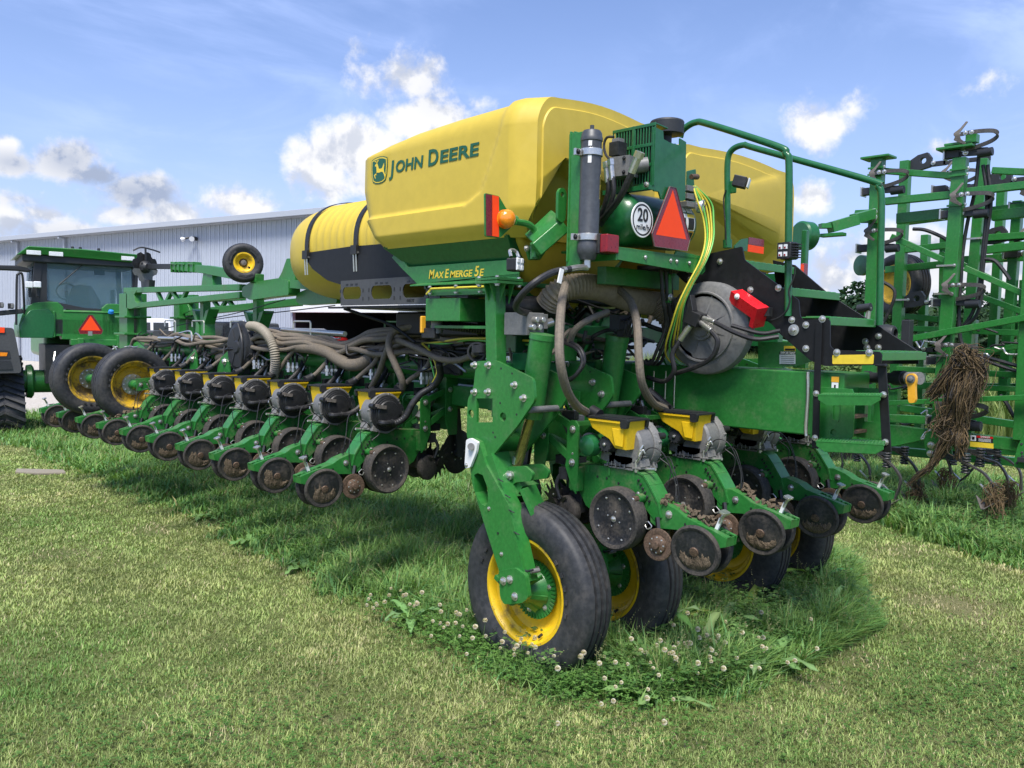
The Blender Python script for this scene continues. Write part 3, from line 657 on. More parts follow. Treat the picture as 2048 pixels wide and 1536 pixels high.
for s2 in (-1, 1): g.tube([(-7.4, -.33, 6.7), (-7.4+s2*.2, -.4, 6.72), (-7.4+s2*.28, -.55, 6.65)], .05, 'cab_dark'); g.lathe([(0, .05), (.12, .12), (.2, .13)], (-7.4+s2*.26, -.5, 6.67), (s2*.8, -.7, -.3), 'lamp_face', 12)
g.build('flood_light', bld)

# ------------------------------------------------------------------ parked vehicles by the building
def vehicle(name, label, cat, loc, rz, body, pickup=False, L=5.6, W=2.15, H=2.1, wheels='cab_dark'):
    v = thing(name, label, cat, loc, rz, 'vehicles parked by the building')
    hb = H*.56; g = G()
    prof = [(-L/2, .5), (-L/2, hb*.92), (-L/2+.15, hb), (L*.18, hb), (L/2-.25, hb*.9), (L/2, hb*.72), (L/2, .45)]
    g.plate([(x, -W/2, z) for x, z in prof], (0, W, 0), body); g.build('body', v, bevel=.07, seg=3)
    c0, c1 = (-L*.08, L*.22) if pickup else (-L/2+.25, L*.22)
    cab = [(c0-.05, hb-.02), (c0+(.1 if pickup else .3), H-.05), (c0+.45, H), (c1-.55, H), (c1-.3, H-.08), (c1+.28, hb-.02)]
    g = G(); g.plate([(x, -W/2+.12, z) for x, z in cab], (0, W-.24, 0), body); g.build('cab_roof', v, bevel=.08, seg=3)
    zw0, zw1 = hb+.05, H-.16
    for sgn in (-1, 1):
        spans = [(c0+.12, (c0+c1)/2-.12), ((c0+c1)/2, c1-.05)] if pickup else [(c0+.3, c0+(c1-c0)*.33), (c0+(c1-c0)*.36, c0+(c1-c0)*.66), (c0+(c1-c0)*.69, c1-.05)]
        for q, (a, b_) in enumerate(spans):
            e = .3 if q == len(spans)-1 else 0
            g = G(); g.plate([(a, sgn*(W/2-.118), zw0), (a+.03, sgn*(W/2-.118), zw1), (b_-e, sgn*(W/2-.118), zw1), (b_, sgn*(W/2-.118), zw0)], (0, sgn*.012, 0), 'car_glass'); g.build('side_window', v)
    g = G(); g.plate([(c1+.265, -W/2+.25, hb+.05), (c1-.24, -W/2+.3, H-.13), (c1-.24, W/2-.3, H-.13), (c1+.265, W/2-.25, hb+.05)], (.02, 0, .012), 'car_glass'); g.build('windscreen', v)
    g = G(); g.plate([(c0-.005, -W/2+.3, hb+.1), (c0+.13 if pickup else c0+.25, -W/2+.3, H-.16), (c0+.13 if pickup else c0+.25, W/2-.3, H-.16), (c0-.005, W/2-.3, hb+.1)], (-.05, 0, .012), 'car_glass'); g.build('rear_window', v)
    for sx in (-L*.31, L*.31):
        for sgn in (-1, 1):
            g = G(); g.lathe([(0, .22), (0, .40), (.04, .43), (.22, .43), (.26, .40), (.26, .22)], (sx, sgn*(W/2+.01), .43), (0, -sgn, 0), 'tyre', 24); wh = g.build('wheel', v)
            g = G(); g.lathe([(.03, .06), (.0, .09), (.03, .2), (.06, .24)], (sx, sgn*(W/2+.005), .43), (0, -sgn, 0), 'steel', 16); g.build('rim', wh)
    for sgn in (-1, 1):
        g = G(); g.box((-L/2-.005, sgn*(W/2-.16), hb*.78), (.05, .18, .28), 'redlens'); g.build('tail_light', v)
        g = G(); g.box((L/2-.03, sgn*(W/2-.25), hb*.68), (.06, .36, .16), 'lamp_face'); g.build('headlight', v)
        g = G(); g.box((c1+.1, sgn*(W/2+.1), hb+.15), (.12, .2, .16), body); g.build('wing_mirror', v, bevel=.03)
    if pickup:
        g = G(); g.plate([(L*.08, -W/2-.012, .75), (L*.15, -W/2-.012, .75), (L*.15, -W/2-.012, 1.0), (L*.08, -W/2-.012, 1.0)], (0, .006, 0), 'decal_yellow'); g.build('door_panel_mark', v)
    return v
VH = math.atan2(.9747, -.2237)
vehicle('pickup_truck', 'white pickup truck parked in front of the metal building', 'pickup', (9.19, 29.91, 0), VH+.25, 'truck_white', True, 6.4, 2.35, 2.55)
vehicle('parked_car', 'black off-road car parked right of the white pickup', 'car', (11.82, 31.54, 0), VH, 'car_black', False, 5.4, 2.25, 2.5)
vehicle('parked_car', 'dark blue grey car parked beside the open bay', 'car', (12.76, 29.26, 0), VH, 'car_grey', False, 5.4, 2.2, 2.3)
vehicle('parked_car', 'red car just inside the open bay of the building', 'car', (15.56, 31.42, 0), VH, 'car_red', False, 4.6, 2.0, 1.95)
# ================================================================== the planter
PL_ = thing('folded_planter', 'large green and yellow row planter folded for transport with yellow seed tanks', 'planter', (0, 0, 0))
def part(g, name, parent=None, **k): return g.build(name, PL_ if parent is None else parent, **k)
LX = Vector((-1, 0, 0)); BK = Vector((0, -1, 0)); UP = Vector((0, 0, 1))

# ------------------------------------------------------------------ row unit (local: rearward = -Y, left = -X)
def make_unit():
    g = G()
    side = [(.99, 1.355), (.60, 1.375), (.50, 1.375), (.42, 1.35), (.37, 1.29), (.30, 1.19), (.275, 1.10), (.33, 1.075), (.42, 1.155), (.50, 1.205), (.60, 1.19), (.70, 1.08), (.80, 1.03), (.90, 1.08), (.97, 1.18)]
    for sx in (-1, 1): g.plate(X(sx*.062, side), (sx*-.012, 0, 0), 'green_dusty')
    g.plate(X(-.05, [(.99, 1.352), (.60, 1.370), (.60, 1.358), (.99, 1.34)]), (.10, 0, 0), 'green_dusty')
    rim_ = [(.60, 1.372), (.50, 1.372), (.42, 1.347), (.37, 1.287), (.30, 1.187), (.276, 1.10)]
    for a, b_ in zip(rim_, rim_[1:]): g.beam((0, a[0], a[1]), (0, b_[0], b_[1]), .134, .014, 'green')
    for k in range(5):
        t = .15+.17*k; p = Vector((0, .47-.13*t, 1.366-.12*t)); 
    for sx in (-1, 1):
        for k in range(6): g.box((sx*.071, .455-.018*k, 1.312-.024*k), (.008, .012, .02), 'black', (40, 0, 0))
        for (y_, z_) in ((.80, 1.29), (.72, 1.29), (.62, 1.27)): g.cyl((sx*.0625, y_, z_), (sx*.066, y_, z_), .009, 'black', n=8)
        for y_ in (.88, .70): g.box((sx*.066, y_, 1.335), (.006, .02, .05), 'green')
        g.bolt((sx*.063, .46, 1.225), (sx, 0, 0), .010, 'steel')
        # gauge wheel pivots
        g.cyl((sx*.06, .42, 1.205), (sx*.125, .42, 1.205), .030, 'green_dusty', n=14); g.cyl((sx*.12, .42, 1.205), (sx*.165, .42, 1.205), .021, 'rust', n=12); g.bolt((sx*.16, .42, 1.205), (sx, 0, 0), .014, 'steel')
        g.beam((sx*.10, .43, 1.19), (sx*.10, .55, 1.07), .03, .05, 'green_dusty')
        g.cyl((sx*.06, .55, 1.065), (sx*.12, .55, 1.065), .024, 'rust', n=12)
        # head uprights with their bolts
        g.plate(X(sx*.135, [(.915, 1.62), (.945, 1.655), (.99, 1.655), (1.02, 1.62), (1.02, 1.40), (1.03, 1.34), (.965, 1.20), (.93, 1.16), (.915, 1.30)]), (sx*-.014, 0, 0), 'green')
        for z_ in (1.595, 1.37): g.bolt((sx*.137, .965, z_), (sx, 0, 0), .018, 'steel')
        g.cyl((sx*.134, .965, 1.43), (sx*.138, .965, 1.43), .009, 'steel', n=8)
        g.box((sx*.10, .95, 1.26), (.06, .07, .16), 'green_dusty')
        g.plate(X(sx*.150, [(1.17, 1.83), (1.30, 1.83), (1.30, 1.30), (1.21, 1.30), (1.17, 1.42)]), (sx*.012, 0, 0), 'green')
        for z_ in (1.70, 1.53): g.bolt((sx*.163, 1.215, z_), (sx, 0, 0), .017, 'steel')
    g.box((0, .97, 1.63), (.26, .05, .03), 'green'); g.box((0, .98, 1.24), (.24, .05, .10), 'green_dusty')
    g.box((0, 1.30, 1.58), (.31, .02, .50), 'green')
    u = g.build('row_unit', PL_, bevel=.003, seg=1)
    # parallel arms and down force cylinder
    for sx in (-1, 1):
        for (z0, z1, nm) in ((1.595, 1.70, 'upper_link'), (1.37, 1.53, 'lower_link')):
            g = G(); g.beam((sx*.115, .955, z0), (sx*.115, 1.225, z1), .022, .052, 'green'); g.cyl((sx*.105, .965, z0), (sx*.132, .965, z0), .033, 'green', n=14); g.build(nm, u, bevel=.003, seg=1)
    g = G(); g.beam((-.10, 1.0, 1.40), (.10, 1.2, 1.53), .03, .03, 'green'); g.beam((.10, 1.0, 1.40), (-.10, 1.2, 1.53), .03, .03, 'green'); g.build('cross_brace', u)
    g = G(); g.cyl((0, 1.0, 1.44), (0, 1.14, 1.62), .042, 'alu', n=14); g.cyl((0, 1.12, 1.60), (0, 1.2, 1.70), .016, 'steel'); g.box((.03, 1.09, 1.64), (.09, .09, .07), 'alu'); g.box((-.06, 1.06, 1.68), (.05, .12, .06), 'black')
    g.cyl((.05, 1.10, 1.66), (.05, 1.13, 1.74), .018, 'steel', n=10); g.cyl((-.02, 1.12, 1.68), (-.02, 1.16, 1.75), .014, 'steel', n=8); g.build('down_force_cylinder', u, bevel=.006, seg=1)
    g = G()
    for k, a in enumerate((-.05, .02, .06)): g.tube([(a, 1.13, 1.72), (a*1.3, 1.20, 1.86), (a*.8, 1.30, 1.95), (a, 1.42, 1.93)], .009, ('line_yellow', 'hose_black', 'hose_black')[k], 6)
    for k in range(3): g.cyl((.02+.016*k, 1.14+.02*k, 1.74+.02*k), (.025+.016*k, 1.17+.02*k, 1.81+.02*k), .011, 'steel', n=8)
    g.build('hydraulic_line', u)
    # seed meter: casting, black vacuum cover on the right, electric drive on the left
    g = G(); g.lathe([(-.075, .05), (-.075, .125), (-.06, .14), (.02, .147), (.05, .147), (.05, .06)], (0, .575, 1.52), (1, 0, 0), 'alu', 30)
    g.lathe([(.05, .155), (.09, .168), (.104, .168), (.106, .05)], (0, .575, 1.52), (1, 0, 0), 'alu_dull', 40)
    g.box((.09, .455, 1.50), (.03, .06, .14), 'alu_dull', (20, 0, 0)); g.box((.09, .52, 1.385), (.04, .16, .05), 'alu_dull', (-12, 0, 0))
    for k in range(9): g.box((.107, .575+.16*math.cos(k*.7), 1.52+.16*math.sin(k*.7)), (.008, .02, .02), 'alu', (math.degrees(k*.7), 0, 0))
    g.box((-.02, .60, 1.41), (.11, .20, .09), 'alu_dull'); g.box((-.03, .70, 1.47), (.09, .12, .14), 'alu_dull', (12, 0, 0)); g.box((-.02, .49, 1.44), (.10, .08, .12), 'alu_dull', (-18, 0, 0))
    g.plate(X(-.06, [(.50, 1.40), (.44, 1.46), (.455, 1.475), (.53, 1.42)]), (.08, 0, 0), 'alu'); g.plate(X(-.075, [(.74, 1.37), (.44, 1.38), (.44, 1.395), (.74, 1.385)]), (.13, 0, 0), 'alu_dull')
    for k in range(5): g.box((-.085, .56+.035*k, 1.39+.008*(k % 2)), (.012, .010, .03), 'alu')
    g.build('seed_meter', u, bevel=.004, seg=1)
    g = G(); g.lathe([(.095, .150), (.110, .153), (.118, .148), (.120, .136), (.130, .134), (.132, .122), (.140, .120), (.142, .108), (.152, .100), (.157, .06), (.158, .0)], (0, .575, 1.52), (1, 0, 0), 'black', 40)
    g.box((.14, .45, 1.592), (.05, .03, .02), 'sweep', (0, 0, 10)); g.box((.163, .49, 1.58), (.02, .085, .030), 'sweep', (-8, 0, 0)); g.box((.13, .69, 1.55), (.04, .03, .09), 'black')
    g.cyl((.09, .43, 1.585), (.15, .43, 1.585), .022, 'black', n=12); g.build('vacuum_cover', u)
    g = G(); g.tube([(.14, .49, 1.452), (.178, .485, 1.45), (.192, .515, 1.448), (.192, .57, 1.45)], .022, 'black', 10); g.lathe([(0, .028), (.02, .028)], (.192, .56, 1.45), (0, 1, .1), 'black', 12); g.build('vacuum_elbow', u)
    g = G(); g.lathe([(-.20, .0), (-.198, .045), (-.185, .066), (-.15, .072), (-.11, .072)], (0, .80, 1.505), (1, 0, 0), 'green_clean', 22); g.build('motor_cover', u)
    g = G(); g.lathe([(-.125, .055), (-.122, .07), (-.10, .07), (-.07, .06)], (0, .835, 1.515), (1, 0, 0), 'alu_dull', 14)
    g.lathe([(-.155, .0), (-.155, .014), (-.148, .016), (-.147, .044), (-.138, .052), (-.10, .056), (-.06, .06)], (0, .675, 1.525), (1, 0, 0), 'cab_dark', 26); g.bolt((-.155, .675, 1.525), LX, .008, 'steel'); g.box((-.11, .62, 1.545), (.05, .09, .05), 'cab_dark')
    for k in range(12): g.box((-.142, .675+.049*math.cos(k*.5236), 1.525+.049*math.sin(k*.5236)), (.02, .008, .008), 'black', (30*k, 0, 0))
    g.build('drive_motor', u, bevel=.002, seg=1)
    # mini hopper with black lid
    g = G(); out = [(.80, 1.69), (.765, 1.625), (.69, 1.59), (.63, 1.565), (.585, 1.51), (.495, 1.505), (.475, 1.69)]
    n = len(out); vs = []
    for x_ in (-1, 1):
        for (y_, z_) in out: vs.append((-.08+x_*(.072+.028*max(0, min(1, (z_-1.50)/.19))), y_, z_))
    g.add(vs, [tuple(range(n)), tuple(range(2*n-1, n-1, -1))]+[(i, (i+1) % n, n+(i+1) % n, n+i) for i in range(n)], 'yellow')
    for sx in (-1, 1):
        g.plate(X(-.08+sx*.099, [(.79, 1.69), (.485, 1.69), (.485, 1.672), (.785, 1.672)]), (sx*.008, 0, 0), 'yellow')
        g.plate(X(-.08+sx*.084, [(.60, 1.64), (.50, 1.64), (.51, 1.525), (.57, 1.53)]), (sx*.012, 0, 0), 'yellow')
    g.build('hopper', u, bevel=.008)
    g = G(); g.plate(Z(1.692, [(-.19, .455), (.03, .455), (.03, .815), (-.19, .815)]), (0, 0, .012), 'black', r=.02); g.box((-.08, .63, 1.706), (.15, .26, .006), 'black')
    for sx in (-1, 1): g.plate(X(-.08+sx*.088, [(.456, 1.703), (.466, 1.645), (.515, 1.645), (.52, 1.703)]), (sx*.026, 0, 0), 'black', r=.012)
    g.cyl((-.06, .80, 1.70), (-.06, .87, 1.725), .040, 'black', n=14); g.build('hopper_lid', u, bevel=.004, seg=1)
    # gauge wheels
    for sx in (-1, 1):
        g = G(); o_ = (sx*.085, .555, 1.062); d_ = (sx, 0, .0)
        pr = [(.0, .10), (.004, .165), (-.004, .185), (.006, .198), (.03, .204), (.085, .204), (.108, .200), (.116, .188), (.112, .176), (.104, .166), (.098, .15), (.094, .10), (.100, .05), (.104, .0)]
        g.lathe(pr, o_, d_, 'unit_rubber', 40, mats=['disc']+['unit_rubber']*8+['disc']*5)
        for k in range(8): a = k*math.pi/4+.3; g.bolt(Vector(o_)+Vector((sx*.096, .142*math.cos(a), .142*math.sin(a))), d_, .006, 'steel')
        for k in range(4): a = k*math.pi/2+.3; g.bolt(Vector(o_)+Vector((sx*.096, .05*math.cos(a), .05*math.sin(a))), d_, .006, 'steel')
        g.bolt(Vector(o_)+Vector((sx*.10, 0, 0)), d_, .014, 'steel'); g.build('gauge_wheel', u)
        g = G(); g.lathe([(0, .0), (0, .185), (.004, .19), (.008, .185), (.008, 0)], (sx*.025, .60, 1.03), (sx, 0, 0), 'blade', 36); g.build('opener_disc', u)
        # small flat scraper disc
        g = G(); o_ = Vector((sx*.115, .25, .945)); d_ = Vector((sx, -.12, .05)).normalized()
        g.lathe([(0, .03), (0, .095), (.006, .101), (.014, .098), (.016, .085), (.012, .06), (.024, .055), (.03, .045), (.034, .026), (.05, .022), (.052, .0)], o_, d_, 'rust', 28)
        for k in range(8): a = k*math.pi/4; b0, b1, _ = frame(d_); g.bolt(o_+d_*.026+b0*.046*math.cos(a)+b1*.046*math.sin(a), d_, .005, 'steel')
        g.beam(o_-d_*.01, (sx*.07, .30, 1.10), .02, .03, 'black'); g.build('scraper_disc', u)
        g = G(); g.tube([(sx*.12, .33, 1.075), (sx*.125, .30, 1.05), (sx*.13, .33, 1.03), (sx*.115, .36, 1.06), (sx*.12, .33, 1.075)], .004, 'steel', 5); g.cyl((sx*.12, .32, 1.04), (sx*.115, .28, .99), .010, 'black', n=8); g.build('spring_clip', u)
    # closing arm, handle, closing wheels
    g = G(); arm = [(.375, 1.185), (.36, 1.06), (.30, 1.03), (.16, 1.045), (-.13, .985), (-.185, 1.005), (-.192, 1.055), (-.10, 1.085), (.10, 1.13), (.16, 1.165), (.26, 1.195)]
    for sx in (-1, 1): g.plate(X(sx*.058, arm), (sx*-.010, 0, 0), 'green')
    top = [(.375, 1.183), (.26, 1.192), (.16, 1.163), (.10, 1.128), (.02, 1.11)]
    for a, b_ in zip(top, top[1:]): g.beam((0, a[0], a[1]), (0, b_[0], b_[1]), .112, .009, 'green')
    g.beam((-.03, .02, 1.108), (-.03, -.19, 1.056), .044, .009, 'green'); g.beam((.045, .02, 1.108), (.045, -.19, 1.056), .02, .009, 'green'); g.plate([(-.056, -.186, 1.055), (.056, -.186, 1.055), (.056, -.18, 1.0), (-.056, -.18, 1.0)], (0, .008, 0), 'green')
    for k in range(5): g.box((.018, -.03-.03*k, 1.096-.0075*k), (.034, .012, .016), 'green')
    for sx in (-1, 1): g.bolt((sx*.058, .22, 1.13), (sx, 0, 0), .017, 'steel'); g.cyl((sx*.0585, .10, 1.09), (sx*.0595, .10, 1.09), .008, 'black', n=8)
    for k in range(8): g.lathe([(0, .030), (.008, .034), (.016, .030)], (-.03+.0+.008*k-.01, .30+.016*k*0, 1.02+.001*k), (1, 0, 0), 'black', 12)
    g.build('closing_arm', u, bevel=.0025, seg=1)
    g = G(); g.beam((0, -.075, 1.06), (.0, -.115, 1.155), .016, .022, 'white'); g.tube([(0, -.105, 1.125), (0, -.125, 1.17), (0, -.14, 1.182)], .011, 'steel', 8); g.plate([(-.034, -.155, 1.180), (.034, -.155, 1.180), (.034, -.112, 1.196), (-.034, -.112, 1.196)], (0, -.004, .012), 'steel', r=.012); g.build('adjusting_handle', u, bevel=.003)
    for sx in (-1, 1):
        o_ = Vector((sx*.085, .0, .952)); d_ = Vector((sx, -.16*1, -.17)).normalized(); g = G()
        g.lathe([(-.022, .05), (-.026, .13), (-.020, .151), (-.004, .160), (.014, .158), (.022, .150), (.020, .138), (.014, .128), (.020, .07), (.026, .03), (.034, .026), (.036, .0)], o_, d_, 'unit_rubber', 36, mats=['disc', 'disc', 'unit_rubber', 'unit_rubber', 'unit_rubber', 'unit_rubber', 'unit_rubber', 'disc', 'disc', 'rust', 'rust', 'rust'])
        g.cyl(o_-d_*.09, o_-d_*.01, .012, 'rust'); g.build('closing_wheel', u)
        # caked soil on the wheel face
        g = G(); g.box(o_+d_*.02, (.02, .02, .02), 'mud'); g.build('caked_soil', u, smooth=60)
    # row cleaner: two toothed wheels ahead of the openers
    g = G()
    for sx in (-1, 1):
        o_ = Vector((sx*.07, 1.16, 1.06)); d_ = Vector((sx, .28, -.18)).normalized(); b0, b1, _ = frame(d_); pts = []
        for k in range(13):
            for (da, rr) in ((0, .105), (.10, .160), (.17, .158), (.30, .105)):
                a = k*2*math.pi/13+da; pts.append(o_+b0*rr*math.cos(a)+b1*rr*math.sin(a))
        g.plate(pts, d_*.006, 'blade', holes=[])
        g.cyl(o_-d_*.05, o_+d_*.03, .04, 'blade'); 
        for k in range(5): a = k*1.257; g.bolt(o_+d_*.006+b0*.06*math.cos(a)+b1*.06*math.sin(a), d_, .006, 'steel')
        g.beam(o_-d_*.03, (sx*.03, .98, 1.15), .03, .05, 'black')
    g.box((0, .99, 1.13), (.12, .10, .22), 'black'); g.build('row_cleaner', u)
    # fertiliser coulter ahead of the toolbar
    g = G(); o_ = Vector((-.09, 1.52, 1.10)); d_ = Vector((1, .12, 0)).normalized(); g.lathe([(0, 0), (0, .19), (.004, .205), (.008, .19), (.008, 0)], o_, d_, 'blade', 36); g.lathe([(-.03, 0), (-.03, .05), (.04, .05), (.04, 0)], o_, d_, 'cab_dark', 16)
    for k in range(6): b0, b1, _ = frame(d_); g.bolt(o_+d_*.008+b0*.08*math.cos(k*1.05)+b1*.08*math.sin(k*1.05), d_, .006, 'steel')
    g.beam(o_+d_*.03, (-.05, 1.46, 1.55), .03, .07, 'cab_dark', (0, 1, 0)); g.box((-.05, 1.44, 1.56), (.12, .16, .10), 'green_dusty'); g.build('fertiliser_coulter', u)
    g = G()
    for sx in (-1, 1): g.tube([(sx*.10, 1.08, 1.30), (sx*.12, 1.12, 1.20), (sx*.10, 1.10, 1.10)], .014, 'cab_dark', 8); g.lathe([(0, .0), (0, .10), (.02, .11), (.05, .11), (.06, .09)], (sx*.05, 1.03, 1.02), (sx, .2, 0), 'unit_rubber', 20)
    g.box((0, 1.06, 1.28), (.24, .08, .08), 'cab_dark'); g.box((0, 1.10, 1.36), (.10, .20, .06), 'cab_dark'); g.build('cleaner_bracket', u)
    # cables to the sensors
    g = G(); g.tube([(-.06, .47, 1.40), (-.05, .40, 1.52), (-.03, .30, 1.50), (.02, .24, 1.33), (.01, .22, 1.21)], .004, 'hose_black', 6); g.cyl((.01, .22, 1.20), (.013, .217, 1.24), .011, 'black', n=8)
    g.tube([(.08, .45, 1.40), (.10, .36, 1.46), (.06, .28, 1.40), (.07, .24, 1.22), (.07, .27, 1.05)], .0035, 'hose_black', 6); g.tube([(.08, .44, 1.41), (.12, .50, 1.36), (.10, .44, 1.30)], .005, 'hose_black', 6)
    g.tube([(.075, .40, 1.45), (.10, .33, 1.38), (.085, .36, 1.22), (.08, .42, 1.12)], .0035, 'hose_black', 6)
    g.build('sensor_cable', u)
    g = G(); g.cyl((-.06, .48, 1.36), (-.06, .48, 1.45), .014, 'steel', n=8); g.tube([(-.06, .48, 1.44), (-.07, .45, 1.50), (-.06, .43, 1.54)], .009, 'steel', 6); g.tube([(-.07, .47, 1.42), (-.09, .44, 1.46), (-.08, .42, 1.51), (-.07, .41, 1.49)], .006, 'steel', 6); g.cyl((-.02, .45, 1.382), (-.02, .36, 1.39), .010, 'steel', n=8); g.build('latch_lever', u)
    return u
proto_unit = make_unit()
UGL, UGR = 'row units along the folded left wing', 'row units across the rear'
units_rear, units_left = [], []
for k in range(4):
    o = proto_unit if k == 0 else copy_tree(proto_unit, PL_)
    o.location = (k*.762, 0, -.02); o['group'] = UGR; units_rear.append(o)
for k in range(10):
    o = copy_tree(proto_unit, PL_); o.location = (-.83, 3.05+k*.762, .01); o.rotation_euler.z = R(-90); o['group'] = UGL; units_left.append(o)
# the cake of soil differs from wheel to wheel
def soil_mesh(seed, sx):
    o_ = Vector((sx*.085, .0, .952)); d_ = Vector((sx, -.16, -.17)).normalized(); b0, b1, _ = frame(d_); b1 = -b1 if b1.z < 0 else b1; r2 = random.Random(seed); g = G(); N = 46
    K = 34; Rw = .123; top = []; y_ = r2.uniform(-.02, .04)
    for j in range(K+1):
        y_ = min(.075, max(-.05, y_+r2.gauss(0, .018))); top.append(y_)
    lo, hi = r2.uniform(-1, -.8), r2.uniform(.75, 1); M_ = 7; vs = []
    for j in range(K+1):
        x_ = Rw*(lo+(hi-lo)*j/K)*.98; yb_ = -math.sqrt(max(1e-6, Rw*Rw-x_*x_)); yt_ = max(yb_+.004, min(top[j], -yb_))
        for q in range(M_+1):
            t = q/M_; e = min(1, 4*min(t, 1-t), 5*min(j/K, 1-j/K)); vs.append(o_+d_*(.013+.014*e+r2.uniform(-.005, .006)*e)+b0*x_+b1*(yb_+(yt_-yb_)*t))
    g.add(vs, [(j*(M_+1)+q, j*(M_+1)+q+1, (j+1)*(M_+1)+q+1, (j+1)*(M_+1)+q) for j in range(K) for q in range(M_)], 'mud')
    t = g.build('caked_soil', None, smooth=60); me = t.data; bpy.data.objects.remove(t); return me
soils = {sx: [soil_mesh(10*q+sx, sx) for q in range(6)] for sx in (-1, 1)}
for i, u in enumerate(units_rear+units_left):
    for ch in u.children:
        if ch.name.startswith('caked_soil'): ch.data = soils[-1 if sum(v.co.x for v in ch.data.vertices) < 0 else 1][(i*5+i//3) % 6]
# dried mud heaped on a few closing arms
def mud_heap(u, pts, name='mud_clod'):
    g = G(); r2 = random.Random(len(u.name)+int(u.location.x*10+u.location.y*7))
    for (c, r_) in pts:
        for q in range(16):
            d = Vector((r2.gauss(0, 1), r2.gauss(0, 1), r2.gauss(0, .6))); p = Vector(c)+d*r_*.5
            vs = [p+Vector((r2.uniform(-1, 1), r2.uniform(-1, 1), r2.uniform(-1, 1))).normalized()*r_*r2.uniform(.3, .6) for _ in range(8)]
            bm = bmesh.new(); [bm.verts.new(v) for v in vs]; bmesh.ops.convex_hull(bm, input=bm.verts); bm.verts.ensure_lookup_table()
            used = [v for v in bm.verts if v.link_faces]; idx = {v: i for i, v in enumerate(used)}
            g.add([v.co for v in used], [[idx[v] for v in f.verts] for f in bm.faces], 'mud'); bm.free()
    g.build(name, u, smooth=20)
mud_heap(units_rear[0], [((.02, .10, 1.14), .05), ((.03, .0, 1.12), .055), ((.01, .18, 1.17), .05), ((-.02, .26, 1.2), .045), ((.04, -.06, 1.10), .04)])
mud_heap(units_rear[1], [((.02, .16, 1.17), .055), ((.03, .22, 1.2), .05), ((.03, .06, 1.12), .05), ((.04, -.02, 1.1), .05)])
mud_heap(units_left[6], [((0, .05, 1.12), .05), ((0, .18, 1.17), .055), ((0, .30, 1.2), .05), ((.0, -.05, 1.1), .04)])

# ------------------------------------------------------------------ transport wheels
def make_wheel(r_rim=.345, r=.58, wd=.275, rimmat='rim', hubmat='green'):
    """axle along local +X, outer (dished) face towards -X"""
    g = G(); h = wd/2
    prof = [(-h*.72, r_rim-.012), (-h*.80, r_rim+.01), (-h*.98, r_rim+.05), (-h*1.04, r*.80), (-h*1.0, r*.885), (-h*.90, r*.945), (-h*.80, r*.972)]
    for i in range(4):
        a = -h*.76+i*(h*1.52/4); b_ = a+h*1.52/4; cr = lambda t: r*(1-.022*(t/h)**2)
        prof += [(a+.012, cr(a)), (b_-.012, cr(b_))]
        if i < 3: prof += [(b_-.007, cr(b_)-.036), (b_+.007, cr(b_)-.036)]
    prof += [(h*.80, r*.972), (h*.90, r*.945), (h*1.0, r*.885), (h*1.04, r*.80), (h*.98, r_rim+.05), (h*.80, r_rim+.01), (h*.72, r_rim-.012)]
    g.lathe(prof, (0, 0, 0), (1, 0, 0), 'tyre', 72, caps=False)
    for k in range(30):   # raised sidewall lettering blocks and vent nubs
        a = k*.2094; 
        if k % 10 < 5: g.box((-h*1.035, r*.70*math.cos(a), r*.70*math.sin(a)), (.006, .030, .02), 'tyre', (math.degrees(a)+90, 0, 0))
    w_ = g.build('wheel', PL_, smooth=40)
    g = G(); e = r_rim
    g.lathe([(-h*.76, e+.012), (-h*.82, e+.012), (-h*.82, e-.004), (-h*.70, e-.020), (-h*.45, e-.030), (-h*.36, e-.055), (-h*.05, e-.062), (h*.12, e-.085), (h*.18, e-.13), (h*.10, e-.17), (h*.10, .05), (h*.2, .04)], (0, 0, 0), (1, 0, 0), rimmat, 56, caps=False)
    g.lathe([(h*.76, e+.012), (h*.82, e+.012), (h*.82, e-.004), (h*.45, e-.030), (h*.36, e-.06), (h*.25, e-.14), (h*.24, .05)], (0, 0, 0), (1, 0, 0), rimmat, 56, caps=False)
    for k in range(8): a = k*math.pi/4+.2; g.bolt((h*.10, .10*math.cos(a), .10*math.sin(a)), LX, .012, 'steel')
    g.cyl((-h*.8, -(e-.02)*.7, -(e-.02)*.62), (-h*.55, -(e-.03)*.7, -(e-.03)*.62), .010, 'black', n=8)
    rm = g.build('rim', w_, smooth=35)
    return w_, rm
def wheel_hub(w_, h=.125):
    g = G(); g.lathe([(h*.08, .185), (h*.0, .195), (-h*.12, .195), (-h*.15, .165), (-h*.16, .14), (-h*.75, .085), (-h*1.15, .07), (-h*1.9, .062), (-h*1.95, 0)], (0, 0, 0), (1, 0, 0), 'green', 40)
    for k in range(44): a = k*2*math.pi/44; g.box((-h*.13, .182*math.cos(a), .182*math.sin(a)), (.016, .034, .012), 'green', (math.degrees(a), 0, 0))
    for k in range(6): a = k*math.pi/3+.4; g.bolt((-h*.15, .15*math.cos(a), .15*math.sin(a)), LX, .013, 'steel'); g.beam((-h*.25, .14*math.cos(a+.5), .14*math.sin(a+.5)), (-h*1.0, .07*math.cos(a+.5), .07*math.sin(a+.5)), .012, .03, 'green')
    return g.build('hub', w_, smooth=35)
w1, _ = make_wheel(); wheel_hub(w1); w1.location = (-.375, 1.05, .515); w1.rotation_euler.x = R(20)
wcp = []
for x_ in (.385, 1.90, 2.67):
    o = copy_tree(w1, PL_); o.location = (x_+.01, 1.05, .515); o.rotation_euler.x = R(50*x_); wcp.append(o)
w_l, rm_l = make_wheel(.285, .46, .29, 'rim_dirty'); w_l.location = (-.482, 8.0, 1.493); w_l.rotation_euler.z = R(90)
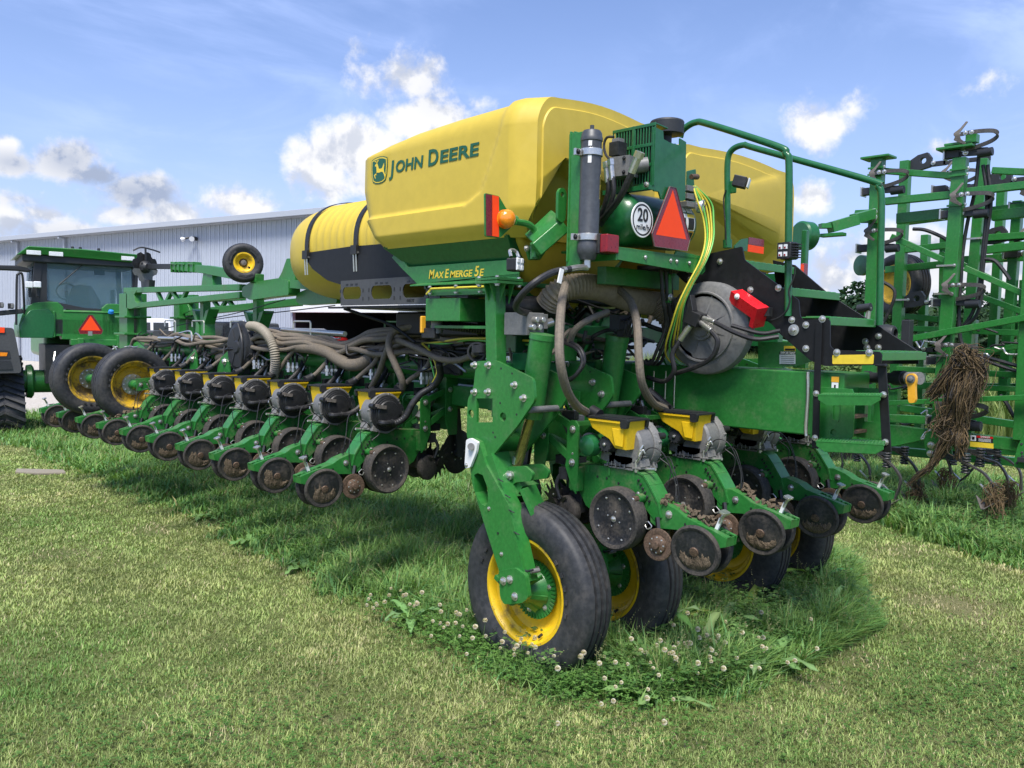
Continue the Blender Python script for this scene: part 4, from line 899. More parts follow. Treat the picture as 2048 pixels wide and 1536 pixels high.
g = G(); g.lathe([(.0, .13), (-.012, .13), (-.014, .0)], (0, 0, 0), (1, 0, 0), 'steel', 24)
for k in range(10): a = k*.6283; g.bolt((-.012, .105*math.cos(a), .105*math.sin(a)), LX, .012, 'steel')
g.lathe([(-.01, .062), (-.10, .052), (-.12, .04), (-.13, .0)], (0, 0, 0), (1, 0, 0), 'green', 22); g.build('hub', w_l)
w_l2 = copy_tree(w_l, PL_); w_l2.location = (-.74, 8.76, 1.53); w_l2.rotation_euler.x = 0
for w_, yy in ((w_l, 8.0), (w_l2, 8.76)):
    g = G(); p0 = Vector(w_.location)+Vector((0, -.12, 0))
    g.beam(p0, p0+Vector((.34, 0, .02)), .03, .15, 'green'); g.beam(p0+Vector((.30, .0, .05)), (.42, yy-.12, 1.75), .06, .16, 'green')
    g.bolt(p0+Vector((.05, -.016, 0)), BK, .018, 'steel'); g.bolt(p0+Vector((.22, -.016, .03)), BK, .014, 'gold'); part(g, 'wheel_arm', bevel=.008)

# ------------------------------------------------------------------ rear frame: toolbar, wheel plates, legs and lift cylinders
g = G(); g.box((1.16, 1.42, 1.72), (3.08, .20, .20), 'green'); g.box((1.143, 1.42, 1.94), (3.2, .16, .14), 'green_clean'); part(g, 'rear_toolbar', bevel=.012)
def leg_set(dx, name_sfx=''):
    o_ = Vector((dx, 0, 0)); T = lambda pts: [Vector(p)+o_ for p in pts]
    g = G(); pl = [(-0.56, 1.482, 2.018), (-0.56, 1.282, 2.029), (-0.56, 0.934, 1.927), (-0.56, 0.912, 1.792), (-0.56, 1.061, 1.62), (-0.56, 1.411, 1.282), (-0.56, 1.567, 1.498), (-0.56, 1.563, 1.747), (-0.56, 1.503, 1.837)]
    sq = [(-0.56, 1.47, 1.764), (-0.56, 1.309, 1.775), (-0.56, 1.305, 1.615), (-0.56, 1.465, 1.6)]
    g.plate(T(pl), (.022, 0, 0), 'green', holes=[T(sq), circ(o_+Vector((-.56, *(-0.56, 1.204, 1.66)[1:])), (1, 0, 0), .030, 14), circ(o_+Vector((-.56, *(-0.56, 1.524, 1.654)[1:])), (1, 0, 0), .030, 14)], r=.03)
    for q in [(-0.56, 1.491, 1.991), (-0.56, 1.35, 1.996), (-0.56, 1.486, 1.807), (-0.56, 1.35, 1.816), (-0.56, 1.096, 1.877), (-0.56, 1.011, 1.798)]: g.bolt(o_+Vector(q), LX, .017, 'steel', h=.03)
    for q in [(-0.561, 1.231, 1.978), (-0.561, 1.126, 1.95), (-0.561, 1.234, 1.75), (-0.561, 1.076, 1.687), (-0.561, 1.297, 1.548), (-0.561, 1.276, 1.52)]: g.cyl(o_+Vector(q), o_+Vector(q)+Vector((.004, 0, 0)), .008, 'black', n=8)
    ob = part(g, 'wheel_plate', bevel=.004)
    g = G(); g.plate([Vector(p)+o_+Vector((.30, 0, 0)) for p in pl], (.022, 0, 0), 'green', r=.03); part(g, 'wheel_plate', bevel=.004)
    g = G(); g.cyl((dx-.54, 1.42, 1.46), (dx-.24, 1.42, 1.46), .075, 'green'); part(g, 'pivot_tube')
    g = G(); g.cyl((dx-.54, 1.0, 1.72), (dx-.22, 1.0, 1.72), .022, 'alu'); part(g, 'cylinder_pin')
    # lift cylinder
    a, b_ = Vector((-0.4, 1.014, 2.21)), Vector((-0.4, 1.088, 1.774)); c = Vector((-0.4, 1.235, 1.282)); d = (b_-a).normalized(); b2 = a+d*.56
    g = G(); g.lathe([(0, .075), (0, .082), (.035, .085), (.036, .081), (.05, .081), (.56, .081), (.56, .06)], a+o_, d, 'green', 30)
    part(g, 'cylinder_barrel')
    g = G(); g.cyl(b2+o_-d*.02, c+o_, .034, 'rod', n=18); g.lathe([(0, .036), (.05, .036)], c+o_-d*.10, d, 'steel', 18); g.lathe([(0, .05), (.10, .05)], c+o_-d*.04, d, 'green', 18); part(g, 'cylinder_rod')
    # leg
    leg = [(-0.6, 1.514, 1.471), (-0.6, 1.463, 1.497), (-0.6, 1.391, 1.478), (-0.6, 1.317, 1.331), (-0.6, 1.088, 1.092), (-0.6, 0.917, 0.627), (-0.6, 1.11, 0.56), (-0.6, 1.17, 0.646), (-0.6, 1.337, 0.957), (-0.6, 1.455, 1.194)]
    slot = [(-0.6, 1.436, 1.248), (-0.6, 1.401, 1.266), (-0.6, 1.35, 1.26), (-0.6, 1.298, 1.183), (-0.6, 1.29, 1.083), (-0.6, 1.319, 1.055), (-0.6, 1.36, 1.062), (-0.6, 1.423, 1.131)]
    g = G(); g.plate(T(leg), (.02, 0, 0), 'green', holes=[T(slot)], r=.015)
    inner = [Vector(p)+Vector((.02, 0, 0)) for p in leg]
    g.plate(T(inner), (.09, 0, 0), 'green', holes=[T([Vector(p)+Vector((.02, 0, 0)) for p in slot])])
    lo = [(-0.62, 1.154, 0.654), (-0.62, 0.999, 0.707), (-0.62, 0.907, 0.681), (-0.62, 0.876, 0.54), (-0.62, 0.929, 0.495), (-0.62, 1.095, 0.445), (-0.62, 1.134, 0.482)]; g.plate(T(lo), (.035, 0, 0), 'green', r=.02)
    for q in [(-0.62, 1.104, 0.598), (-0.62, 1.043, 0.622), (-0.62, 0.994, 0.522)]: g.bolt(o_+Vector(q), LX, .019, 'steel')
    for q in [(-0.602, 1.166, 0.574), (-0.602, 1.115, 0.476), (-0.602, 1.059, 0.493), (-0.602, 1.185, 0.897), (-0.602, 1.277, 1.045)]: g.cyl(o_+Vector(q), o_+Vector(q)-Vector((.003, 0, 0)), .008, 'black', n=8)
    for q in [(-0.6, 1.279, 1.044), (-0.6, 1.149, 0.764)]: g.bolt(o_+Vector(q), LX, .010, 'steel')
    ob = part(g, 'wheel_leg', bevel=.004)
    g = G(); cap = [(-0.625, 1.496, 1.482), (-0.625, 1.455, 1.5), (-0.625, 1.378, 1.481), (-0.625, 1.392, 1.409), (-0.625, 1.45, 1.3), (-0.625, 1.496, 1.287), (-0.625, 1.507, 1.31)]; g.plate(T(cap), (.02, 0, 0), 'white', r=.012); g.cyl(o_+Vector((-0.625, 1.443, 1.443)), o_+Vector((-0.645, 1.421, 1.447)), .024, 'alu', n=20); g.bolt(o_+Vector((-0.625, 1.486, 1.312)), LX, .010, 'steel'); part(g, 'pivot_cover', bevel=.003)
    g = G(); cl = [(-0.48, 1.397, 1.241), (-0.48, 1.269, 1.313), (-0.48, 1.069, 1.345), (-0.48, 0.994, 1.308), (-0.48, 1.011, 1.254), (-0.48, 1.16, 1.223), (-0.48, 1.277, 1.087), (-0.48, 1.364, 1.16)]
    g.plate(T(cl), (.022, 0, 0), 'green', r=.02); g.plate([Vector(p)+o_+Vector((.15, 0, 0)) for p in cl], (.022, 0, 0), 'green', r=.02); g.cyl(o_+Vector((-0.5, 1.198, 1.267)), o_+Vector((-0.5, 1.198, 1.267))+Vector((.25, 0, 0)), .03, 'steel'); g.bolt(o_+Vector((-0.5, 1.198, 1.267)), LX, .022, 'steel')
    g.beam(o_+Vector((-.38, 1.15, 1.23)), o_+Vector((-.38, 1.30, 1.0)), .16, .10, 'green'); g.beam(o_+Vector((-.44, 1.08, 1.20)), o_+Vector((-.40, .97, .98)), .20, .03, 'green'); g.beam(o_+Vector((-.5, 1.35, 1.38)), o_+Vector((-.5, 1.2, 1.1)), .16, .14, 'green'); part(g, 'cylinder_clevis', bevel=.004)
    g = G(); hub_ = Vector((-.385, 1.05, .505)); g.cyl(o_+hub_-Vector((.22, 0, 0)), o_+hub_-Vector((.10, 0, 0)), .06, 'green'); part(g, 'axle_stub'); g = G(); g.box(o_+hub_+Vector((-.19, .09, .06)), (.05, .16, .03), 'green', (25, 0, 0)); part(g, 'sensor_bracket'); g = G(); g.tube([o_+Vector(q) for q in [(-0.58, 0.977, 0.724), (-0.58, 0.939, 0.693), (-0.58, 0.877, 0.713)]], .008, 'hose_black', 6); g.cyl(o_+Vector((-0.56, 0.914, 0.692)), o_+Vector((-0.5, 0.901, 0.693)), .015, 'alu', n=10); part(g, 'speed_sensor')
    g = G()
    for q in [(-0.598, 1.18, 1.249), (-0.598, 1.11, 1.154), (-0.598, 1.07, 1.062), (-0.598, 1.02, 0.927)]: g.tube([o_+Vector(q)+Vector((0, .02, .005)), o_+Vector(q)-Vector((.004, .01, 0)), o_+Vector(q)-Vector((0, .03, .006))], .004, 'hose_black', 5)
    part(g, 'cable_tie')
leg_set(0.0); leg_set(.77)
for dx in (2.29, 3.05): leg_set(dx)
# post up to the tank frame with its flange
g = G(); g.beam((-0.46, 1.415, 2.542), (-.46, 1.385, 1.98), .10, .105, 'green', (0, 1, 0)); part(g, 'tank_post', bevel=.008)
g = G(); c = Vector((-.45, 1.385, 2.548)); g.box(c, (.24, .22, .018), 'green'); g.box(c+Vector((0, 0, .022)), (.24, .22, .016), 'green')
for a in (-.1, .1):
    for b_ in (-.09, .09): g.bolt(c+Vector((a, b_, .03)), UP, .013, 'steel'); g.bolt(c+Vector((a, b_, -.012)), (0, 0, -1), .015, 'steel')
for a in (-1, 1): g.plate([c+Vector((a*.04, -.052, -.01)), c+Vector((a*.04, -.10, -.01)), c+Vector((a*.04, -.052, -.14))], (.01, 0, 0), 'green'); g.plate([c+Vector((-.052, a*.03, -.01)), c+Vector((-.11, a*.03, -.01)), c+Vector((-.052, a*.03, -.14))], (0, .01, 0), 'green')
part(g, 'post_flange', bevel=.003)

# ------------------------------------------------------------------ seed tanks
def tank(x0, x1, yo, name, label=None):
    """moulded hopper tank; the outside face is x0, side panel with a raised surround"""
    S = lambda t: max(0, min(1, t))**2*(3-2*max(0, min(1, t)))
    def yf(z): return np.interp(z, [2.86, 3.1, 3.34, 3.61, 3.9], [2.83, 3.02, 3.09, 3.09, 2.98])
    def yr(z): return np.interp(z, [2.86, 3.05, 3.2, 3.9], [1.27, 1.13, 1.12, 1.13])
    def ztop(y): return np.interp(y, [1.12, 1.36, 1.40, 1.9, 2.4, 2.7, 2.9, 3.05], [3.785, 3.79, 3.765, 3.755, 3.73, 3.69, 3.64, 3.57])
    def ycr(z): return np.interp(z, [3.115, 3.18, 3.35, 3.72], [1.76, 1.61, 1.52, 1.37])
    def disp(y, z): return .030*max(S((3.125-z)/.03), S((ycr(z)-y)/.035))
    wdt = x1-x0; ring = []
    zs = [2.86, 2.90]+list(np.linspace(2.95, 3.60, 45))
    sidep = [('s', z) for z in zs]
    ys = np.concatenate([[0, .012, .035, .06], np.linspace(.085, .93, 62), [.955, .975, .99, 1.0]])
    vs, W_ = [], None
    for q, t in enumerate(ys):
        inset = 0
        row = []
        def addp(xf, z, side):
            y = yr(z)+(yf(z)-yr(z))*t
            row.append([xf, y, z])
        yy_ = 1.12+1.9*t; zt = ztop(yy_)
        e0 = S(1-t/.085); e1 = S((t-.93)/.07)   # chamfered rear corner, rounded front
        ins = .085*min(1, max(0, 1-t/.085))+.045*e1**2
        for z in zs:
            y = yr(z)+(yf(z)-yr(z))*t; belly = .004*math.sin(math.pi*S((z-2.9)/.8))
            low = .06*S((2.96-z)/.1)
            row.append([x0+ins+low+.02-disp(y, z)-belly, y, z])
        zs_ = zt-.0
        for a in np.linspace(0, math.pi/2, 9)[1:]:
            z = 3.60+(zs_-3.60)*math.sin(a); xx = x0+ins+.02-disp(yr(3.6)+(yf(3.6)-yr(3.6))*t, 3.6)*(1-math.sin(a))+ .13*(1-math.cos(a)); y = yr(z)+(yf(z)-yr(z))*t; row.append([xx, y, z])
        for f_ in np.linspace(.2, .8, 9):
            xx = x0+wdt*f_; y = yr(zs_)+(yf(zs_)-yr(zs_))*t; row.append([xx, y, zs_+.035*math.sin(math.pi*(f_-.18)/.64)])
        for a in np.linspace(math.pi/2, 0, 5)[:-1]:
            z = 3.60+(zs_-3.60)*math.sin(a); xx = x1-ins-.13*(1-math.cos(a)); y = yr(z)+(yf(z)-yr(z))*t; row.append([xx, y, z])
        for z in np.linspace(3.6, 2.86, 6):
            y = yr(z)+(yf(z)-yr(z))*t; low = .06*S((2.96-z)/.1); row.append([x1-ins-low, y, z])
        W_ = len(row); vs += row
    n = len(ys)
    fs = [(i*W_+j, i*W_+(j+1) % W_, (i+1)*W_+(j+1) % W_, (i+1)*W_+j) for i in range(n-1) for j in range(W_)]
    # end caps, with a shallow raised panel on the rear one
    for i in (0, n-1):
        base = i*W_; rr = vs[base:base+W_]; cx = np.mean([p[0] for p in rr]); cz = np.mean([p[2] for p in rr]); k0 = len(vs)
        prev = list(range(base, base+W_))
        for (f_, dy) in ((.93, 0.0), (.84, -.002), (.82, -.014), (.0, -.016)):
            cur = []
            for p in rr: vs.append([cx+(p[0]-cx)*f_, p[1]+dy*(1 if i == 0 else -1.2), cz+(p[2]-cz)*f_]); cur.append(len(vs)-1)
            fs += [(prev[j], prev[(j+1) % W_], cur[(j+1) % W_], cur[j]) for j in range(W_)]; prev = cur
    g = G(); g.add([(p[0], p[1]+yo, p[2]) for p in vs], fs, 'tank')
    o = part(g, name, smooth=48, label=label)
    g = G(); a0, a1 = x0+.10, x1-.08   # hopper bottom below the tank
    b = [(a0, 1.30), (a1, 1.30), (a1, 2.72), (a0, 2.72)]; c = [(x0+wdt*.34, 1.55), (x0+wdt*.66, 1.55), (x0+wdt*.66, 1.95), (x0+wdt*.34, 1.95)]
    g.add([(p[0], p[1]+yo, 2.88) for p in b]+[(p[0], p[1]+yo, 2.38) for p in c], [(0, 1, 2, 3), (0, 1, 5, 4), (1, 2, 6, 5), (2, 3, 7, 6), (3, 0, 4, 7), (4, 5, 6, 7)], 'tank'); g.build('tank_bottom', o, bevel=.05, seg=3)
    g = G(); g.lathe([(0, .22), (.05, .22), (.07, .20), (.07, 0)], ((x0+x1)/2, 2.1+yo, 3.715), (0, 0, 1), 'black', 28); g.build('tank_lid', o)
    return o
tk1 = tank(-.45, .98, 0.0, 'seed_tank', 'yellow seed tank with lettered side')
tk2 = tank(1.28, 3.36, .13, 'seed_tank', 'yellow seed tank behind the handrails')
# lettering on the near tank
def onx(name, txt, p, y1, cap, mat, par, x_, shear=.0, bold=.0): 
    return lettering(name, txt, (x_, p[1], p[2]), (0, -1, 0), (0, 0, 1), cap/.70, mat, par, bold=bold, shear=shear, width=p[1]-y1)
TX = -.4365
zb = 3.437
onx('tank_lettering', 'J', (0, (-0.445, 2.67, 3.448)[1], zb-.012), (-0.445, 2.605, 3.44)[1], .108, 'decal_green', tk1, TX, .1, .03)
onx('tank_lettering', 'OHN', (0, (-0.445, 2.608, 3.44)[1], zb), (-0.445, 2.264, 3.398)[1], .085, 'decal_green', tk1, TX, .1, .026)
onx('tank_lettering', 'D', (0, (-0.445, 2.204, 3.391)[1], zb-.002), (-0.445, 2.085, 3.376)[1], .115, 'decal_green', tk1, TX, .05, .026)
onx('tank_lettering', 'EERE', (0, (-0.445, 2.068, 3.374)[1], zb+.002), (-0.445, 1.64, 3.404)[1], .088, 'decal_green', tk1, TX, .05, .026)
# emblem: shield with a leaping stag
def shield(s): return [(-.88*s, .80*s), (-.5*s, .93*s), (0, .98*s), (.5*s, .93*s), (.88*s, .80*s), (.92*s, .3*s), (.86*s, -.4*s), (.72*s, -.80*s), (.4*s, -.95*s), (0, -.99*s), (-.4*s, -.95*s), (-.72*s, -.80*s), (-.86*s, -.4*s), (-.92*s, .3*s)]
ec = (-0.445, 2.819, 3.482); ew = ((-0.445, 2.944, 3.497)[1]-(-0.445, 2.704, 3.467)[1])/2; eh = .108
def emb(pts, x_, mat): g_.plate([(x_, ec[1]-a*ew, ec[2]+b_*eh) for a, b_ in pts], (-.0012, 0, 0), mat)
g_ = G(); emb(shield(1.0), TX, 'decal_green'); emb(shield(.93), TX-.0014, 'decal_yellow'); emb(shield(.85), TX-.0028, 'decal_green')
stag = [(-.46, .40), (-.30, .50), (-.20, .48), (-.10, .30), (-.02, .10), (.16, .06), (.36, .10), (.48, .30), (.56, .44), (.58, .22), (.54, .0), (.56, -.16), (.72, -.46), (.66, -.64), (.60, -.44), (.44, -.20), (.26, -.16), (.02, -.20), (-.14, -.16), (-.34, -.22), (-.56, -.30), (-.46, -.52), (-.36, -.60), (-.40, -.48), (-.46, -.34), (-.30, -.34), (-.26, -.10), (-.28, .12), (-.30, .28), (-.44, .32)]
emb(stag, TX-.0042, 'decal_yellow')
for an in ([(-.24, .48), (-.36, .66), (-.40, .80), (-.33, .70), (-.20, .50)], [(-.22, .50), (-.20, .70), (-.26, .86), (-.16, .72), (-.17, .50)], [(-.20, .60), (-.06, .72), (-.02, .80), (-.04, .68), (-.18, .55)], [(-.30, .58), (-.50, .66), (-.54, .72), (-.46, .70), (-.28, .64)]): emb(an, TX-.0042, 'decal_yellow')
g_.build('emblem', tk1, smooth=0)
# green tank cradle: flared shroud and lettered side panel
g = G(); xo, xi = -.405, -.30
g.plate([(xo, 2.80, 2.872), (xo, 1.36, 2.872), (xi, 1.40, 2.705), (xi, 2.56, 2.705)], (.03, 0, .01), 'green_clean')
g.plate([(xo, 2.80, 2.872), (xi, 2.56, 2.705), (.8, 2.56, 2.705), (.9, 2.80, 2.872)], (0, -.02, .01), 'green_clean')
g.plate([(xo, 1.36, 2.872), (xi, 1.40, 2.705), (.8, 1.40, 2.705), (.9, 1.36, 2.872)], (0, .02, .01), 'green_clean')
part(g, 'tank_shroud', smooth=20)
g = G(); g.plate([(-.335, 2.78, 2.80), (-.335, 2.72, 2.84), (-.335, 2.56, 2.715), (-.335, 1.40, 2.715), (-.335, 1.30, 2.70), (-.335, 1.32, 2.575), (-.335, 2.42, 2.572), (-.335, 2.62, 2.69)], (.012, 0, 0), 'green')
g.plate([(-.335, 2.42, 2.572), (-.335, 1.32, 2.575), (-.345, 1.32, 2.56), (-.40, 2.0, 2.556), (-.40, 2.45, 2.556)], (0, 0, .012), 'green'); g.box((.30, 1.9, 2.555), (1.2, 1.0, .03), 'green_clean')
pn = part(g, 'lettered_panel', bevel=.004)
XP = -.3365
lt_ = [('M', (-0.337, 2.299, 2.624), (-0.337, 2.232, 2.622), .066), ('AX', (-0.337, 2.226, 2.621), (-0.337, 2.112, 2.617), .048), ('E', (-0.337, 2.107, 2.617), (-0.337, 2.06, 2.616), .064), ('MERGE', (-0.337, 2.048, 2.615), (-0.337, 1.795, 2.607), .048), ('5', (-0.337, 1.773, 2.606), (-0.337, 1.724, 2.604), .072), ('E', (-0.337, 1.719, 2.604), (-0.337, 1.671, 2.602), .050)]
for txt, a, b_, cap in lt_: onx('panel_lettering', txt, (0, a[1], 2.615), b_[1], cap, 'decal_yellow', pn, XP, .18, .018)
# green control box under the cradle and its pipe
g = G(); g.box((-.275, 2.05, 2.375), (.25, .40, .17), 'green'); bx = part(g, 'control_box', bevel=.006)
g = G(); g.tube([(-.43, 2.20, 2.49), (-.43, 2.15, 2.53), (-.43, 1.55, 2.53), (-.40, 1.50, 2.49)], .008, 'line_yellow', 8, smooth=False)
for y_ in (2.16, 1.86, 1.6): g.bolt((-.43, y_, 2.54), UP, .012, 'steel'); g.bolt((-.43, y_, 2.50), (0, 0, -1), .012, 'steel')
g.box((-.2, 1.85, 2.50), (.42, .7, .04), 'green'); part(g, 'box_bracket')
g = G(); g.box((-.2, 1.8, 2.25), (.3, .9, .02), 'green'); part(g, 'shelf_plate')
# corner marker board, amber lamp and work lamp on their arm
g = G(); mo = [(-0.776, 1.18, 3.087), (-0.656, 1.18, 3.083), (-0.593, 1.18, 3.015), (-0.547, 1.18, 2.982), (-0.545, 1.18, 2.895), (-0.64, 1.18, 2.819), (-0.765, 1.18, 2.817)]
g.plate(mo, (0, .012, 0), 'green', r=.012); mb = part(g, 'marker_board')
g = G(); g.plate([(-0.771, 1.176, 3.081), (-0.72, 1.176, 3.081), (-0.713, 1.176, 2.824), (-0.76, 1.176, 2.823)], (0, .003, 0), 'maroon'); g.plate([(-0.716, 1.176, 3.082), (-0.66, 1.176, 3.079), (-0.653, 1.176, 2.824), (-0.709, 1.176, 2.825)], (0, .003, 0), 'orange_red'); g.build('reflector', mb)
ac = Vector((-0.614, 1.15, 2.94)); g = G(); g.lathe([(0, .054), (-.015, .060), (-.035, .057), (-.05, .046), (-.06, .025), (-.063, 0)], ac+Vector((0, .01, 0)), (.25, 1, 0), 'amber', 28); g.lathe([(0, .062), (.012, .062)], ac+Vector((0, .01, 0)), (.25, 1, 0), 'amber', 28); part(g, 'amber_lamp')
g = G(); g.tube([(-0.539, 1.15, 2.932), (-0.424, 1.15, 2.928), (-0.363, 1.15, 2.895), (-0.346, 1.15, 2.805), (-0.348, 1.15, 2.716)], .022, 'green', 10); g.cyl((-0.564, 1.17, 2.941), (-0.511, 1.17, 2.946), .03, 'green'); part(g, 'lamp_arm')
g = G(); g.plate([(-0.254, 1.2, 2.876), (-0.227, 1.2, 2.929), (-0.192, 1.2, 2.909), (-0.197, 1.2, 2.764), (-0.249, 1.2, 2.709), (-0.344, 1.2, 2.702), (-0.37, 1.2, 2.766)], (0, .02, 0), 'green', r=.01)
for q_ in [(-0.399, 1.18, 2.772), (-0.329, 1.18, 2.785), (-0.338, 1.18, 2.751), (-0.281, 1.18, 2.779)]: g.bolt(q_, BK, .016, 'steel')
g.cyl((-0.331, 1.17, 2.817), (-0.327, 1.17, 2.708), .034, 'green'); part(g, 'lamp_bracket', bevel=.003)
wl_ = Vector((-0.596, 1.05, 2.65)); g = G(); g.box(wl_+Vector((0.03, .06, 0)), (.095, .09, .085), 'black', (0, 0, 18)); lmp = part(g, 'work_lamp', bevel=.012)
g = G(); g.box(wl_+Vector((.015, .004, 0)), (.085, .012, .08), 'lamp_face', (0, 0, 18))
for a in (-1, 1):
    for b_ in (-1, 1): g.box(wl_+Vector((.013+a*.024, -.004+a*.008, b_*.022)), (.032, .008, .030), 'white', (0, 0, 18))
g.build('lens', lmp, bevel=.006)
g = G(); g.tube([wl_+Vector((-.01, .06, .05)), wl_+Vector((.0, .08, .09)), wl_+Vector((.06, .09, .09)), wl_+Vector((.07, .07, .05))], .012, 'steel', 6); g.build('lamp_yoke', lmp)

# ------------------------------------------------------------------ long yellow liquid tank in front
g = G(); yb0, yb1, cx, cz, rx, rz = 2.7, 5.22, .47, 2.98, .62, .47
n = 64; ysamp = np.concatenate([np.linspace(yb0, 4.45, 120), 4.45+(yb1-4.45)*np.sin(np.linspace(0, math.pi/2, 22))[1:]])
vs = []
for y in ysamp:
    k = 1.0 if y <= 4.45 else math.sqrt(max(0, 1-((y-4.45)/(yb1-4.45))**2))**.8
    k = max(k, .02)
    for j in range(n):
        a = 2*math.pi*j/n; c_, s_ = math.cos(a), math.sin(a)
        rib = 0
        if 2.95 < y < 4.5 and s_ > -.1: 
            ph = ((y-2.98) % .118)/.118; rib = .013*math.exp(-((ph-.5)/.17)**2)*min(1, (s_+.1)*5)
            if -.02 < s_-.22 < .06: rib *= .1
        ex = .82
        vs.append((cx+(rx+rib)*k*math.copysign(abs(c_)**ex, c_), y, cz+(rz+rib)*(.35+.65*k if k > .3 else .35+.65*k)*k**.25*math.copysign(abs(s_)**ex, s_) if k > .05 else cz+.02*s_))
m_ = len(ysamp)
g.add(vs, [(i*n+j, i*n+(j+1) % n, (i+1)*n+(j+1) % n, (i+1)*n+j) for i in range(m_-1) for j in range(n)]+[tuple(range(n)), tuple((m_-1)*n+j for j in range(n))], 'tank')
lt = part(g, 'liquid_tank', smooth=50)
for y_ in (3.55, 4.38):
    g = G(); pts = []
    for a in np.linspace(math.pi*1.02, math.pi*.30, 26):
        c_, s_ = math.cos(a), math.sin(a); pts.append(Vector((cx+(rx+.022)*math.copysign(abs(c_)**.82, c_), y_, cz+(rz+.022)*math.copysign(abs(s_)**.82, s_))))
    for a, b_ in zip(pts, pts[1:]): g.beam(a, b_+(b_-a)*.05, .062, .006, 'black', (b_-a).cross(Vector((0, 1, 0))))
    g.box(pts[0]+Vector((-.01, 0, -.01)), (.03, .09, .08), 'black'); st = g.build('tank_strap', PL_)
    g = G(); g.cyl(pts[0]+Vector((-.01, .02, -.02)), pts[0]+Vector((.0, .02, -.20)), .007, 'steel', n=6); g.cyl(pts[0]+Vector((-.01, -.02, -.02)), pts[0]+Vector((.0, -.02, -.20)), .007, 'steel', n=6); g.box(pts[0]+Vector((-.005, 0, -.035)), (.02, .10, .015), 'steel'); g.build('strap_bolt', st)
g = G(); sk = [(-0.17, 4.468, 2.937), (-0.17, 3.64, 2.954), (-0.17, 3.166, 2.946), (-0.17, 2.621, 2.625), (-0.17, 3.715, 2.607), (-0.17, 4.008, 2.665), (-0.17, 4.274, 2.781)]
g.plate(sk, (.02, 0, 0), 'black_steel', r=.02); g.plate([(p[0]+.02, p[1], p[2]) for p in sk], (.03, 0, 0), 'black_steel'); part(g, 'tank_saddle')

# black step panel with oval openings
g = G(); 
def ov(ya, yb_, zc, r_, x_): return [(x_, ya-r_*.8+r_*.8*math.cos(t), zc+r_*math.sin(t)) for t in np.linspace(math.pi/2, -math.pi/2, 9)]+[(x_, yb_+r_*.8-r_*.8*math.cos(t), zc+r_*math.sin(t)) for t in np.linspace(-math.pi/2, math.pi/2, 9)]
zc = 2.515
hs = [ov((-0.3, 3.551, 2.535)[1], (-0.3, 3.265, 2.528)[1], (-0.3, 3.41, 2.532)[2], .052, -.30), ov((-0.3, 3.117, 2.53)[1], (-0.3, 2.819, 2.523)[1], (-0.3, 2.966, 2.53)[2], .055, -.30), ov((-0.3, 2.678, 2.54)[1], (-0.3, 2.375, 2.533)[1], (-0.3, 2.527, 2.532)[2], .055, -.30)]
pz = [(-.30, 3.58, 2.64), (-.30, 2.20, 2.645), (-.30, 2.20, 2.425), (-.30, 3.58, 2.425)]
g.plate(pz, (.008, 0, 0), 'charcoal', holes=hs)
for h_ in hs:
    ys_ = [p[1] for p in h_]; a, b_ = max(ys_), min(ys_)
    for q in range(3): g.box((-.3015, b_+(a-b_)*(.25+.25*q), 2.605), (.003, .035, .012), 'black')
    for yy in (a+.03, b_-.03):
        for z_ in (2.55, 2.48): g.box((-.3015, yy, z_), (.003, .01, .03), 'black')
g.box((.16, 2.9, 2.41), (.90, 1.35, .02), 'black_steel')
sp = part(g, 'step_panel'); lettering('panel_number', '41BLYT', (-.3015, 2.62, 2.445), (0, -1, 0), (0, 0, 1), .03, 'ink', sp, bold=.03)
g = G(); g.box((-.355, 3.52, 2.405), (.03, .30, .015), 'black_steel'); g.tube([(-.28, 3.55, 2.40), (-.2, 3.35, 2.34), (-.1, 3.1, 2.26), (0, 2.9, 2.12)], .014, 'black_steel', 8); part(g, 'panel_bracket')
g = G(); g.box((.3, 2.7, 2.28), (.5, 1.1, .2), 'black_steel'); g.box((.4, 2.9, 2.1), (.3, .6, .5), 'cab_dark'); part(g, 'pump_box', bevel=.02)
g = G(); g.tube([(-.26, 2.24, 2.27), (-.12, 2.1, 2.25), (.1, 1.9, 2.22)], .04, 'hose_black', 12, corr=.006, pitch=.02); g.cyl((-.31, 2.22, 2.30), (-.31, 2.22, 2.20), .045, 'alu'); part(g, 'suction_hose')
g = G(); g.beam((-.36, 2.33, 2.33), (-.36, 2.33, 2.20), .025, .045, 'gold'); g.box((-.33, 2.27, 2.2), (.06, .16, .08), 'black'); part(g, 'valve_handle', bevel=.008)
# ------------------------------------------------------------------ equipment on the rear platform
YA = .70
# accumulator cylinder in its channel
g = G(); ch = [(-0.319, 0.88, 3.505), (-0.243, 0.88, 3.5), (-0.252, 0.88, 2.706), (-0.327, 0.88, 2.675)]
g.plate(ch, (0, .012, 0), 'green'); g.box((-.30, .84, 3.06), (.03, .12, .86), 'green'); g.plate([(p[0]+.0, .88, p[2]) for p in [(-0.282, 0.88, 3.512), (-0.035, 0.88, 3.514), (-0.023, 0.88, 2.711), (-0.299, 0.88, 2.677)]], (0, .010, 0), 'green')
part(g, 'channel_bracket', bevel=.004)
ca, cb = Vector((-0.277, 0.74, 3.491)), Vector((-0.289, 0.74, 2.684)); d = (cb-ca).normalized(); L_ = (cb-ca).length
g = G(); g.lathe([(-.035, 0), (-.035, .013), (0, .013), (0, .054), (.015, .064), (.04, .067), (.045, .070), (.065, .070), (.07, .0655), (L_-.10, .0655), (L_-.09, .069), (L_-.05, .069), (L_-.03, .06), (L_, .046), (L_, 0)], ca, d, 'acc', 40)
ac_ = part(g, 'accumulator')
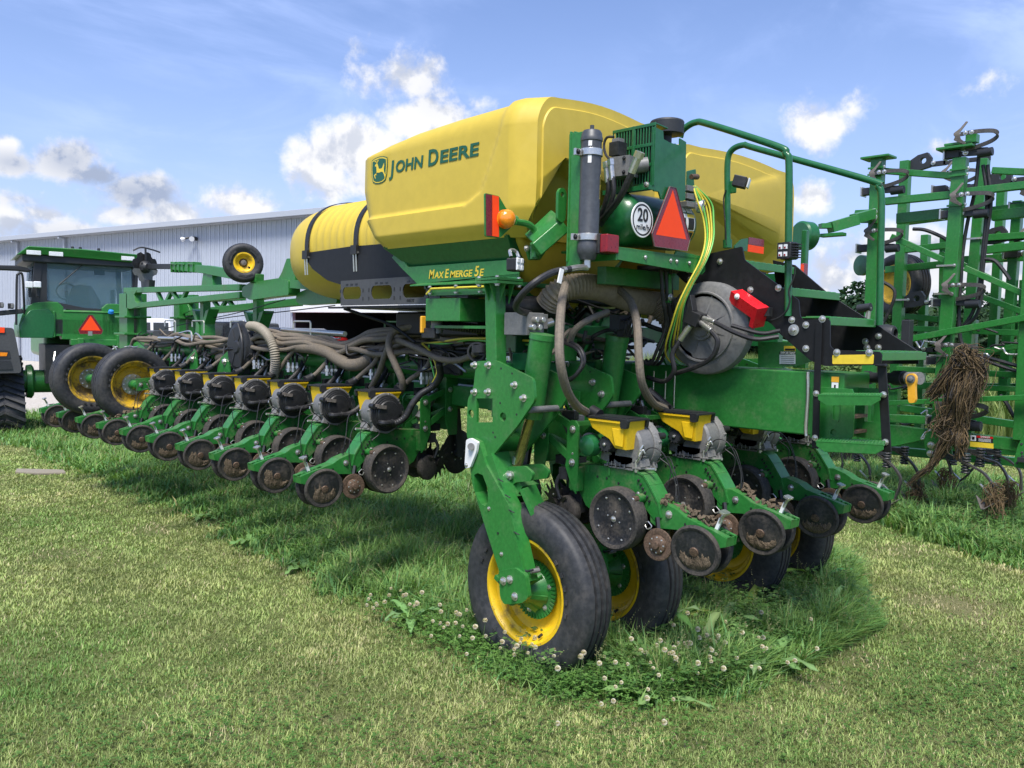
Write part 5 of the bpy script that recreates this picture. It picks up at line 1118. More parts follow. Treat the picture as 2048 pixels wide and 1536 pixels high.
for t in (.145, .80):
    g = G(); g.lathe([(0, .066), (0, .073), (.042, .073), (.042, .066)], ca+d*(L_*t), d, 'steel', 36, close=True); g.box(ca+d*(L_*t+.022)+Vector((-.085, .04, 0)), (.05, .02, .042), 'steel'); g.bolt(ca+d*(L_*t+.022)+Vector((-.09, .03, 0)), BK, .012, 'black'); g.build('clamp_band', ac_, bevel=.002)
g = G()
def on_cyl(a0, a1, t0, t1, mat, rr=.0662):
    x_, y_ = Vector((1, 0, 0)), Vector((0, -1, 0)); N = 6
    vs = [ca+d*(L_*t)+(x_*math.sin(a)+y_*math.cos(a))*rr for t in (t0, t1) for a in np.linspace(a0, a1, N)]
    g.add(vs, [(i, i+1, N+i+1, N+i) for i in range(N-1)], mat)
on_cyl(-1.15, -.80, .09, .13, 'white'); g.build('paper_label', ac_, smooth=0); g = G(); on_cyl(-1.15, -.80, .20, .26, 'white'); g.build('paper_label', ac_, smooth=0); g = G(); on_cyl(.35, .62, .34, .53, 'decal_yellow'); on_cyl(.40, .52, .36, .42, 'ink', .0665); on_cyl(.40, .52, .46, .52, 'ink', .0665); g.build('warning_decal', ac_, smooth=0)
g = G(); e0 = cb+Vector((0, -.0, -.02)); g.cyl(cb, cb+d*.05, .022, 'steel'); g.tube([cb+d*.05, Vector((-0.358, 0.74, 2.632)), Vector((-0.54, 0.72, 2.603))], .020, 'steel', 8); part(g, 'hose_fitting')
g = G(); g.tube([(-0.472, 0.72, 2.614), (-0.607, 0.74, 2.584), (-0.736, 0.76, 2.517), (-0.763, 0.85, 2.437), (-0.707, 0.95, 2.379), (-0.574, 1.05, 2.354), (-0.383, 1.15, 2.341)], .022, 'hose_black', 10); part(g, 'hydraulic_hose')
g = G(); g.box((-0.578, 0.7, 2.563), (.03, .01, .09), 'white', (0, 15, 0)); part(g, 'hose_tag')
# lift eye plate on the frame corner
g = G(); g.plate([(-0.316, 0.98, 3.135), (-0.293, 0.98, 3.164), (-0.255, 0.98, 3.162), (-0.234, 0.98, 3.123), (-0.243, 0.98, 2.96), (-0.276, 0.98, 2.937), (-0.315, 0.98, 2.952)], (0, .022, 0), 'green', r=.02, holes=[circ((-0.278, 0.98, 3.121), (0, 1, 0), .018, 12)]); part(g, 'lift_eye', bevel=.003)
g = G(); g.beam((-0.252, 1.04, 2.99), (-0.379, 1.16, 2.822), .05, .14, 'green', (0, 1, .3)); g.beam((-0.235, 1, 2.929), (-0.42, 1.08, 2.755), .06, .10, 'green'); part(g, 'corner_beam', bevel=.01)
# louvred pump housing
cl_ = [Vector((0.169, 0.94, 3.588)), Vector((0.127, 0.56, 3.563))]
g = G(); xL = .19; ya, yb_ = .952, .60; zt, zb_ = 3.61, 3.20
g.box((xL+.015, (ya+yb_)/2, (zt+zb_)/2+.0), (.01, ya-yb_-.03, zt-zb_-.03), 'ink')
N = 15
for i in range(N+1):
    y_ = yb_+(ya-yb_)*i/N; g.box((xL, y_, (zt+zb_)/2), (.008, .0105, zt-zb_), 'green_clean')
for z_ in (zt-.012, zt-.14, zt-.27, zb_+.012): g.box((xL-.002, (ya+yb_)/2, z_), (.009, ya-yb_+.01, .022), 'green_clean')
g.box((xL-.003, (ya+yb_)/2, (zt+zb_)/2), (.010, .02, zt-zb_), 'green_clean')
yr_ = .60; pl = [(0.18, 0.6, 3.579), (0.279, 0.6, 3.568), (0.287, 0.6, 3.517), (0.355, 0.6, 3.506), (0.469, 0.6, 3.508), (0.467, 0.6, 3.555), (0.543, 0.6, 3.541), (0.553, 0.6, 3.15), (0.524, 0.6, 3.139), (0.274, 0.6, 3.122), (0.25, 0.6, 3.165), (0.195, 0.6, 3.164), (0.172, 0.6, 3.194)]
g.plate(pl, (0, .012, 0), 'green_clean')
g.plate([(xL, ya, zt), (xL, yb_, zt), (.33, yb_, zt-.01), (.33, ya, zt-.01)], (0, 0, -.01), 'green_clean'); hs_ = part(g, 'pump_housing', bevel=.003)
g = G(); g.beam((xL-.03, .99, 3.185), (xL-.03, .60, 3.185), .05, .03, 'green_clean'); g.bolt((0.113, 0.6, 3.195), LX, .014, 'steel'); part(g, 'housing_bracket')
fc = Vector((0.507, 0.74, 3.651)); g = G(); g.lathe([(-.13, .035), (-.05, .035), (-.05, .095), (-.045, .115), (.035, .118), (.045, .112), (.05, .10), (.05, 0)], fc, (0, 0, 1), 'cab_dark', 36); g.cyl(fc+Vector((-.02, 0, -.14)), fc+Vector((.10, .0, -.10)), .012, 'white'); part(g, 'filler_cap', smooth=30)
g = G(); mc = Vector((0.1, 0.78, 3.325)); g.box(mc, (.12, .15, .13), 'alu', (0, 0, 8)); g.box(mc+Vector((-.02, .04, .12)), (.09, .08, .09), 'black'); g.box(mc+Vector((-.02, .04, .175)), (.06, .06, .03), 'alu')
for a in (-1, 1):
    for b_ in (-1, 1): g.bolt(mc+Vector((-.063, a*.05, b_*.045)), LX, .010, 'black')
g.cyl(mc+Vector((.0, -.02, 0)), mc+Vector((.1, -.12, .02)), .05, 'alu'); part(g, 'valve_block', bevel=.006)
g = G()
for pts, rr in (([(0, 0.842, 3.286), (0, 0.825, 3.169), (0.02, 0.885, 3.046), (0.05, 0.951, 2.972)], .017), ([(-0.02, 0.787, 3.292), (-0.02, 0.765, 3.144), (0, 0.832, 3.023), (0.03, 0.907, 2.95)], .017), ([(-0.04, 0.571, 3.31), (-0.04, 0.623, 3.212), (-0.03, 0.709, 3.095), (0, 0.836, 3.007), (0.03, 0.917, 2.97)], .022)):
    g.tube(pts, rr, 'hose_black', 10); a, b_ = Vector(pts[0]), Vector(pts[1]); e = (b_-a).normalized(); g.cyl(a-e*.04, a+e*.07, rr*1.18, 'steel', n=10); g.cyl(a-e*.07, a-e*.03, rr*1.5, 'steel', n=6)
g.tube([(0.12, 0.902, 3.387), (0.12, 0.956, 3.435), (0.12, 0.976, 3.504), (0.12, 0.951, 3.551), (0.12, 0.89, 3.545)], .009, 'hose_black', 8); part(g, 'pressure_hose')
# air tank lying across
at0, at1 = Vector((.10, .86, 2.995)), Vector((.86, .86, 3.02))
g = G(); g.lathe([(-.03, 0), (-.028, .05), (-.015, .11), (.015, .155), (.05, .175), (.09, .182), (.67, .182), (.71, .175), (.75, .155), (.775, .11), (.79, .0)], at0, at1-at0, 'green_clean', 44); atk = part(g, 'air_tank')
g = G(); dd_ = (at1-at0).normalized()
def on_tank(a0, a1, t0, t1, mat, rr):
    N = 7; vs = [at0+dd_*t+(Vector((0, -1, 0))*math.cos(a)+UP*math.sin(a))*rr for t in (t0, t1) for a in np.linspace(a0, a1, N)]
    g.add(vs, [(i, i+1, N+i+1, N+i) for i in range(N-1)], mat)
on_tank(.42, .78, .52, .60, 'white', .1832); on_tank(.42, .70, .61, .68, 'white', .1832); on_tank(-.28, .36, .50, .69, 'white', .1832); on_tank(.22, .36, .60, .69, 'decal_yellow', .1836); on_tank(-.25, .20, .61, .68, 'ink', .1836); on_tank(-.62, -.30, .50, .69, 'gold', .1832); on_tank(-.60, -.34, .61, .68, 'ink', .1836); on_tank(-.2, .2, .54, .58, 'ink', .1836); g.build('warning_decal', atk, smooth=0)
# speed disc
sc = Vector((0.108, 0.62, 2.968)); g = G(); g.lathe([(0, .0), (0, .113), (.004, .115), (.008, .113), (.008, 0)], sc, (0, 1, 0), 'white', 48); g.lathe([(-.0008, .092), (-.0008, .103), (.001, .103), (.001, .092)], sc, (0, 1, 0), 'ink', 48, close=True)
sd_ = part(g, 'speed_disc', smooth=30)
rtx, upz = (1, 0, 0), (0, 0, 1)
lettering('speed_lettering', '20', sc+Vector((-.055, -.002, -.008)), rtx, upz, .118, 'ink', sd_, bold=.022, width=.11); lettering('speed_lettering', 'mile/h', sc+Vector((-.066, -.002, -.064)), rtx, upz, .055, 'ink', sd_, bold=.0, width=.132)
# slow vehicle emblem
def smv(name, T, par, th=.008):
    """truncated triangle plate; T maps (a, b) in -1..1 to the plate plane and a lift off it"""
    g = G(); out = [(-.16, 1), (.16, 1), (1, -.60), (.86, -1), (-.86, -1), (-1, -.60)]
    g.plate([T(a, b_, 0) for a, b_ in out], Vector(T(0, 0, th))-Vector(T(0, 0, 0)), 'maroon'); o = g.build(name, par)
    g = G(); g.plate([T(a, b_, -.001) for a, b_ in ((0, .90), (.80, -.62), (-.80, -.62))], Vector(T(0, 0, .0005))-Vector(T(0, 0, 0)), 'orange_red'); g.build('orange_triangle', o)
    g = G()
    for a, b_ in out: pass
    for p, q in zip(out, out[1:]+out[:1]): g.beam(T(p[0], p[1], -.001), T(q[0], q[1], -.001), .006, .003, 'sweep')
    g.build('plate_edge', o); return o
s_c = Vector((0.376, 0.58, 3.006)); smv('slow_vehicle_emblem', lambda a, b_, l: (s_c.x+a*.215, s_c.y+l, s_c.z+b_*.205), PL_)
# platform tray, tail lamp
g = G(); tr = [(-0.329, 0.62, 2.736), (0.174, 0.62, 2.824), (0.194, 0.62, 2.852), (0.208, 0.62, 2.788), (0.644, 0.62, 2.797), (0.664, 0.62, 2.763), (0.635, 0.62, 2.733), (-0.061, 0.62, 2.676), (-0.307, 0.62, 2.664)]
g.box((.33, .84, 2.76), (1.0, .48, .016), 'green'); g.plate([(-.17, .60, 2.77), (.45, .60, 2.77), (.47, .60, 2.80), (.82, .60, 2.78), (.82, .60, 2.68), (.78, .60, 2.655), (-.17, .60, 2.69)], (0, .012, 0), 'green'); g.box((-.17, .8, 2.73), (.012, .4, .09), 'green')
for x_ in (.12, .40, .47, .62): g.bolt((x_, .598, 2.725), BK, .010, 'steel')
part(g, 'platform_tray', bevel=.004)
g = G(); g.beam((.1, .95, 2.62), (.95, .95, 2.62), .08, .12, 'green'); g.beam((.6, .75, 2.65), (.6, .75, 2.45), .025, .04, 'green'); g.bolt((.6, .735, 2.49), BK, .018, 'steel'); part(g, 'platform_beam', bevel=.006)
tl_ = Vector((-0.22, 0.62, 2.783)); g = G(); g.box(tl_, (.12, .06, .115), 'redlens'); tlp = part(g, 'tail_lamp', bevel=.008); g = G(); g.box(tl_+Vector((-.0, .05, 0)), (.13, .04, .125), 'black'); g.build('lamp_housing', tlp, bevel=.006)
# gauge manifold and air lines
g = G(); mf = Vector((0.747, 0.68, 3.182)); g.plate([(0.76, 0.74, 3.394), (0.871, 0.74, 3.425), (0.88, 0.74, 3.376), (0.85, 0.74, 3.357), (0.885, 0.74, 3.176), (0.762, 0.74, 3.147)], (0, .008, 0), 'green_clean')
for k in range(3): g.box(mf+Vector((-.04, .0, .07-.055*k)), (.12, .06, .04), 'alu'); g.cyl(mf+Vector((.02, 0, .075-.055*k)), mf+Vector((.07, 0, .07-.055*k)), .014, 'hose_black', n=8)
g.cyl(mf+Vector((-.02, 0, .16)), mf+Vector((.06, 0, .17)), .02, 'rust', n=10); part(g, 'air_manifold', bevel=.004)
gg_ = mf+Vector((.05, -.06, -.045)); g = G(); g.lathe([(.04, .045), (0, .047), (-.006, .044)], gg_, (-.25, 1, 0), 'steel', 24); gp = part(g, 'pressure_gauge'); g = G(); g.lathe([(-.006, .0), (-.006, .040)], gg_, (-.25, 1, 0), 'white', 24); g.box(gg_+Vector((.004, -.012, 0)), (.003, .003, .05), 'ink', (0, 40, 0)); g.build('gauge_dial', gp)
g = G()
for k, (dx, mt) in enumerate(((-7, 'line_yellow'), (-2, 'line_green'), (3, 'line_yellow'), (8, 'line_yellow'), (13, 'line_green'))):
    base = [(1386+k, 372, .66), (1405+dx*1.3, 405, .62), (1414+dx, 440, .60), (1416+dx*.8, 480, .58), (1405+dx*.6, 520, .58), (1378+dx*.5, 570, .62), (1360+dx*.6, 610, .66), (1350+dx, 650, .72), (1342+dx*1.5, 690, .80), (1348+dx*2, 715, .86), (1375+dx*3, 735, .92)]
    pts = [tuple(CAM_POS + (fw + rt*((u-1024)/1700) - up*((v-768)/1700))*((y_-CAM_POS.y)/(fw + rt*((u-1024)/1700) - up*((v-768)/1700)).y)) for u, v, y_ in base]
    g.tube(pts, .0065, mt, 6)
g.tube([(.98, .50, 2.80), (.94, .48, 2.80)], .03, 'black', 8, smooth=False)
al = part(g, 'air_lines')

# ------------------------------------------------------------------ centre beam, blower, stair, handrails
g = G(); g.box((1.143, .82, 1.785), (.386, 2.42, .425), 'green'); cbm = part(g, 'centre_beam', bevel=.012, seg=3)
g = G(); g.plate([(.947, -.18, 1.90), (.947, -.45, 1.90), (.947, -.47, 1.86), (.947, -.47, 1.60), (.947, -.45, 1.56), (.947, -.18, 1.56)], (-.012, 0, 0), 'green', holes=[rounded([Vector(q) for q in [(.947, -.33, 1.82), (.947, -.38, 1.82), (.947, -.38, 1.69), (.947, -.33, 1.69)]], .018), circ((.947, -.34, 1.61), (1, 0, 0), .022, 12)])
g.plate([(1.16, -.39, 1.90), (1.16, -.56, 1.90), (1.16, -.57, 1.60), (1.16, -.54, 1.57), (1.16, -.39, 1.57)], (.014, 0, 0), 'green', holes=[[(1.16, -.44, 1.80), (1.16, -.50, 1.80), (1.16, -.50, 1.68), (1.16, -.44, 1.68)]]); g.box((1.05, -.44, 1.72), (.20, .05, .02), 'rust'); g.box((1.05, -.44, 1.62), (.20, .05, .02), 'rust'); part(g, 'hitch_plate', bevel=.004)
g = G(); g.box((.9385, -.335, 1.955), (.002, .05, .035), 'gold'); g.box((.9385, -.335, 1.90), (.002, .045, .07), 'white'); g.box((.938, -.335, 1.905), (.001, .012, .03), 'ink'); g.build('warning_decal', cbm, smooth=0)
g = G(); g.tube([(0.94, -0.145, 1.995), (0.94, -0.152, 1.842), (0.94, -0.148, 1.615), (0.94, -0.153, 1.569)], .012, 'steel', 8); part(g, 'grease_line')
for u_ in (1337, 1353, 1311):
    pass
g = G()
for (u0, v0) in ((1311, 742), (1335, 742), (1353, 742)): a = Vector({1311: (0.94, 1.096, 1.946), 1335: (0.94, 0.985, 1.951), 1353: (0.94, 0.902, 1.954)}[u0]); g.tube([a+Vector((-.02, 0, 0)), a+Vector((-.022, 0, -.2)), a+Vector((-.02, 0, -.42))], .006, 'steel', 6)
part(g, 'steel_line')
g = G(); fcn = Vector((.83, .60, 2.285)); prof_n = 60; vs = []
def vol(a): return .335*(1+.10*((a/(2*math.pi)) % 1))
for (dx, sc_) in ((-.02, .30), (-.02, .62), (-.008, .90), (.008, .985), (.025, 1.0), (.08, 1.0), (.10, .96)):
    for j in range(prof_n): a = 2*math.pi*j/prof_n; rr = vol(a+1.2)*sc_; vs.append(fcn+Vector((dx, rr*math.cos(a), rr*math.sin(a)*.93)))
K_ = 7; g.add(vs, [(k*prof_n+j, k*prof_n+(j+1) % prof_n, (k+1)*prof_n+(j+1) % prof_n, (k+1)*prof_n+j) for k in range(K_-1) for j in range(prof_n)]+[tuple(range(prof_n)), tuple((K_-1)*prof_n+j for j in range(prof_n))], 'alu')
g.lathe([(0, .095), (-.02, .095), (-.02, .075), (-.03, .07), (-.03, .0)], fcn+Vector((-.02, 0, 0)), (1, 0, 0), 'alu_dull', 28)
for k in range(8): a = k*.785+.3; g.beam(fcn+Vector((-.022, .10*math.cos(a), .10*math.sin(a))), fcn+Vector((-.008, .29*math.cos(a), .27*math.sin(a))), .012, .014, 'alu')
g.lathe([(0, .235), (-.012, .24), (-.012, .25), (0, .255)], fcn+Vector((-.018, 0, 0)), (1, 0, 0), 'alu', 40)
for k in range(10): a = k*.628; g.bolt(fcn+Vector((.03, .325*math.cos(a), .30*math.sin(a))), LX, .010, 'steel')
part(g, 'blower_housing', smooth=28)
g = G(); mb_ = fcn+Vector((-.09, .02, .06)); g.box(mb_, (.10, .12, .10), 'black', (20, 0, 0)); g.box(mb_+Vector((-.02, .02, .10)), (.06, .05, .12), 'black', (-15, 0, 0)); g.cyl(mb_+Vector((-.02, .02, -.05)), mb_+Vector((-.03, .10, -.16)), .022, 'steel'); g.cyl(mb_+Vector((0, -.05, -.03)), mb_+Vector((-.03, -.16, -.09)), .022, 'steel'); g.cyl(mb_+Vector((0, -.07, 0)), mb_+Vector((-.02, -.18, -.03)), .02, 'steel'); part(g, 'blower_motor', bevel=.006)
g = G(); m0 = mb_
g.tube([m0+Vector((-.03, .10, -.16)), m0+Vector((-.06, .14, -.26)), m0+Vector((-.06, .12, -.38)), m0+Vector((-.04, .22, -.46)), m0+Vector((0, .4, -.44))], .018, 'hose_black', 8)
g.tube([m0+Vector((-.03, -.16, -.09)), m0+Vector((-.04, -.22, -.16)), m0+Vector((-.04, -.18, -.27)), m0+Vector((-.03, -.05, -.34)), m0+Vector((0, .15, -.40))], .018, 'hose_black', 8)
g.tube([m0+Vector((-.02, -.18, -.03)), m0+Vector((-.03, -.35, -.10)), m0+Vector((-.02, -.50, -.14)), m0+Vector((.06, -.62, -.12))], .016, 'hose_black', 8)
g.tube([m0+Vector((.0, -.3, -.05)), m0+Vector((.04, -.5, -.10)), m0+Vector((.08, -.62, -.08))], .014, 'hose_black', 8); part(g, 'motor_hose')
# stair: two black stringers, green treads
XS1, XS2 = .905, 1.62
g = G(); st1 = [(0.905, 0.91, 2.678), (0.905, 0.739, 2.799), (0.905, 0.362, 2.849), (0.905, 0.338, 2.754), (0.905, 0.013, 2.531), (0.905, -0.076, 2.47), (0.905, -0.091, 2.364), (0.905, -0.114, 2.338), (0.905, -0.278, 2.351), (0.905, -0.299, 2.332), (0.905, -0.306, 2.171), (0.905, -0.334, 2.146), (0.905, -0.623, 2.144), (0.905, -0.642, 2.129), (0.905, -0.639, 2.061), (0.905, -0.278, 2.04), (0.905, -0.181, 2.069), (0.905, 0.048, 2.243), (0.905, 0.106, 2.304), (0.905, 0.371, 2.477), (0.905, 0.528, 2.586), (0.905, 0.827, 2.609)]
g.plate(st1, (.012, 0, 0), 'black_steel', r=.012); s1 = part(g, 'stair_stringer', bevel=.003)
for q in [(0.905, 0.535, 2.753), (0.905, 0.784, 2.63), (0.905, 0.8, 2.703), (0.905, 0.283, 2.545), (0.905, 0.072, 2.553), (0.905, -0.035, 2.338), (0.905, -0.136, 2.305), (0.905, -0.248, 2.344), (0.905, -0.143, 2.15), (0.905, -0.355, 2.13), (0.905, -0.564, 2.136)]: g = G(); g.bolt(q, LX, .016, 'steel'); g.build('bolt', s1)
g = G(); g.lathe([(0, .038), (-.006, .038), (-.008, .0)], (0.905, -0.052, 2.271), (1, 0, 0), 'steel', 20); g.bolt(Vector((0.905, -0.052, 2.271))-Vector((.006, 0, 0)), LX, .016, 'steel'); g.build('washer', s1)
g = G(); g.plate([(0.904, -0.326, 2.113), (0.904, -0.594, 2.125), (0.904, -0.593, 2.065), (0.904, -0.329, 2.055)], (-.002, 0, 0), 'decal_yellow', r=.008); g.build('reflector', s1)
g = G(); st2 = [(1.62, 0.527, 2.817), (1.62, 0.339, 2.77), (1.62, 0.054, 2.539), (1.62, -0.586, 2.147), (1.62, -0.593, 2.059), (1.62, -0.436, 2.053), (1.62, -0.118, 2.041), (1.62, 0.191, 2.133), (1.62, 0.444, 2.356)]
g.plate(st2, (.012, 0, 0), 'black_steel'); s2_ = part(g, 'stair_stringer', bevel=.003)
for q in [(1.62, -0.314, 2.245), (1.62, -0.223, 2.205), (1.62, -0.236, 2.162), (1.62, -0.317, 2.164)]: g = G(); g.bolt(q, LX, .016, 'steel'); g.build('bolt', s2_)
def tread(y0, z, x0, x1, dep=.20, nm='stair_tread'):
    g = G(); g.box(((x0+x1)/2, y0+dep/2, z-.004), (x1-x0, dep, .008), 'green'); g.box(((x0+x1)/2, y0+.005, z-.028), (x1-x0, .010, .05), 'green')
    for k in range(9): g.box((x0+(x1-x0)*(k+.5)/9, y0+dep*.5, z+.003), ((x1-x0)*.06, dep*.8, .006), 'green')
    return part(g, nm, bevel=.003)
for (u_, v_) in ((1, 0),): pass
tread(0.328, 2.751, XS1+.014, XS2-.002); tread(-0.022, 2.551, XS1+.014, XS2-.002); tread(-0.294, 2.358, XS1+.014, XS2-.002); tread(-0.642, 2.141, XS1+.014, XS2-.002, .2)
# red wheel chock holder box on the stringer
rb = [Vector(q) for q in [(0.88, 0.377, 2.525), (0.88, 0.16, 2.411), (0.88, 0.218, 2.357), (0.88, 0.265, 2.371), (0.88, 0.425, 2.435)]]
g = G(); a, b_ = Vector((0.85, 0.338, 2.488)), Vector((0.8, 0.151, 2.388)); e = (b_-a).normalized(); g.beam(a-e*.04, b_, .10, .085, 'red_box', (0, .5, 1)); g.beam(b_-e*.02+Vector((0, 0, -.03)), b_+e*.02+Vector((0, -.0, -.03)), .10, .15, 'red_box', (0, .5, 1)); g.bolt(a+Vector((-.06, 0, .02))-e*.0+e*.03, LX, .014, 'white'); g.box(b_+e*.04+Vector((.05, 0, .02)), (.05, .06, .06), 'black'); part(g, 'chock_box', bevel=.006)
# swing ladder below, hung on the stair side
g = G(); g.beam((.885, -.235, 2.32), (.885, -.245, 1.50), .012, .045, 'black_steel', (0, 1, 0)); part(g, 'ladder_side', bevel=.003)
g = G(); g.beam((.885, -.652, 2.07), (.885, -.708, 1.53), .012, .055, 'black_steel', (0, 1, 0)); g.box((.86, -.66, 2.06), (.05, .06, .012), 'black_steel'); part(g, 'ladder_side', bevel=.003)
def step(z, y1):
    g = G(); y0 = -.25; xa, xb = .68, .878; ym = (y0+y1)/2; L_ = y0-y1; dz = .022
    y0 -= .02; f_ = .075
    g.plate([(xb, y0, z), (xb, y1, z+dz), (xa, y1-f_, z+dz), (xa, y0-f_, z)], (0, 0, -.008), 'green')
    g.plate([(xa, q_-f_, w_) for q_, w_ in ((y0-.005, z+.006), (y1+.005, z+dz+.006), (y1+.005, z+dz-.028), (y1+.05, z+dz-.06), (y0-.06, z-.06), (y0-.005, z-.028))], (.008, 0, 0), 'green')
    for k in range(20):
        t = (k+.5)/20
        for q in range(3): g.box((xa+.045+.055*q, y0-.02-(L_-.04)*t-f_*(1-(.045+.055*q)/.198), z+dz*t+.004), (.036, .010, .010), 'green')
    return part(g, 'ladder_step', bevel=.003)
step(1.862, -.668); step(1.572, -.70)
for y_, z_ in ((-.24, 1.86), (-.245, 1.57), (-.675, 1.88), (-.70, 1.59)): g = G(); g.bolt((.878, y_, z_), LX, .014, 'steel'); part(g, 'step_bolt')
# handrails
g = G(); g.tube([(0.895, 0.905, 3.678), (0.895, 0.881, 3.729), (0.895, 0.778, 3.766), (0.895, 0.65, 3.731), (0.895, 0.113, 3.499), (0.895, 0.049, 3.441), (0.895, 0.024, 3.359), (0.895, 0.007, 2.869), (0.895, -0.011, 2.364)], .024, 'green_clean', 12, k=8); part(g, 'handrail')
g = G(); g.tube([(1.6, 0.915, 2.938), (1.6, 0.93, 3.312), (1.6, 0.942, 3.609), (1.6, 0.905, 3.702), (1.6, 0.799, 3.726), (1.6, 0.692, 3.684), (1.6, -0.213, 3.334), (1.6, -0.275, 3.285), (1.6, -0.3, 3.19), (1.6, -0.312, 2.774), (1.6, -0.326, 2.322)], .024, 'green_clean', 12, k=8); g.cyl((1.6, 0.918, 2.994), (1.6, 0.915, 2.93), .036, 'green_clean'); part(g, 'handrail')
g = G(); b0_ = Vector((1.6, 0.934, 3.411)); g.box(b0_+Vector((.01, -.03, 0)), (.012, .09, .10), 'green_clean'); l0 = Vector((1.52, 0.774, 3.425)); g.box(l0, (.10, .10, .085), 'black', (15, 0, 25)); lw = part(g, 'work_lamp', bevel=.012)
g = G(); g.box(l0+Vector((.052, -.045, -.01)), (.085, .012, .075), 'lamp_face', (15, 0, 25)); g.build('lens', lw, bevel=.004)
g = G(); g.tube([(1.57, 0.928, 3.386), (1.57, 0.948, 3.31), (1.57, 0.928, 3.15), (1.57, 0.906, 2.951)], .006, 'hose_black', 6); part(g, 'lamp_cable')
l1 = Vector((0.86, -0.019, 2.792)); g = G(); g.box(l1, (.10, .09, .115), 'black', (0, 0, -8)); lw2 = part(g, 'work_lamp', bevel=.014)
g = G()
for k in range(6): g.box(l1+Vector((.0, -.055, .042-.017*k)), (.085, .03, .006), 'black')
g.box(l1+Vector((-.052, .012, 0)), (.010, .085, .105), 'black')
for a in (-1, 1):
    for b_ in (-1, 1): g.box(l1+Vector((-.058, .012+a*.018, b_*.024)), (.006, .026, .030), 'lamp_face'); g.box(l1+Vector((-.0615, .012+a*.018+.004, b_*.024-.006)), (.003, .012, .012), 'redlens')
g.build('lens', lw2)
g = G(); g.tube([(0.87, -0.061, 2.683), (0.87, -0.056, 2.617), (0.87, -0.024, 2.535), (0.87, -0.034, 2.469), (0.87, -0.002, 2.387), (0.87, 0.088, 2.337), (0.87, 0.258, 2.336)], .006, 'hose_black', 6); part(g, 'lamp_cable')
g = G(); rp = [(1.92, 1.05, 2.982), (2.025, 1.05, 3.049), (2.2, 1.05, 3.078), (2.383, 1.05, 3.078), (2.383, 1.05, 2.957), (2.152, 1.05, 2.955), (1.93, 1.05, 2.949)]; g.plate(rp, (0, .01, 0), 'green_clean', r=.01); rpl = part(g, 'marker_board')
g = G(); g.plate([(2.136, 1.046, 3.076), (2.384, 1.046, 3.078), (2.389, 1.046, 3.018), (2.133, 1.046, 3.017)], (0, .003, 0), 'maroon'); g.plate([(2.133, 1.046, 3.013), (2.389, 1.046, 3.013), (2.385, 1.046, 2.952), (2.129, 1.046, 2.953)], (0, .003, 0), 'orange_red'); g.build('reflector', rpl)
g = G(); g.box((2.75, .85, 2.93), (.06, .05, .5), 'green_clean'); g.box((2.558, 0.75, 2.769), (.09, .03, .20), 'maroon'); part(g, 'rear_marker', bevel=.01)
g = G(); g.box(Vector((2.494, 0.735, 2.765)), (.05, .004, .18), 'orange_red'); part(g, 'reflector')
# light frame behind the treads, green shield with decals
g = G(); g.plate([(1.05, 0.295, 2.186), (1.05, 0.006, 2.191), (1.05, -0.025, 2.138), (1.05, -0.119, 2.066), (1.05, -0.001, 2.024), (1.05, 0.287, 2.005)], (.01, 0, 0), 'green'); sh = part(g, 'guard_plate')
g = G(); g.plate([(1.048, 0.125, 2.123), (1.048, 0.006, 2.126), (1.048, 0.002, 2.041), (1.048, 0.121, 2.036)], (-.001, 0, 0), 'white'); g.plate([(1.046, 0.124, 2.123), (1.046, 0.005, 2.126), (1.046, 0.004, 2.106), (1.046, 0.123, 2.102)], (-.001, 0, 0), 'ink'); g.plate([(1.048, 0.093, 2.162), (1.048, 0.008, 2.164), (1.048, 0.006, 2.13), (1.048, 0.091, 2.128)], (-.001, 0, 0), 'decal_yellow'); g.plate([(1.046, 0.083, 2.145), (1.046, 0.009, 2.147), (1.046, 0.009, 2.133), (1.046, 0.083, 2.131)], (-.001, 0, 0), 'ink')
for v_ in range(5): g.box(Vector((1.045, 0.062, 2.09))+Vector((0, 0, -.013*v_)), (.001, .10, .003), 'charcoal')
dcl = g.build('instruction_decal', sh, smooth=0)
lettering('decal_heading', 'IMPORTANT', (1.0445, (1.045, 0.115, 2.106)[1], (1.045, 0.115, 2.106)[2]), (0, -1, 0), UP, .026, 'white', dcl.parent, bold=.01, width=.11)
g = G(); g.box((1.5, .2, 2.15), (.05, .10, .3), 'green'); part(g, 'stair_support'); g = G(); g.box((1.55, 1.1, 2.75), (1.1, .5, .03), 'black_steel'); part(g, 'top_platform'); g = G(); g.box((2.1, 1.0, 2.45), (.08, .6, .6), 'green_clean'); part(g, 'platform_bracket')
# delivery valve with amber handle at the rear
g = G(); v0, v1 = Vector((1.55, -0.19, 1.948)), Vector((1.3, -0.795, 1.977)); e = (v1-v0).normalized()
g.lathe([(0, .034), (.10, .034), (.10, .046), (.14, .046), (.14, .036), (.36, .036), (.36, .05), (.44, .05), (.44, .038), (.56, .038), (.56, .03)], v0, e, 'cab_dark', 20); g.lathe([(.47, .041), (.57, .041), (.57, .03)], v0, e, 'alu_dull', 20); part(g, 'valve_body')
g = G(); vh = [Vector(q) for q in [(1.24, -0.662, 1.988), (1.24, -0.68, 2.005), (1.24, -0.705, 2.006), (1.24, -0.725, 1.988), (1.24, -0.726, 1.953), (1.24, -0.721, 1.927), (1.24, -0.729, 1.837), (1.24, -0.72, 1.818), (1.24, -0.689, 1.815), (1.24, -0.682, 1.834), (1.24, -0.675, 1.924), (1.24, -0.661, 1.949)]]; g.plate(vh, (.03, 0, 0), 'gold', r=.012); g.bolt((1.238, -0.695, 1.97), LX, .018, 'alu'); part(g, 'valve_handle', bevel=.004)

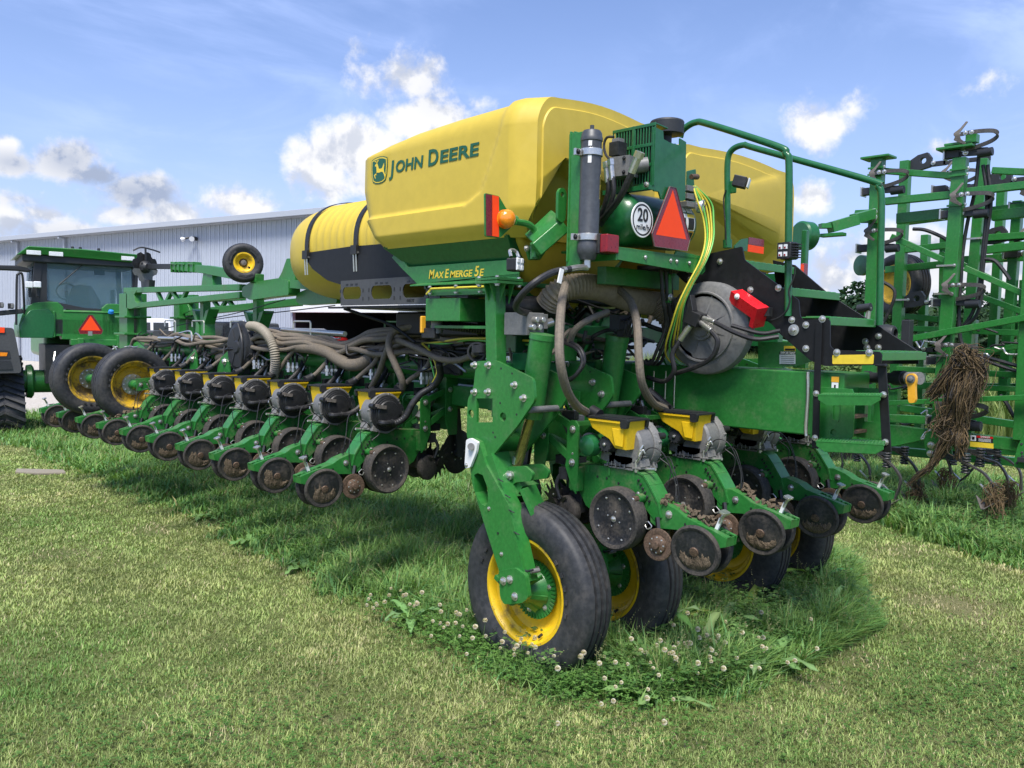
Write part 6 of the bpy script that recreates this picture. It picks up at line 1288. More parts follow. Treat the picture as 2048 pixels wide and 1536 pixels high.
# ------------------------------------------------------------------ ducts, hoses and clutter under the tanks
def PX(pts, r, mat, name, n=10, **k):
    g = G(); g.tube(pts, r, mat, n, **k); return part(g, name)
PX([(-0.062, 1.3, 2.415), (-0.048, 1.22, 2.501), (0.054, 1.15, 2.546), (0.264, 1.1, 2.542), (0.523, 1.08, 2.489), (0.762, 1.08, 2.463), (0.964, 1.1, 2.46)], .092, 'duct', 'air_duct', 24, corr=.016, pitch=.024)
PX([(0.845, 1.05, 2.485), (0.907, 1, 2.393), (0.935, 0.95, 2.337), (0.971, 0.95, 2.262)], .095, 'duct', 'air_duct', 22, corr=.014, pitch=.024)
g = G(); g.cyl((-0.331, 1.5, 2.399), (0.016, 1.35, 2.411), .07, 'hose_black', n=20); g.cyl((-0.061, 1.35, 2.408), (0.025, 1.3, 2.411), .09, 'black', n=20); part(g, 'duct_pipe')
PX([(-0.26, 0.95, 2.533), (-0.452, 0.8, 2.425), (-0.661, 0.62, 2.235), (-0.726, 0.55, 2.059), (-0.636, 0.58, 1.893), (-0.43, 0.68, 1.772), (-0.174, 0.82, 1.705)], .028, 'hose', 'seed_hose')
PX([(0.364, 1, 2.534), (0.303, 0.85, 2.441), (0.185, 0.7, 2.284), (0.114, 0.62, 2.052), (0.159, 0.62, 1.885), (0.382, 0.7, 1.754), (0.668, 0.8, 1.688)], .028, 'hose', 'seed_hose')
PX([(-0.103, 1.05, 2.14), (-0.124, 0.98, 2.242), (-0.043, 0.92, 2.317), (0.173, 0.95, 2.372)], .022, 'hose', 'seed_hose')
PX([(0.725, 1, 1.812), (0.768, 0.92, 1.741), (0.813, 0.86, 1.676), (0.837, 0.83, 1.615)], .03, 'hose_black', 'seed_hose')
PX([(-0.09, 1.1, 2.173), (-0.159, 0.9, 2.12), (-0.172, 0.85, 2.029), (-0.201, 0.9, 1.938), (-0.164, 1, 1.906)], .014, 'hose_black', 'hydraulic_hose')
PX([(-0.114, 1.1, 2.159), (-0.205, 0.88, 2.11), (-0.214, 0.83, 2.02), (-0.243, 0.88, 1.927), (-0.188, 1, 1.893)], .012, 'hose_black', 'hydraulic_hose')
for i, (u_, w__) in enumerate(((1322, 'hose_black'), (1331, 'hose_black'), (1340, 'hose_black'))):
    d0 = [CAM_POS + (fw + rt*((a-1024)/1700) - up*((b_-768)/1700))*((y_-CAM_POS.y)/(fw + rt*((a-1024)/1700) - up*((b_-768)/1700)).y) for a, b_, y_ in ((u_, 540, .75), (u_+4, 600, .75), (u_+10, 650, .78), (u_-8, 700, .85), (u_-22, 728, .92), (u_-40, 720, 1.0))]
    PX(d0, .013, w__, 'hydraulic_hose', 8)
g = G(); g.plate([(0.858, 1.02, 2.147), (1.037, 1.02, 2.263), (1.089, 1.02, 2.148), (1.253, 1.02, 1.972), (1.022, 1.02, 1.948)], (0, .02, 0), 'green'); part(g, 'fan_bracket')
g = G(); vb = Vector((-0.388, 1.2, 2.274)); g.box(vb+Vector((.0, 0, -.0)), (.16, .22, .15), 'alu'); g.box(vb+Vector((.12, .02, .02)), (.12, .14, .10), 'alu_dull')
for q in range(4): g.cyl(vb+Vector((-.05+.03*q, -.10, -.02+.05*(q % 2))), vb+Vector((-.05+.03*q, -.15, -.02+.05*(q % 2))), .02, 'steel', n=10)
g.cyl(vb+Vector((.1, 0, -.02)), vb+Vector((.25, -.02, .02)), .03, 'steel'); part(g, 'hydraulic_valve', bevel=.005)
r3 = random.Random(5)
for q in range(26):
    g = G()
    x0 = r3.uniform(-.25, 1.0); y0 = r3.uniform(1.1, 1.7); z0 = r3.uniform(2.05, 2.45); pts = [(x0+r3.uniform(-.06, .06)+k*r3.uniform(.06, .14), y0+r3.uniform(-.1, .1), z0+r3.uniform(-.08, .08)-.03*math.sin(k*1.4)) for k in range(6)]
    g.tube(pts, r3.uniform(.009, .018), r3.choice(['hose_black', 'hose_black', 'hose', 'hose_black']), 6); part(g, 'loose_hose')
g = G(); g.box((.60, 1.75, 2.25), (1.3, .25, .36), 'green_clean'); g.box((1.1, 1.35, 2.22), (1.9, .12, .12), 'green_clean'); g.box((1.4, 1.9, 2.5), (2.6, .9, .10), 'cab_dark'); g.beam((.15, 1.5, 2.05), (.15, 1.5, 2.6), .1, .1, 'green_clean'); g.beam((.55, 1.45, 1.95), (.75, 1.45, 2.4), .12, .1, 'green_clean', (0, 1, 0)); g.beam((2.6, 1.5, 1.9), (2.6, 1.5, 2.86), .1, .1, 'green_clean', (0, 1, 0)); g.box((1.143, 3.0, 1.75), (.34, 3.2, .34), 'green_clean'); part(g, 'tank_underframe', bevel=.01)
g = G(); cc = Vector((0.313, 0.95, 2.303)); g.box(cc, (.12, .09, .10), 'cab_dark'); g.box(cc+Vector((.02, -.02, -.07)), (.08, .06, .06), 'black')
for k in range(5): g.tube([cc+Vector((-.04+.02*k, -.04, .02)), cc+Vector((-.06+.03*k, -.1, -.02+.02*k)), cc+Vector((-.05+.03*k, -.06, -.10))], .006, 'hose_black', 6)
part(g, 'wiring_block')
g = G(); g.box((.08, 1.30, 2.10), (.30, .06, .16), 'green'); g.box((-.28, 1.25, 2.02), (.14, .2, .12), 'green_clean'); part(g, 'frame_box', bevel=.008)
g = G(); g.tube([(-0.5, 1.522, 2.126), (-0.5, 1.52, 2.075)], .05, 'black', 20, smooth=False); cpos = Vector((-0.48, 1.548, 2.078)); g.lathe([(0, .055), (0, .068), (.05, .068), (.05, .055)], cpos-Vector((.02, 0, 0)), (1, .6, 0), 'black', 24, close=True); part(g, 'hose_socket')
# ------------------------------------------------------------------ folded left wing: bars, hoses, marker arm
g = G(); g.box((.50, 5.95, 1.66), (.18, 8.7, .18), 'green'); part(g, 'wing_toolbar', bevel=.012)
g = G(); g.tube([(.36, 1.62, 1.905), (.36, 10.3, 1.905)], .088, 'green', 24, smooth=False); part(g, 'wing_tube')
g = G(); g.box((.40, 1.95, 1.66), (.16, .75, .17), 'green')
for x_ in (.25, .33): g.plate(X(x_, [(1.68, 1.78), (1.80, 1.82), (1.90, 1.74), (1.90, 1.62), (1.80, 1.45), (1.70, 1.50)]), (.02, 0, 0), 'green', r=.04)
g.cyl((.22, 1.80, 1.66), (.38, 1.80, 1.66), .025, 'steel'); part(g, 'wing_hinge', bevel=.004)
for k in range(10):
    y_ = 3.05+k*.762
    g = G(); g.plate([(.395, y_-.15, 1.46), (.395, y_-.15, 1.80), (.395, y_-.08, 1.97), (.395, y_+.05, 2.02), (.395, y_+.30, 2.0), (.395, y_+.32, 1.85), (.395, y_+.22, 1.72), (.395, y_+.15, 1.46)], (.012, 0, 0), 'green', holes=[circ((.395, y_+.16, 1.90), (1, 0, 0), .045, 14)]); g.box((.36, y_+.05, 1.75), (.07, .02, .34), 'green')
    part(g, 'mount_plate', bevel=.003)
def hose_set(u, k):
    """seed hose and vacuum hose of a wing unit (local coordinates of the unit)"""
    r2 = random.Random(k*7+1); j = lambda a: r2.uniform(-a, a)
    g = G(); g.tube([(-.06, .86, 1.722), (-.02+j(.01), .91, 1.78), (.10+j(.03), .97+j(.02), 1.90), (.19+j(.04), 1.01+j(.03), 2.02), (.32+j(.05), 1.04, 2.10-.02*min(k, 5)), (.50+j(.05), 1.06, 2.15-.03*min(k, 5)), (.70, 1.08, 2.13-.03*min(k, 5))], .022, 'hose', 10); g.cyl((-.06, .85, 1.715), (-.048, .885, 1.75), .034, 'black', n=12); g.build('seed_hose', u)
    if k == 0: return
    g = G(); g.tube([(.192, .565, 1.45), (.198, .64, 1.453), (.20, .74+j(.02), 1.49), (.19, .84, 1.575+j(.02)), (.15, .94, 1.67), (.13, 1.03, 1.74), (.11, 1.10, 1.82), (.09, 1.15, 1.92), (.12, 1.22, 1.98)], .025, 'hose_black', 10); g.build('vacuum_hose', u)
for k, u in enumerate(units_left): hose_set(u, k)
def VH_(pts, x_): return [tuple(p) for p in pts]
# first unit: its own two hoses led up over the frame
g = G(); g.tube([(-0.281, 2.9, 1.453), (-0.2, 2.88, 1.45), (-0.133, 2.84, 1.504), (-0.092, 2.8, 1.61), (-0.036, 2.76, 1.694), (0.042, 2.7, 1.758), (0.05, 2.62, 1.849), (0.006, 2.58, 1.954)], .030, 'hose_black', 12, k=10, corr=.003, pitch=.02); part(g, 'vacuum_hose')
PX([(0.2, 2.781, 2.238), (0.12, 2.919, 2.261), (0.05, 3.095, 2.245), (0, 3.2, 2.204), (-0.05, 3.202, 2.126), (-0.06, 3.171, 2.031), (-0.06, 3.082, 1.914), (-0.03, 3.041, 1.804), (0, 3.066, 1.733), (0.02, 3.128, 1.681)], .030, 'hose', 'seed_hose', 12)
PX([(0.12, 3.714, 1.688), (0.08, 3.532, 1.836), (0.05, 3.415, 1.975), (0.05, 3.341, 2.08), (0.02, 3.211, 2.131), (0, 3.017, 2.108), (0, 2.788, 2.051), (0, 2.574, 1.995), (0, 2.383, 1.986), (-0.02, 2.213, 2.012), (-0.05, 2.062, 2.056)], .026, 'hose', 'seed_hose', 12)
# bundle of seed hoses running along the wing
bl_ = [(930,670),(895,663),(860,658),(825,659),(795,660),(760,663),(732,670),(708,682),(685,689),(660,690),(635,684),(612,677),(585,672),(560,672),(540,668),(518,664),(498,667),(478,676)]
for i, (du, dv, xx, r_) in enumerate(((0, 0, .20, .026), (4, 7, .16, .026), (-3, 12, .22, .024), (6, -5, .26, .024), (0, 17, .12, .026), (10, 22, .24, .024), (-8, 4, .30, .025))):
    pts = []
    for q, (u, v) in enumerate(bl_):
        d = fw + rt*((u+du-1024)/1700) - up*((v+dv*(.45+.55*math.sin(q*.8+i)**2)+(.30*i*math.cos(q*.9+i))-768)/1700); pts.append(CAM_POS + d*((xx-CAM_POS.x)/d.x))
    PX(pts, r_, 'hose', 'seed_hose', 10)
for i, (xx, zz) in enumerate(((.18, 2.04), (.26, 2.06), (.12, 2.02), (.30, 2.01), (.22, 1.98))):
    PX([(xx+.03*math.sin(q*1.3+i), 2.7+q*.42, zz+.035*math.sin(q*1.1+i*1.7)+(.05 if q % 4 == 1 else 0)) for q in range(17)], .024, 'hose', 'seed_hose', 9)
PX([(0.25, 6.357, 2.022), (0.22, 5.882, 2.021), (0.2, 5.564, 2.039), (0.16, 5.07, 2.029), (0.14, 4.739, 2.022), (0.12, 4.452, 1.985), (0.1, 4.212, 1.92), (0.1, 4.02, 1.884), (0.12, 3.866, 1.904), (0.18, 3.783, 1.977), (0.25, 3.723, 2.044), (0.32, 3.545, 2.086)], .060, 'hose', 'vacuum_main', 20, corr=.003, pitch=.016)
PX([(0.1, 6.06, 2.24), (0.06, 5.84, 2.235), (0.03, 5.634, 2.198), (0, 5.433, 2.12), (0, 5.334, 2.012), (0.02, 5.328, 1.875), (0.05, 5.404, 1.745), (0.12, 5.577, 1.594)], .052, 'duct_grey', 'corrugated_hose', 22, corr=.008, pitch=.022)
for i, (a, b_) in enumerate((((430,702), (478,697)), ((438,716), (470,710)))): PX([tuple(CAM_POS + (fw + rt*((q[0]-1024)/1700) - up*((q[1]-768)/1700))*((.25-CAM_POS.x)/(fw + rt*((q[0]-1024)/1700) - up*((q[1]-768)/1700)).x)) for q in (a, ((a[0]+b_[0])/2, (a[1]+b_[1])/2-2), b_)], .055, 'hose', 'vacuum_main', 18)
dc = Vector((0.12, 6.317, 1.999)); g = G(); g.lathe([(.06, .0), (.06, .25), (.05, .29), (.0, .30), (-.03, .285), (-.035, .25), (-.05, .23), (-.055, .08), (-.07, .06), (-.07, 0)], dc, (1, 0, 0), 'black', 44)
for a in range(6): g.beam(dc+Vector((-.055, .08*math.cos(a*1.047), .08*math.sin(a*1.047))), dc+Vector((-.05, .23*math.cos(a*1.047), .23*math.sin(a*1.047))), .012, .014, 'black')
g.tube([dc+Vector((-.06, -.05, .26)), dc+Vector((-.09, -.2, .1)), dc+Vector((-.09, -.22, -.1)), dc+Vector((-.05, -.12, -.27))], .016, 'black', 8); part(g, 'vacuum_fan', smooth=30)
g = G(); g.cyl((0.32, 5.731, 2.208), (0.32, 4.471, 2.175), .026, 'steel', n=14); part(g, 'hydraulic_pipe')
g = G(); g.cyl((0.15, 8.215, 2.083), (0.15, 7.779, 2.058), .022, 'steel', n=12); part(g, 'hydraulic_pipe')
g = G(); g.cyl((0.1, 8.652, 2.062), (0.1, 8.125, 2.065), .022, 'steel', n=12); part(g, 'hydraulic_pipe')
# hydraulic couplers standing behind the units
for k in range(9):
    y_ = 3.05+k*.762-.10; g = G()
    for q in range(3):
        x0 = .12+.05*q; g.tube([(x0, y_, 1.80), (x0+.01, y_+.02, 1.90), (x0+.05, y_+.06, 2.00), (x0+.14, y_+.1, 1.99)], .013, 'hose_black', 7); g.cyl((x0, y_, 1.76), (x0+.006, y_+.01, 1.86), .017, 'steel', n=8); g.cyl((x0+.004, y_+.005, 1.80), (x0+.005, y_+.006, 1.825), .023, 'steel', n=6)
    g.box((.10, y_+.18, 1.73), (.10, .05, .08), 'black'); part(g, 'hydraulic_couplers')
g = G(); r3 = random.Random(9)
for q in range(30):
    g = G(); y0 = r3.uniform(2.2, 9.5); x0 = r3.uniform(.05, .3); z0 = r3.uniform(1.85, 2.12); g.tube([(x0+r3.uniform(-.05, .05), y0+k*r3.uniform(.08, .2), z0+r3.uniform(-.07, .07)) for k in range(5)], r3.uniform(.006, .013), r3.choice(['hose_black', 'hose_black', 'hose', 'hose_black', 'steel']), 6); part(g, 'loose_cable')
for i, mt in enumerate(('line_yellow', 'line_green', 'hose_black', 'hose_black', 'hose_black')):
    PX([(.02+.03*i, 1.55, 2.16-.03*i), (.04+.03*i, 1.9, 2.17-.03*i), (.06+.03*i, 2.3, 2.165-.028*i+.02*math.sin(i)), (.10+.02*i, 2.6, 2.14-.02*i), (.16, 2.85, 2.12-.01*i), (.2, 3.2, 2.10)], .009 if i < 2 else .014, mt, 'air_lines' if i < 2 else 'cable', 7)
PX([(0.15, 2.989, 2.106), (0.1, 2.834, 2.058), (0.08, 2.739, 1.977), (0.05, 2.66, 1.897), (0.05, 2.672, 1.847), (0.05, 2.717, 1.79)], .009, 'line_yellow', 'air_lines', 6)
PX([(0.15, 2.899, 2.099), (0.12, 2.844, 1.994), (0.1, 2.776, 1.891), (0.08, 2.715, 1.81)], .008, 'line_green', 'air_lines', 6)
# wire hose guides
for y_ in (3.4, 5.1, 6.6, 7.7, 8.6):
    g = G(); mt = 'green' if y_ < 5 else 'steel'; g.tube([(.30, y_, 2.0), (.30, y_, 2.28), (.30, y_+.02, 2.30), (.30, y_+.34, 2.30), (.30, y_+.36, 2.28), (.30, y_+.36, 2.22)], .009, mt, 6, smooth=False); g.box((.30, y_, 2.03), (.03, .04, .22), 'green'); part(g, 'hose_guide')
# marker arm trusses
def bar3(p, q, w_, h, mat='green'): g.beam(p, q, w_, h, mat)
def bar(a, b_, x_, w_, h, mat='green', x2=None):
    q = []
    for (u, v), xx in ((a, x_), (b_, x_ if x2 is None else x2)):
        d = fw + rt*((u-1024)/1700) - up*((v-768)/1700); q.append(CAM_POS + d*((xx-CAM_POS.x)/d.x))
    g.beam(q[0], q[1], w_, h, mat); return q
g = G(); bar3((0.25, 10.258, 2.741), (0.25, 6.535, 2.689), .09, .075); bar3((0.25, 10.08, 2.502), (0.25, 6.534, 2.601), .09, .075)
for a, b_ in (((315,582), (326,608)), ((326,608), (332,607)), ((332,606), (344,582)), ((345,582), (358,603)), ((358,604), (364,603)), ((364,602), (375,580))): bar(a, b_, .25, .05, .05)
g.plate([(0.2, 10.136, 2.743), (0.2, 9.705, 2.732), (0.2, 9.821, 2.663), (0.2, 9.784, 2.577), (0.2, 9.594, 2.503), (0.2, 9.941, 2.463), (0.2, 10.14, 2.479)], (.10, 0, 0), 'green'); part(g, 'marker_truss', bevel=.006)
g = G(); g.plate([(0.2, 6.458, 2.684), (0.2, 6.262, 2.736), (0.2, 5.593, 2.764), (0.2, 5.388, 2.736), (0.2, 5.386, 2.577), (0.2, 5.792, 2.563), (0.2, 6.261, 2.537), (0.2, 6.458, 2.586)], (.14, 0, 0), 'green', r=.03); part(g, 'marker_elbow', bevel=.01)
g = G(); g.plate([(0.22, 5.652, 2.757), (0.22, 5.576, 2.824), (0.22, 5.469, 2.969), (0.22, 5.3, 2.966), (0.22, 5.287, 2.723), (0.22, 5.445, 2.664), (0.22, 5.629, 2.691)], (.02, 0, 0), 'green'); g.plate([(0.24, 5.505, 2.973), (0.24, 5.335, 2.97), (0.24, 5.322, 2.726), (0.24, 5.481, 2.709)], (.10, 0, 0), 'green_clean'); part(g, 'stop_post', bevel=.004)
g = G(); bar3((0.25, 5.361, 2.696), (0.25, 4.496, 2.636), .10, .09); g.plate([(0.3, 5.374, 2.602), (0.3, 5.167, 2.645), (0.3, 4.613, 2.647), (0.3, 4.592, 2.485), (0.3, 5.32, 2.473), (0.3, 5.426, 2.528)], (.12, 0, 0), 'green', r=.04); part(g, 'marker_elbow', bevel=.01)
g = G(); bar3((0.85, 9.42, 2.613), (0.85, 7.75, 2.627), .09, .09); bar3((0.85, 9.49, 2.424), (0.85, 6.281, 2.541), .09, .09)
for a, b_ in (((428,602), (438,616)), ((438,616), (444,615)), ((444,615), (455,597)), ((455,597), (466,612))): bar(a, b_, .85, .05, .05)
g.plate([(0.8, 9.8, 2.661), (0.8, 9.337, 2.653), (0.8, 9.407, 2.582), (0.8, 9.303, 2.451), (0.8, 9.548, 2.408), (0.8, 9.801, 2.424)], (.10, 0, 0), 'green'); part(g, 'marker_truss', bevel=.006)
for us, xx in (((244, 262), .25), ((268, 288), .40), ((353, 366), .80), ((377, 392), .95)):
    g = G(); a = [CAM_POS + (fw + rt*((u-1024)/1700) - up*((600-768)/1700))*((xx-CAM_POS.x)/(fw + rt*((u-1024)/1700) - up*((600-768)/1700)).x) for u in us]
    m_ = (a[0]+a[1])/2; wy = abs(a[0].y-a[1].y); g.box((xx, m_.y, 2.22), (.10, wy*.9, .95), 'green'); g.box((xx, m_.y, 2.35), (.2, wy*1.1, .03), 'green'); g.box((xx, m_.y, 2.10), (.22, wy*1.2, .03), 'green'); part(g, 'marker_upright', bevel=.006)
g = G(); bar3((0.25, 9.478, 3.061), (0.25, 8.487, 3.017), .05, .07, 'cab_dark'); bar3((0.25, 8.52, 3.025), (0.25, 7.419, 2.928), .09, .10); bar3((0.25, 7.419, 2.928), (0.25, 6.12, 2.774), .10, .11)
for u_ in (350, 358, 366, 374, 384, 394): bar((u_, 524), (u_, 545), .25, .12, .012)
for u_ in (350, 366, 384): bar((u_, 528), (u_+11, 529), .25, .12, .02)
g.plate([(0.22, 7.553, 2.894), (0.22, 7.296, 2.872), (0.22, 7.268, 2.724), (0.22, 7.611, 2.721)], (.12, 0, 0), 'green'); part(g, 'marker_arm', bevel=.005)
md = Vector((0.22, 9.454, 3.05)); g = G(); pts = []
for k in range(40):
    a = k*2*math.pi/40; rr = .215 if (k % 5) > 1 else (.18 if k % 5 == 0 else .185); pts.append(md+Vector((rr*math.cos(a)*.92, .25*rr*math.cos(a)*.9, rr*math.sin(a))))
g.plate(pts, (.0, .01, 0), 'blade'); g.lathe([(-.08, 0), (-.08, .05), (-.04, .08), (0, .09)], md, (-.25, 1, 0), 'cab_dark', 20)
for k in range(5): g.bolt(md+Vector((.07*math.cos(k*1.26), -.05, .07*math.sin(k*1.26))), BK, .012, 'black')
mdk = part(g, 'marker_disc'); g = G(); lo_ = [p+Vector((0, -.004, 0)) for p in pts if p.z < md.z-.02]
g.plate(lo_, (0, .002, 0), 'alu'); g.build('worn_face', mdk); g = G(); g.tube([md+Vector((-.16, 0, .22)), md+Vector((-.05, 0, .27)), md+Vector((.09, -.02, .25)), md+Vector((.20, -.03, .22))], .012, 'cab_dark', 6); g.beam(md+Vector((0, -.02, .0)), md+Vector((0, -.02, .26)), .03, .02, 'cab_dark'); g.build('disc_scraper', mdk)
g = G(); g.plate([(0.24, 9.679, 2.876), (0.24, 9.344, 2.866), (0.24, 9.382, 2.706), (0.24, 9.624, 2.711)], (.08, 0, 0), 'cab_dark'); part(g, 'disc_bracket')
# marker gauge wheel with small turf tyre
gw_, grm = make_wheel(.105, .218, .20, 'rim', 'green'); gw_.name = 'marker_wheel'; gw_.location = (0.12, 6.273, 2.951); gw_.rotation_euler.z = R(72)
g = G(); g.lathe([(-.0, .08), (-.01, .05), (-.03, .035), (-.06, .03), (-.065, 0)], (0, 0, 0), (1, 0, 0), 'sweep', 18)
for k in range(5): g.bolt((-.0, .07*math.cos(k*1.26), .07*math.sin(k*1.26)), LX, .010, 'steel')
g.build('hub', gw_)
g = G(); wc = Vector(gw_.location)
for i in range(7):
    for k in range(40):
        a = k*2*math.pi/40+(i % 2)*.078; rr = .216-.0016*(i-3)**2
        g.box(((i-3)*.025, rr*math.cos(a), rr*math.sin(a)), (.020, .024, .014), 'tyre', (math.degrees(a)+90, 0, 0))
g.build('tread_lugs', gw_, smooth=0)
# saddle brackets under the trusses
for (u_, v_, xx) in ((400, 640, .30), (506, 645, .42)):
    c = None
    d = fw + rt*((u_-1024)/1700) - up*((v_-768)/1700); c = CAM_POS + d*((xx-CAM_POS.x)/d.x)
    g = G()
    for s_ in (-1, 1): g.plate([c+Vector((0, s_*.04, -.25)), c+Vector((0, s_*.16, -.25)), c+Vector((0, s_*.13, -.05)), c+Vector((0, s_*.26, .14)), c+Vector((0, s_*.16, .12)), c+Vector((0, s_*.04, -.08))], (.14, 0, 0), 'green')
    g.beam(c+Vector((.07, 0, -.3)), c+Vector((.07, 0, .28)), .10, .10, 'green', (0, 1, 0)); g.box(c+Vector((.06, .0, -.27)), (.20, .6, .04), 'green'); part(g, 'rest_bracket', bevel=.005)
PX([(0.4, 9.206, 2.19), (0.4, 8.052, 2.305), (0.4, 7.049, 2.393), (0.3, 5.642, 2.537)], .006, 'black', 'cable_stay', 5)
PX([(0.5, 8.359, 2.28), (0.5, 7.256, 2.359), (0.4, 5.935, 2.405), (0.2, 4.469, 2.455)], .006, 'black', 'cable_stay', 5)
for y_ in (7.5, 6.6): g = G(); g.plate([(.10, y_, 1.95), (.10, y_+.28, 1.82), (.10, y_+.30, 1.55), (.10, y_-.05, 1.60)], (.02, 0, 0), 'green', r=.03); g.bolt((.098, y_+.08, 1.82), LX, .03, 'steel'); part(g, 'wheel_bracket', bevel=.004)
# ================================================================== tractor in front of the planter, seen from behind
TR = thing('tracked_tractor', 'green tracked tractor with dark glazed cab parked ahead of the planter', 'tractor', (0, 0, 0))
def tp(g, name, par=None, **k): return g.build(name, TR if par is None else par, **k)
TC = 1.52
g = G(); g.plate([(.31, 16.25, 3.60), (.52, 16.2, 3.79), (1.5, 16.2, 3.80), (2.62, 16.2, 3.76), (2.78, 16.25, 3.62), (2.6, 16.25, 3.58), (.55, 16.25, 3.64)], (0, 2.0, 0), 'green')
rf_ = tp(g, 'cab_roof', bevel=.05, seg=3)
g = G(); g.box((TC, 17.35, 3.56), (2.2, 2.1, .16), 'cab_dark'); g.build('roof_liner', rf_, bevel=.03)
for x_ in (.62, 1.02, 2.38): g = G(); g.box((x_, 16.24, 3.665), (.26, .05, .09), 'lamp_face'); g.build('roof_lamp', rf_, bevel=.01)
for x_ in (1.35, 1.5, 1.85): g = G(); g.cyl((x_, 16.5, 3.78), (x_, 16.5, 3.86), .03, 'cab_dark'); g.build('roof_aerial', rf_)
win = [(0.87, 16.4, 3.578), (1.384, 16.4, 3.597), (2.56, 16.4, 3.545), (2.536, 16.4, 3.065), (2.323, 16.4, 2.632), (2.064, 16.4, 2.569), (1.561, 16.4, 2.583), (0.862, 16.4, 2.721)]
fr_o = [(0.76, 16.4, 3.671), (1.384, 16.4, 3.68), (2.624, 16.4, 3.626), (2.6, 16.4, 3.014), (2.386, 16.4, 2.548), (2.063, 16.4, 2.483), (1.521, 16.4, 2.497), (0.712, 16.4, 2.633)]
g = G(); g.plate(fr_o, (0, .10, 0), 'cab_dark', holes=[win], r=.04)
g.beam((.72, 16.45, 3.55), (.62, 16.45, 2.45), .14, .14, 'cab_dark', (0, 1, 0)); g.beam((.72, 17.9, 3.55), (.62, 17.9, 2.3), .10, .12, 'cab_dark', (0, 1, 0)); g.beam((2.45, 17.9, 3.5), (2.5, 17.9, 2.3), .10, .12, 'cab_dark', (0, 1, 0)); g.beam((2.55, 16.5, 3.5), (2.55, 16.5, 2.4), .10, .12, 'cab_dark', (0, 1, 0))
g.box((TC, 17.2, 2.18), (1.9, 1.7, .3), 'cab_dark'); tp(g, 'cab_frame')
g = G(); g.plate([(p[0], 16.45, p[2]) for p in win], (0, .006, 0), 'glass'); tp(g, 'rear_window')
g = G(); g.plate([(.62, 16.55, 3.48), (.62, 17.85, 3.48), (.55, 17.85, 2.35), (.55, 16.55, 2.45)], (.006, 0, 0), 'glass'); tp(g, 'side_window')
g = G(); g.plate([(2.52, 16.6, 3.48), (2.52, 17.8, 3.48), (2.52, 17.8, 2.35), (2.52, 16.6, 2.45)], (.006, 0, 0), 'glass'); tp(g, 'side_window')
g = G(); g.plate([(.75, 18.0, 3.5), (2.45, 18.0, 3.5), (2.4, 18.1, 2.3), (.7, 18.1, 2.3)], (0, .006, 0), 'glass'); tp(g, 'windscreen')
g = G(); g.plate([(1.35, 16.95, 2.35), (1.30, 16.95, 2.75), (1.40, 16.95, 3.05), (1.55, 16.95, 3.10), (1.78, 16.95, 3.07), (1.95, 16.95, 2.75), (1.95, 16.95, 2.35)], (0, .16, 0), 'seat'); g.box((1.6, 17.3, 2.45), (.6, .6, .16), 'seat'); tp(g, 'operator_seat', bevel=.04, seg=3)
g = G(); sw = Vector((1.35, 17.55, 2.95)); pts = [sw+Vector((.2*math.cos(a), .1*math.sin(a), .18*math.sin(a))) for a in np.linspace(0, 2*math.pi, 20)]; g.tube(pts, .018, 'cab_dark', 6); g.beam(sw, sw+Vector((.05, .3, -.5)), .06, .06, 'cab_dark'); tp(g, 'steering_wheel')
g = G(); g.box((2.12, 17.0, 2.5), (.3, .5, .3), 'cab_dark'); g.box((2.22, 17.2, 2.85), (.06, .25, .34), 'cab_dark'); tp(g, 'side_console', bevel=.02)
g = G(); g.tube([(1.669, 16.37, 3.628), (1.082, 16.37, 3.049)], .012, 'black', 6, smooth=False); tp(g, 'wiper')
g = G(); g.box((2.0, 17.5, 3.42), (.22, .05, .14), 'sweep'); tp(g, 'interior_mirror', bevel=.02)
# fenders and rear body
def fender(sg):
    g = G(); pr = [(44, 676), (42, 650), (48, 630), (60, 612), (72, 605), (100, 603), (118, 604), (129, 614), (130, 640), (126, 672)]
    o_ = [(0.364, 16.35, 1.936), (0.349, 16.35, 2.197), (0.405, 16.35, 2.399), (0.516, 16.35, 2.584), (0.626, 16.35, 2.659), (0.885, 16.35, 2.69), (1.054, 16.35, 2.687), (1.158, 16.35, 2.588), (1.165, 16.35, 2.319), (1.124, 16.35, 1.987)]; 
    o_ = [(p[0] if sg < 0 else 2*TC-p[0], p[1], p[2]) for p in o_]; g.plate(o_, (0, 1.5, 0), 'green'); return tp(g, 'fender', bevel=.06, seg=3)
fender(-1); fender(1)
g = G(); g.plate([(0.369, 16.3, 1.937), (0.372, 16.3, 2.178), (0.437, 16.3, 2.36), (0.556, 16.3, 2.505), (0.87, 16.3, 2.546), (0.981, 16.3, 2.417), (0.997, 16.3, 2.11), (0.958, 16.3, 1.944)], (0, .04, 0), 'green_clean'); tp(g, 'wheel_arch', bevel=.02)
g = G(); g.box((TC+.18, 16.55, 2.22), (1.16, .4, .62), 'green'); g.box((TC+.18, 16.36, 2.5), (1.1, .05, .04), 'green'); g.beam((.98, 16.34, 2.5), (.98, 16.34, 1.95), .05, .06, 'green', (0, 1, 0)); g.box((TC+.3, 16.3, 1.86), (1.1, .3, .14), 'green'); g.box((1.45, 16.2, 1.80), (.12, .2, .3), 'green'); g.box((2.2, 16.2, 1.85), (.14, .2, .36), 'green'); tp(g, 'rear_body', bevel=.03)
s0 = Vector((1.632, 16.1, 2.238)); smv('slow_vehicle_emblem', lambda a, b_, l: (s0.x+a*.235, s0.y+l, s0.z+b_*.20), TR)
g = G(); g.box((1.621, 16.1, 2.05), (.08, .03, .09), 'steel'); tp(g, 'socket_plate')
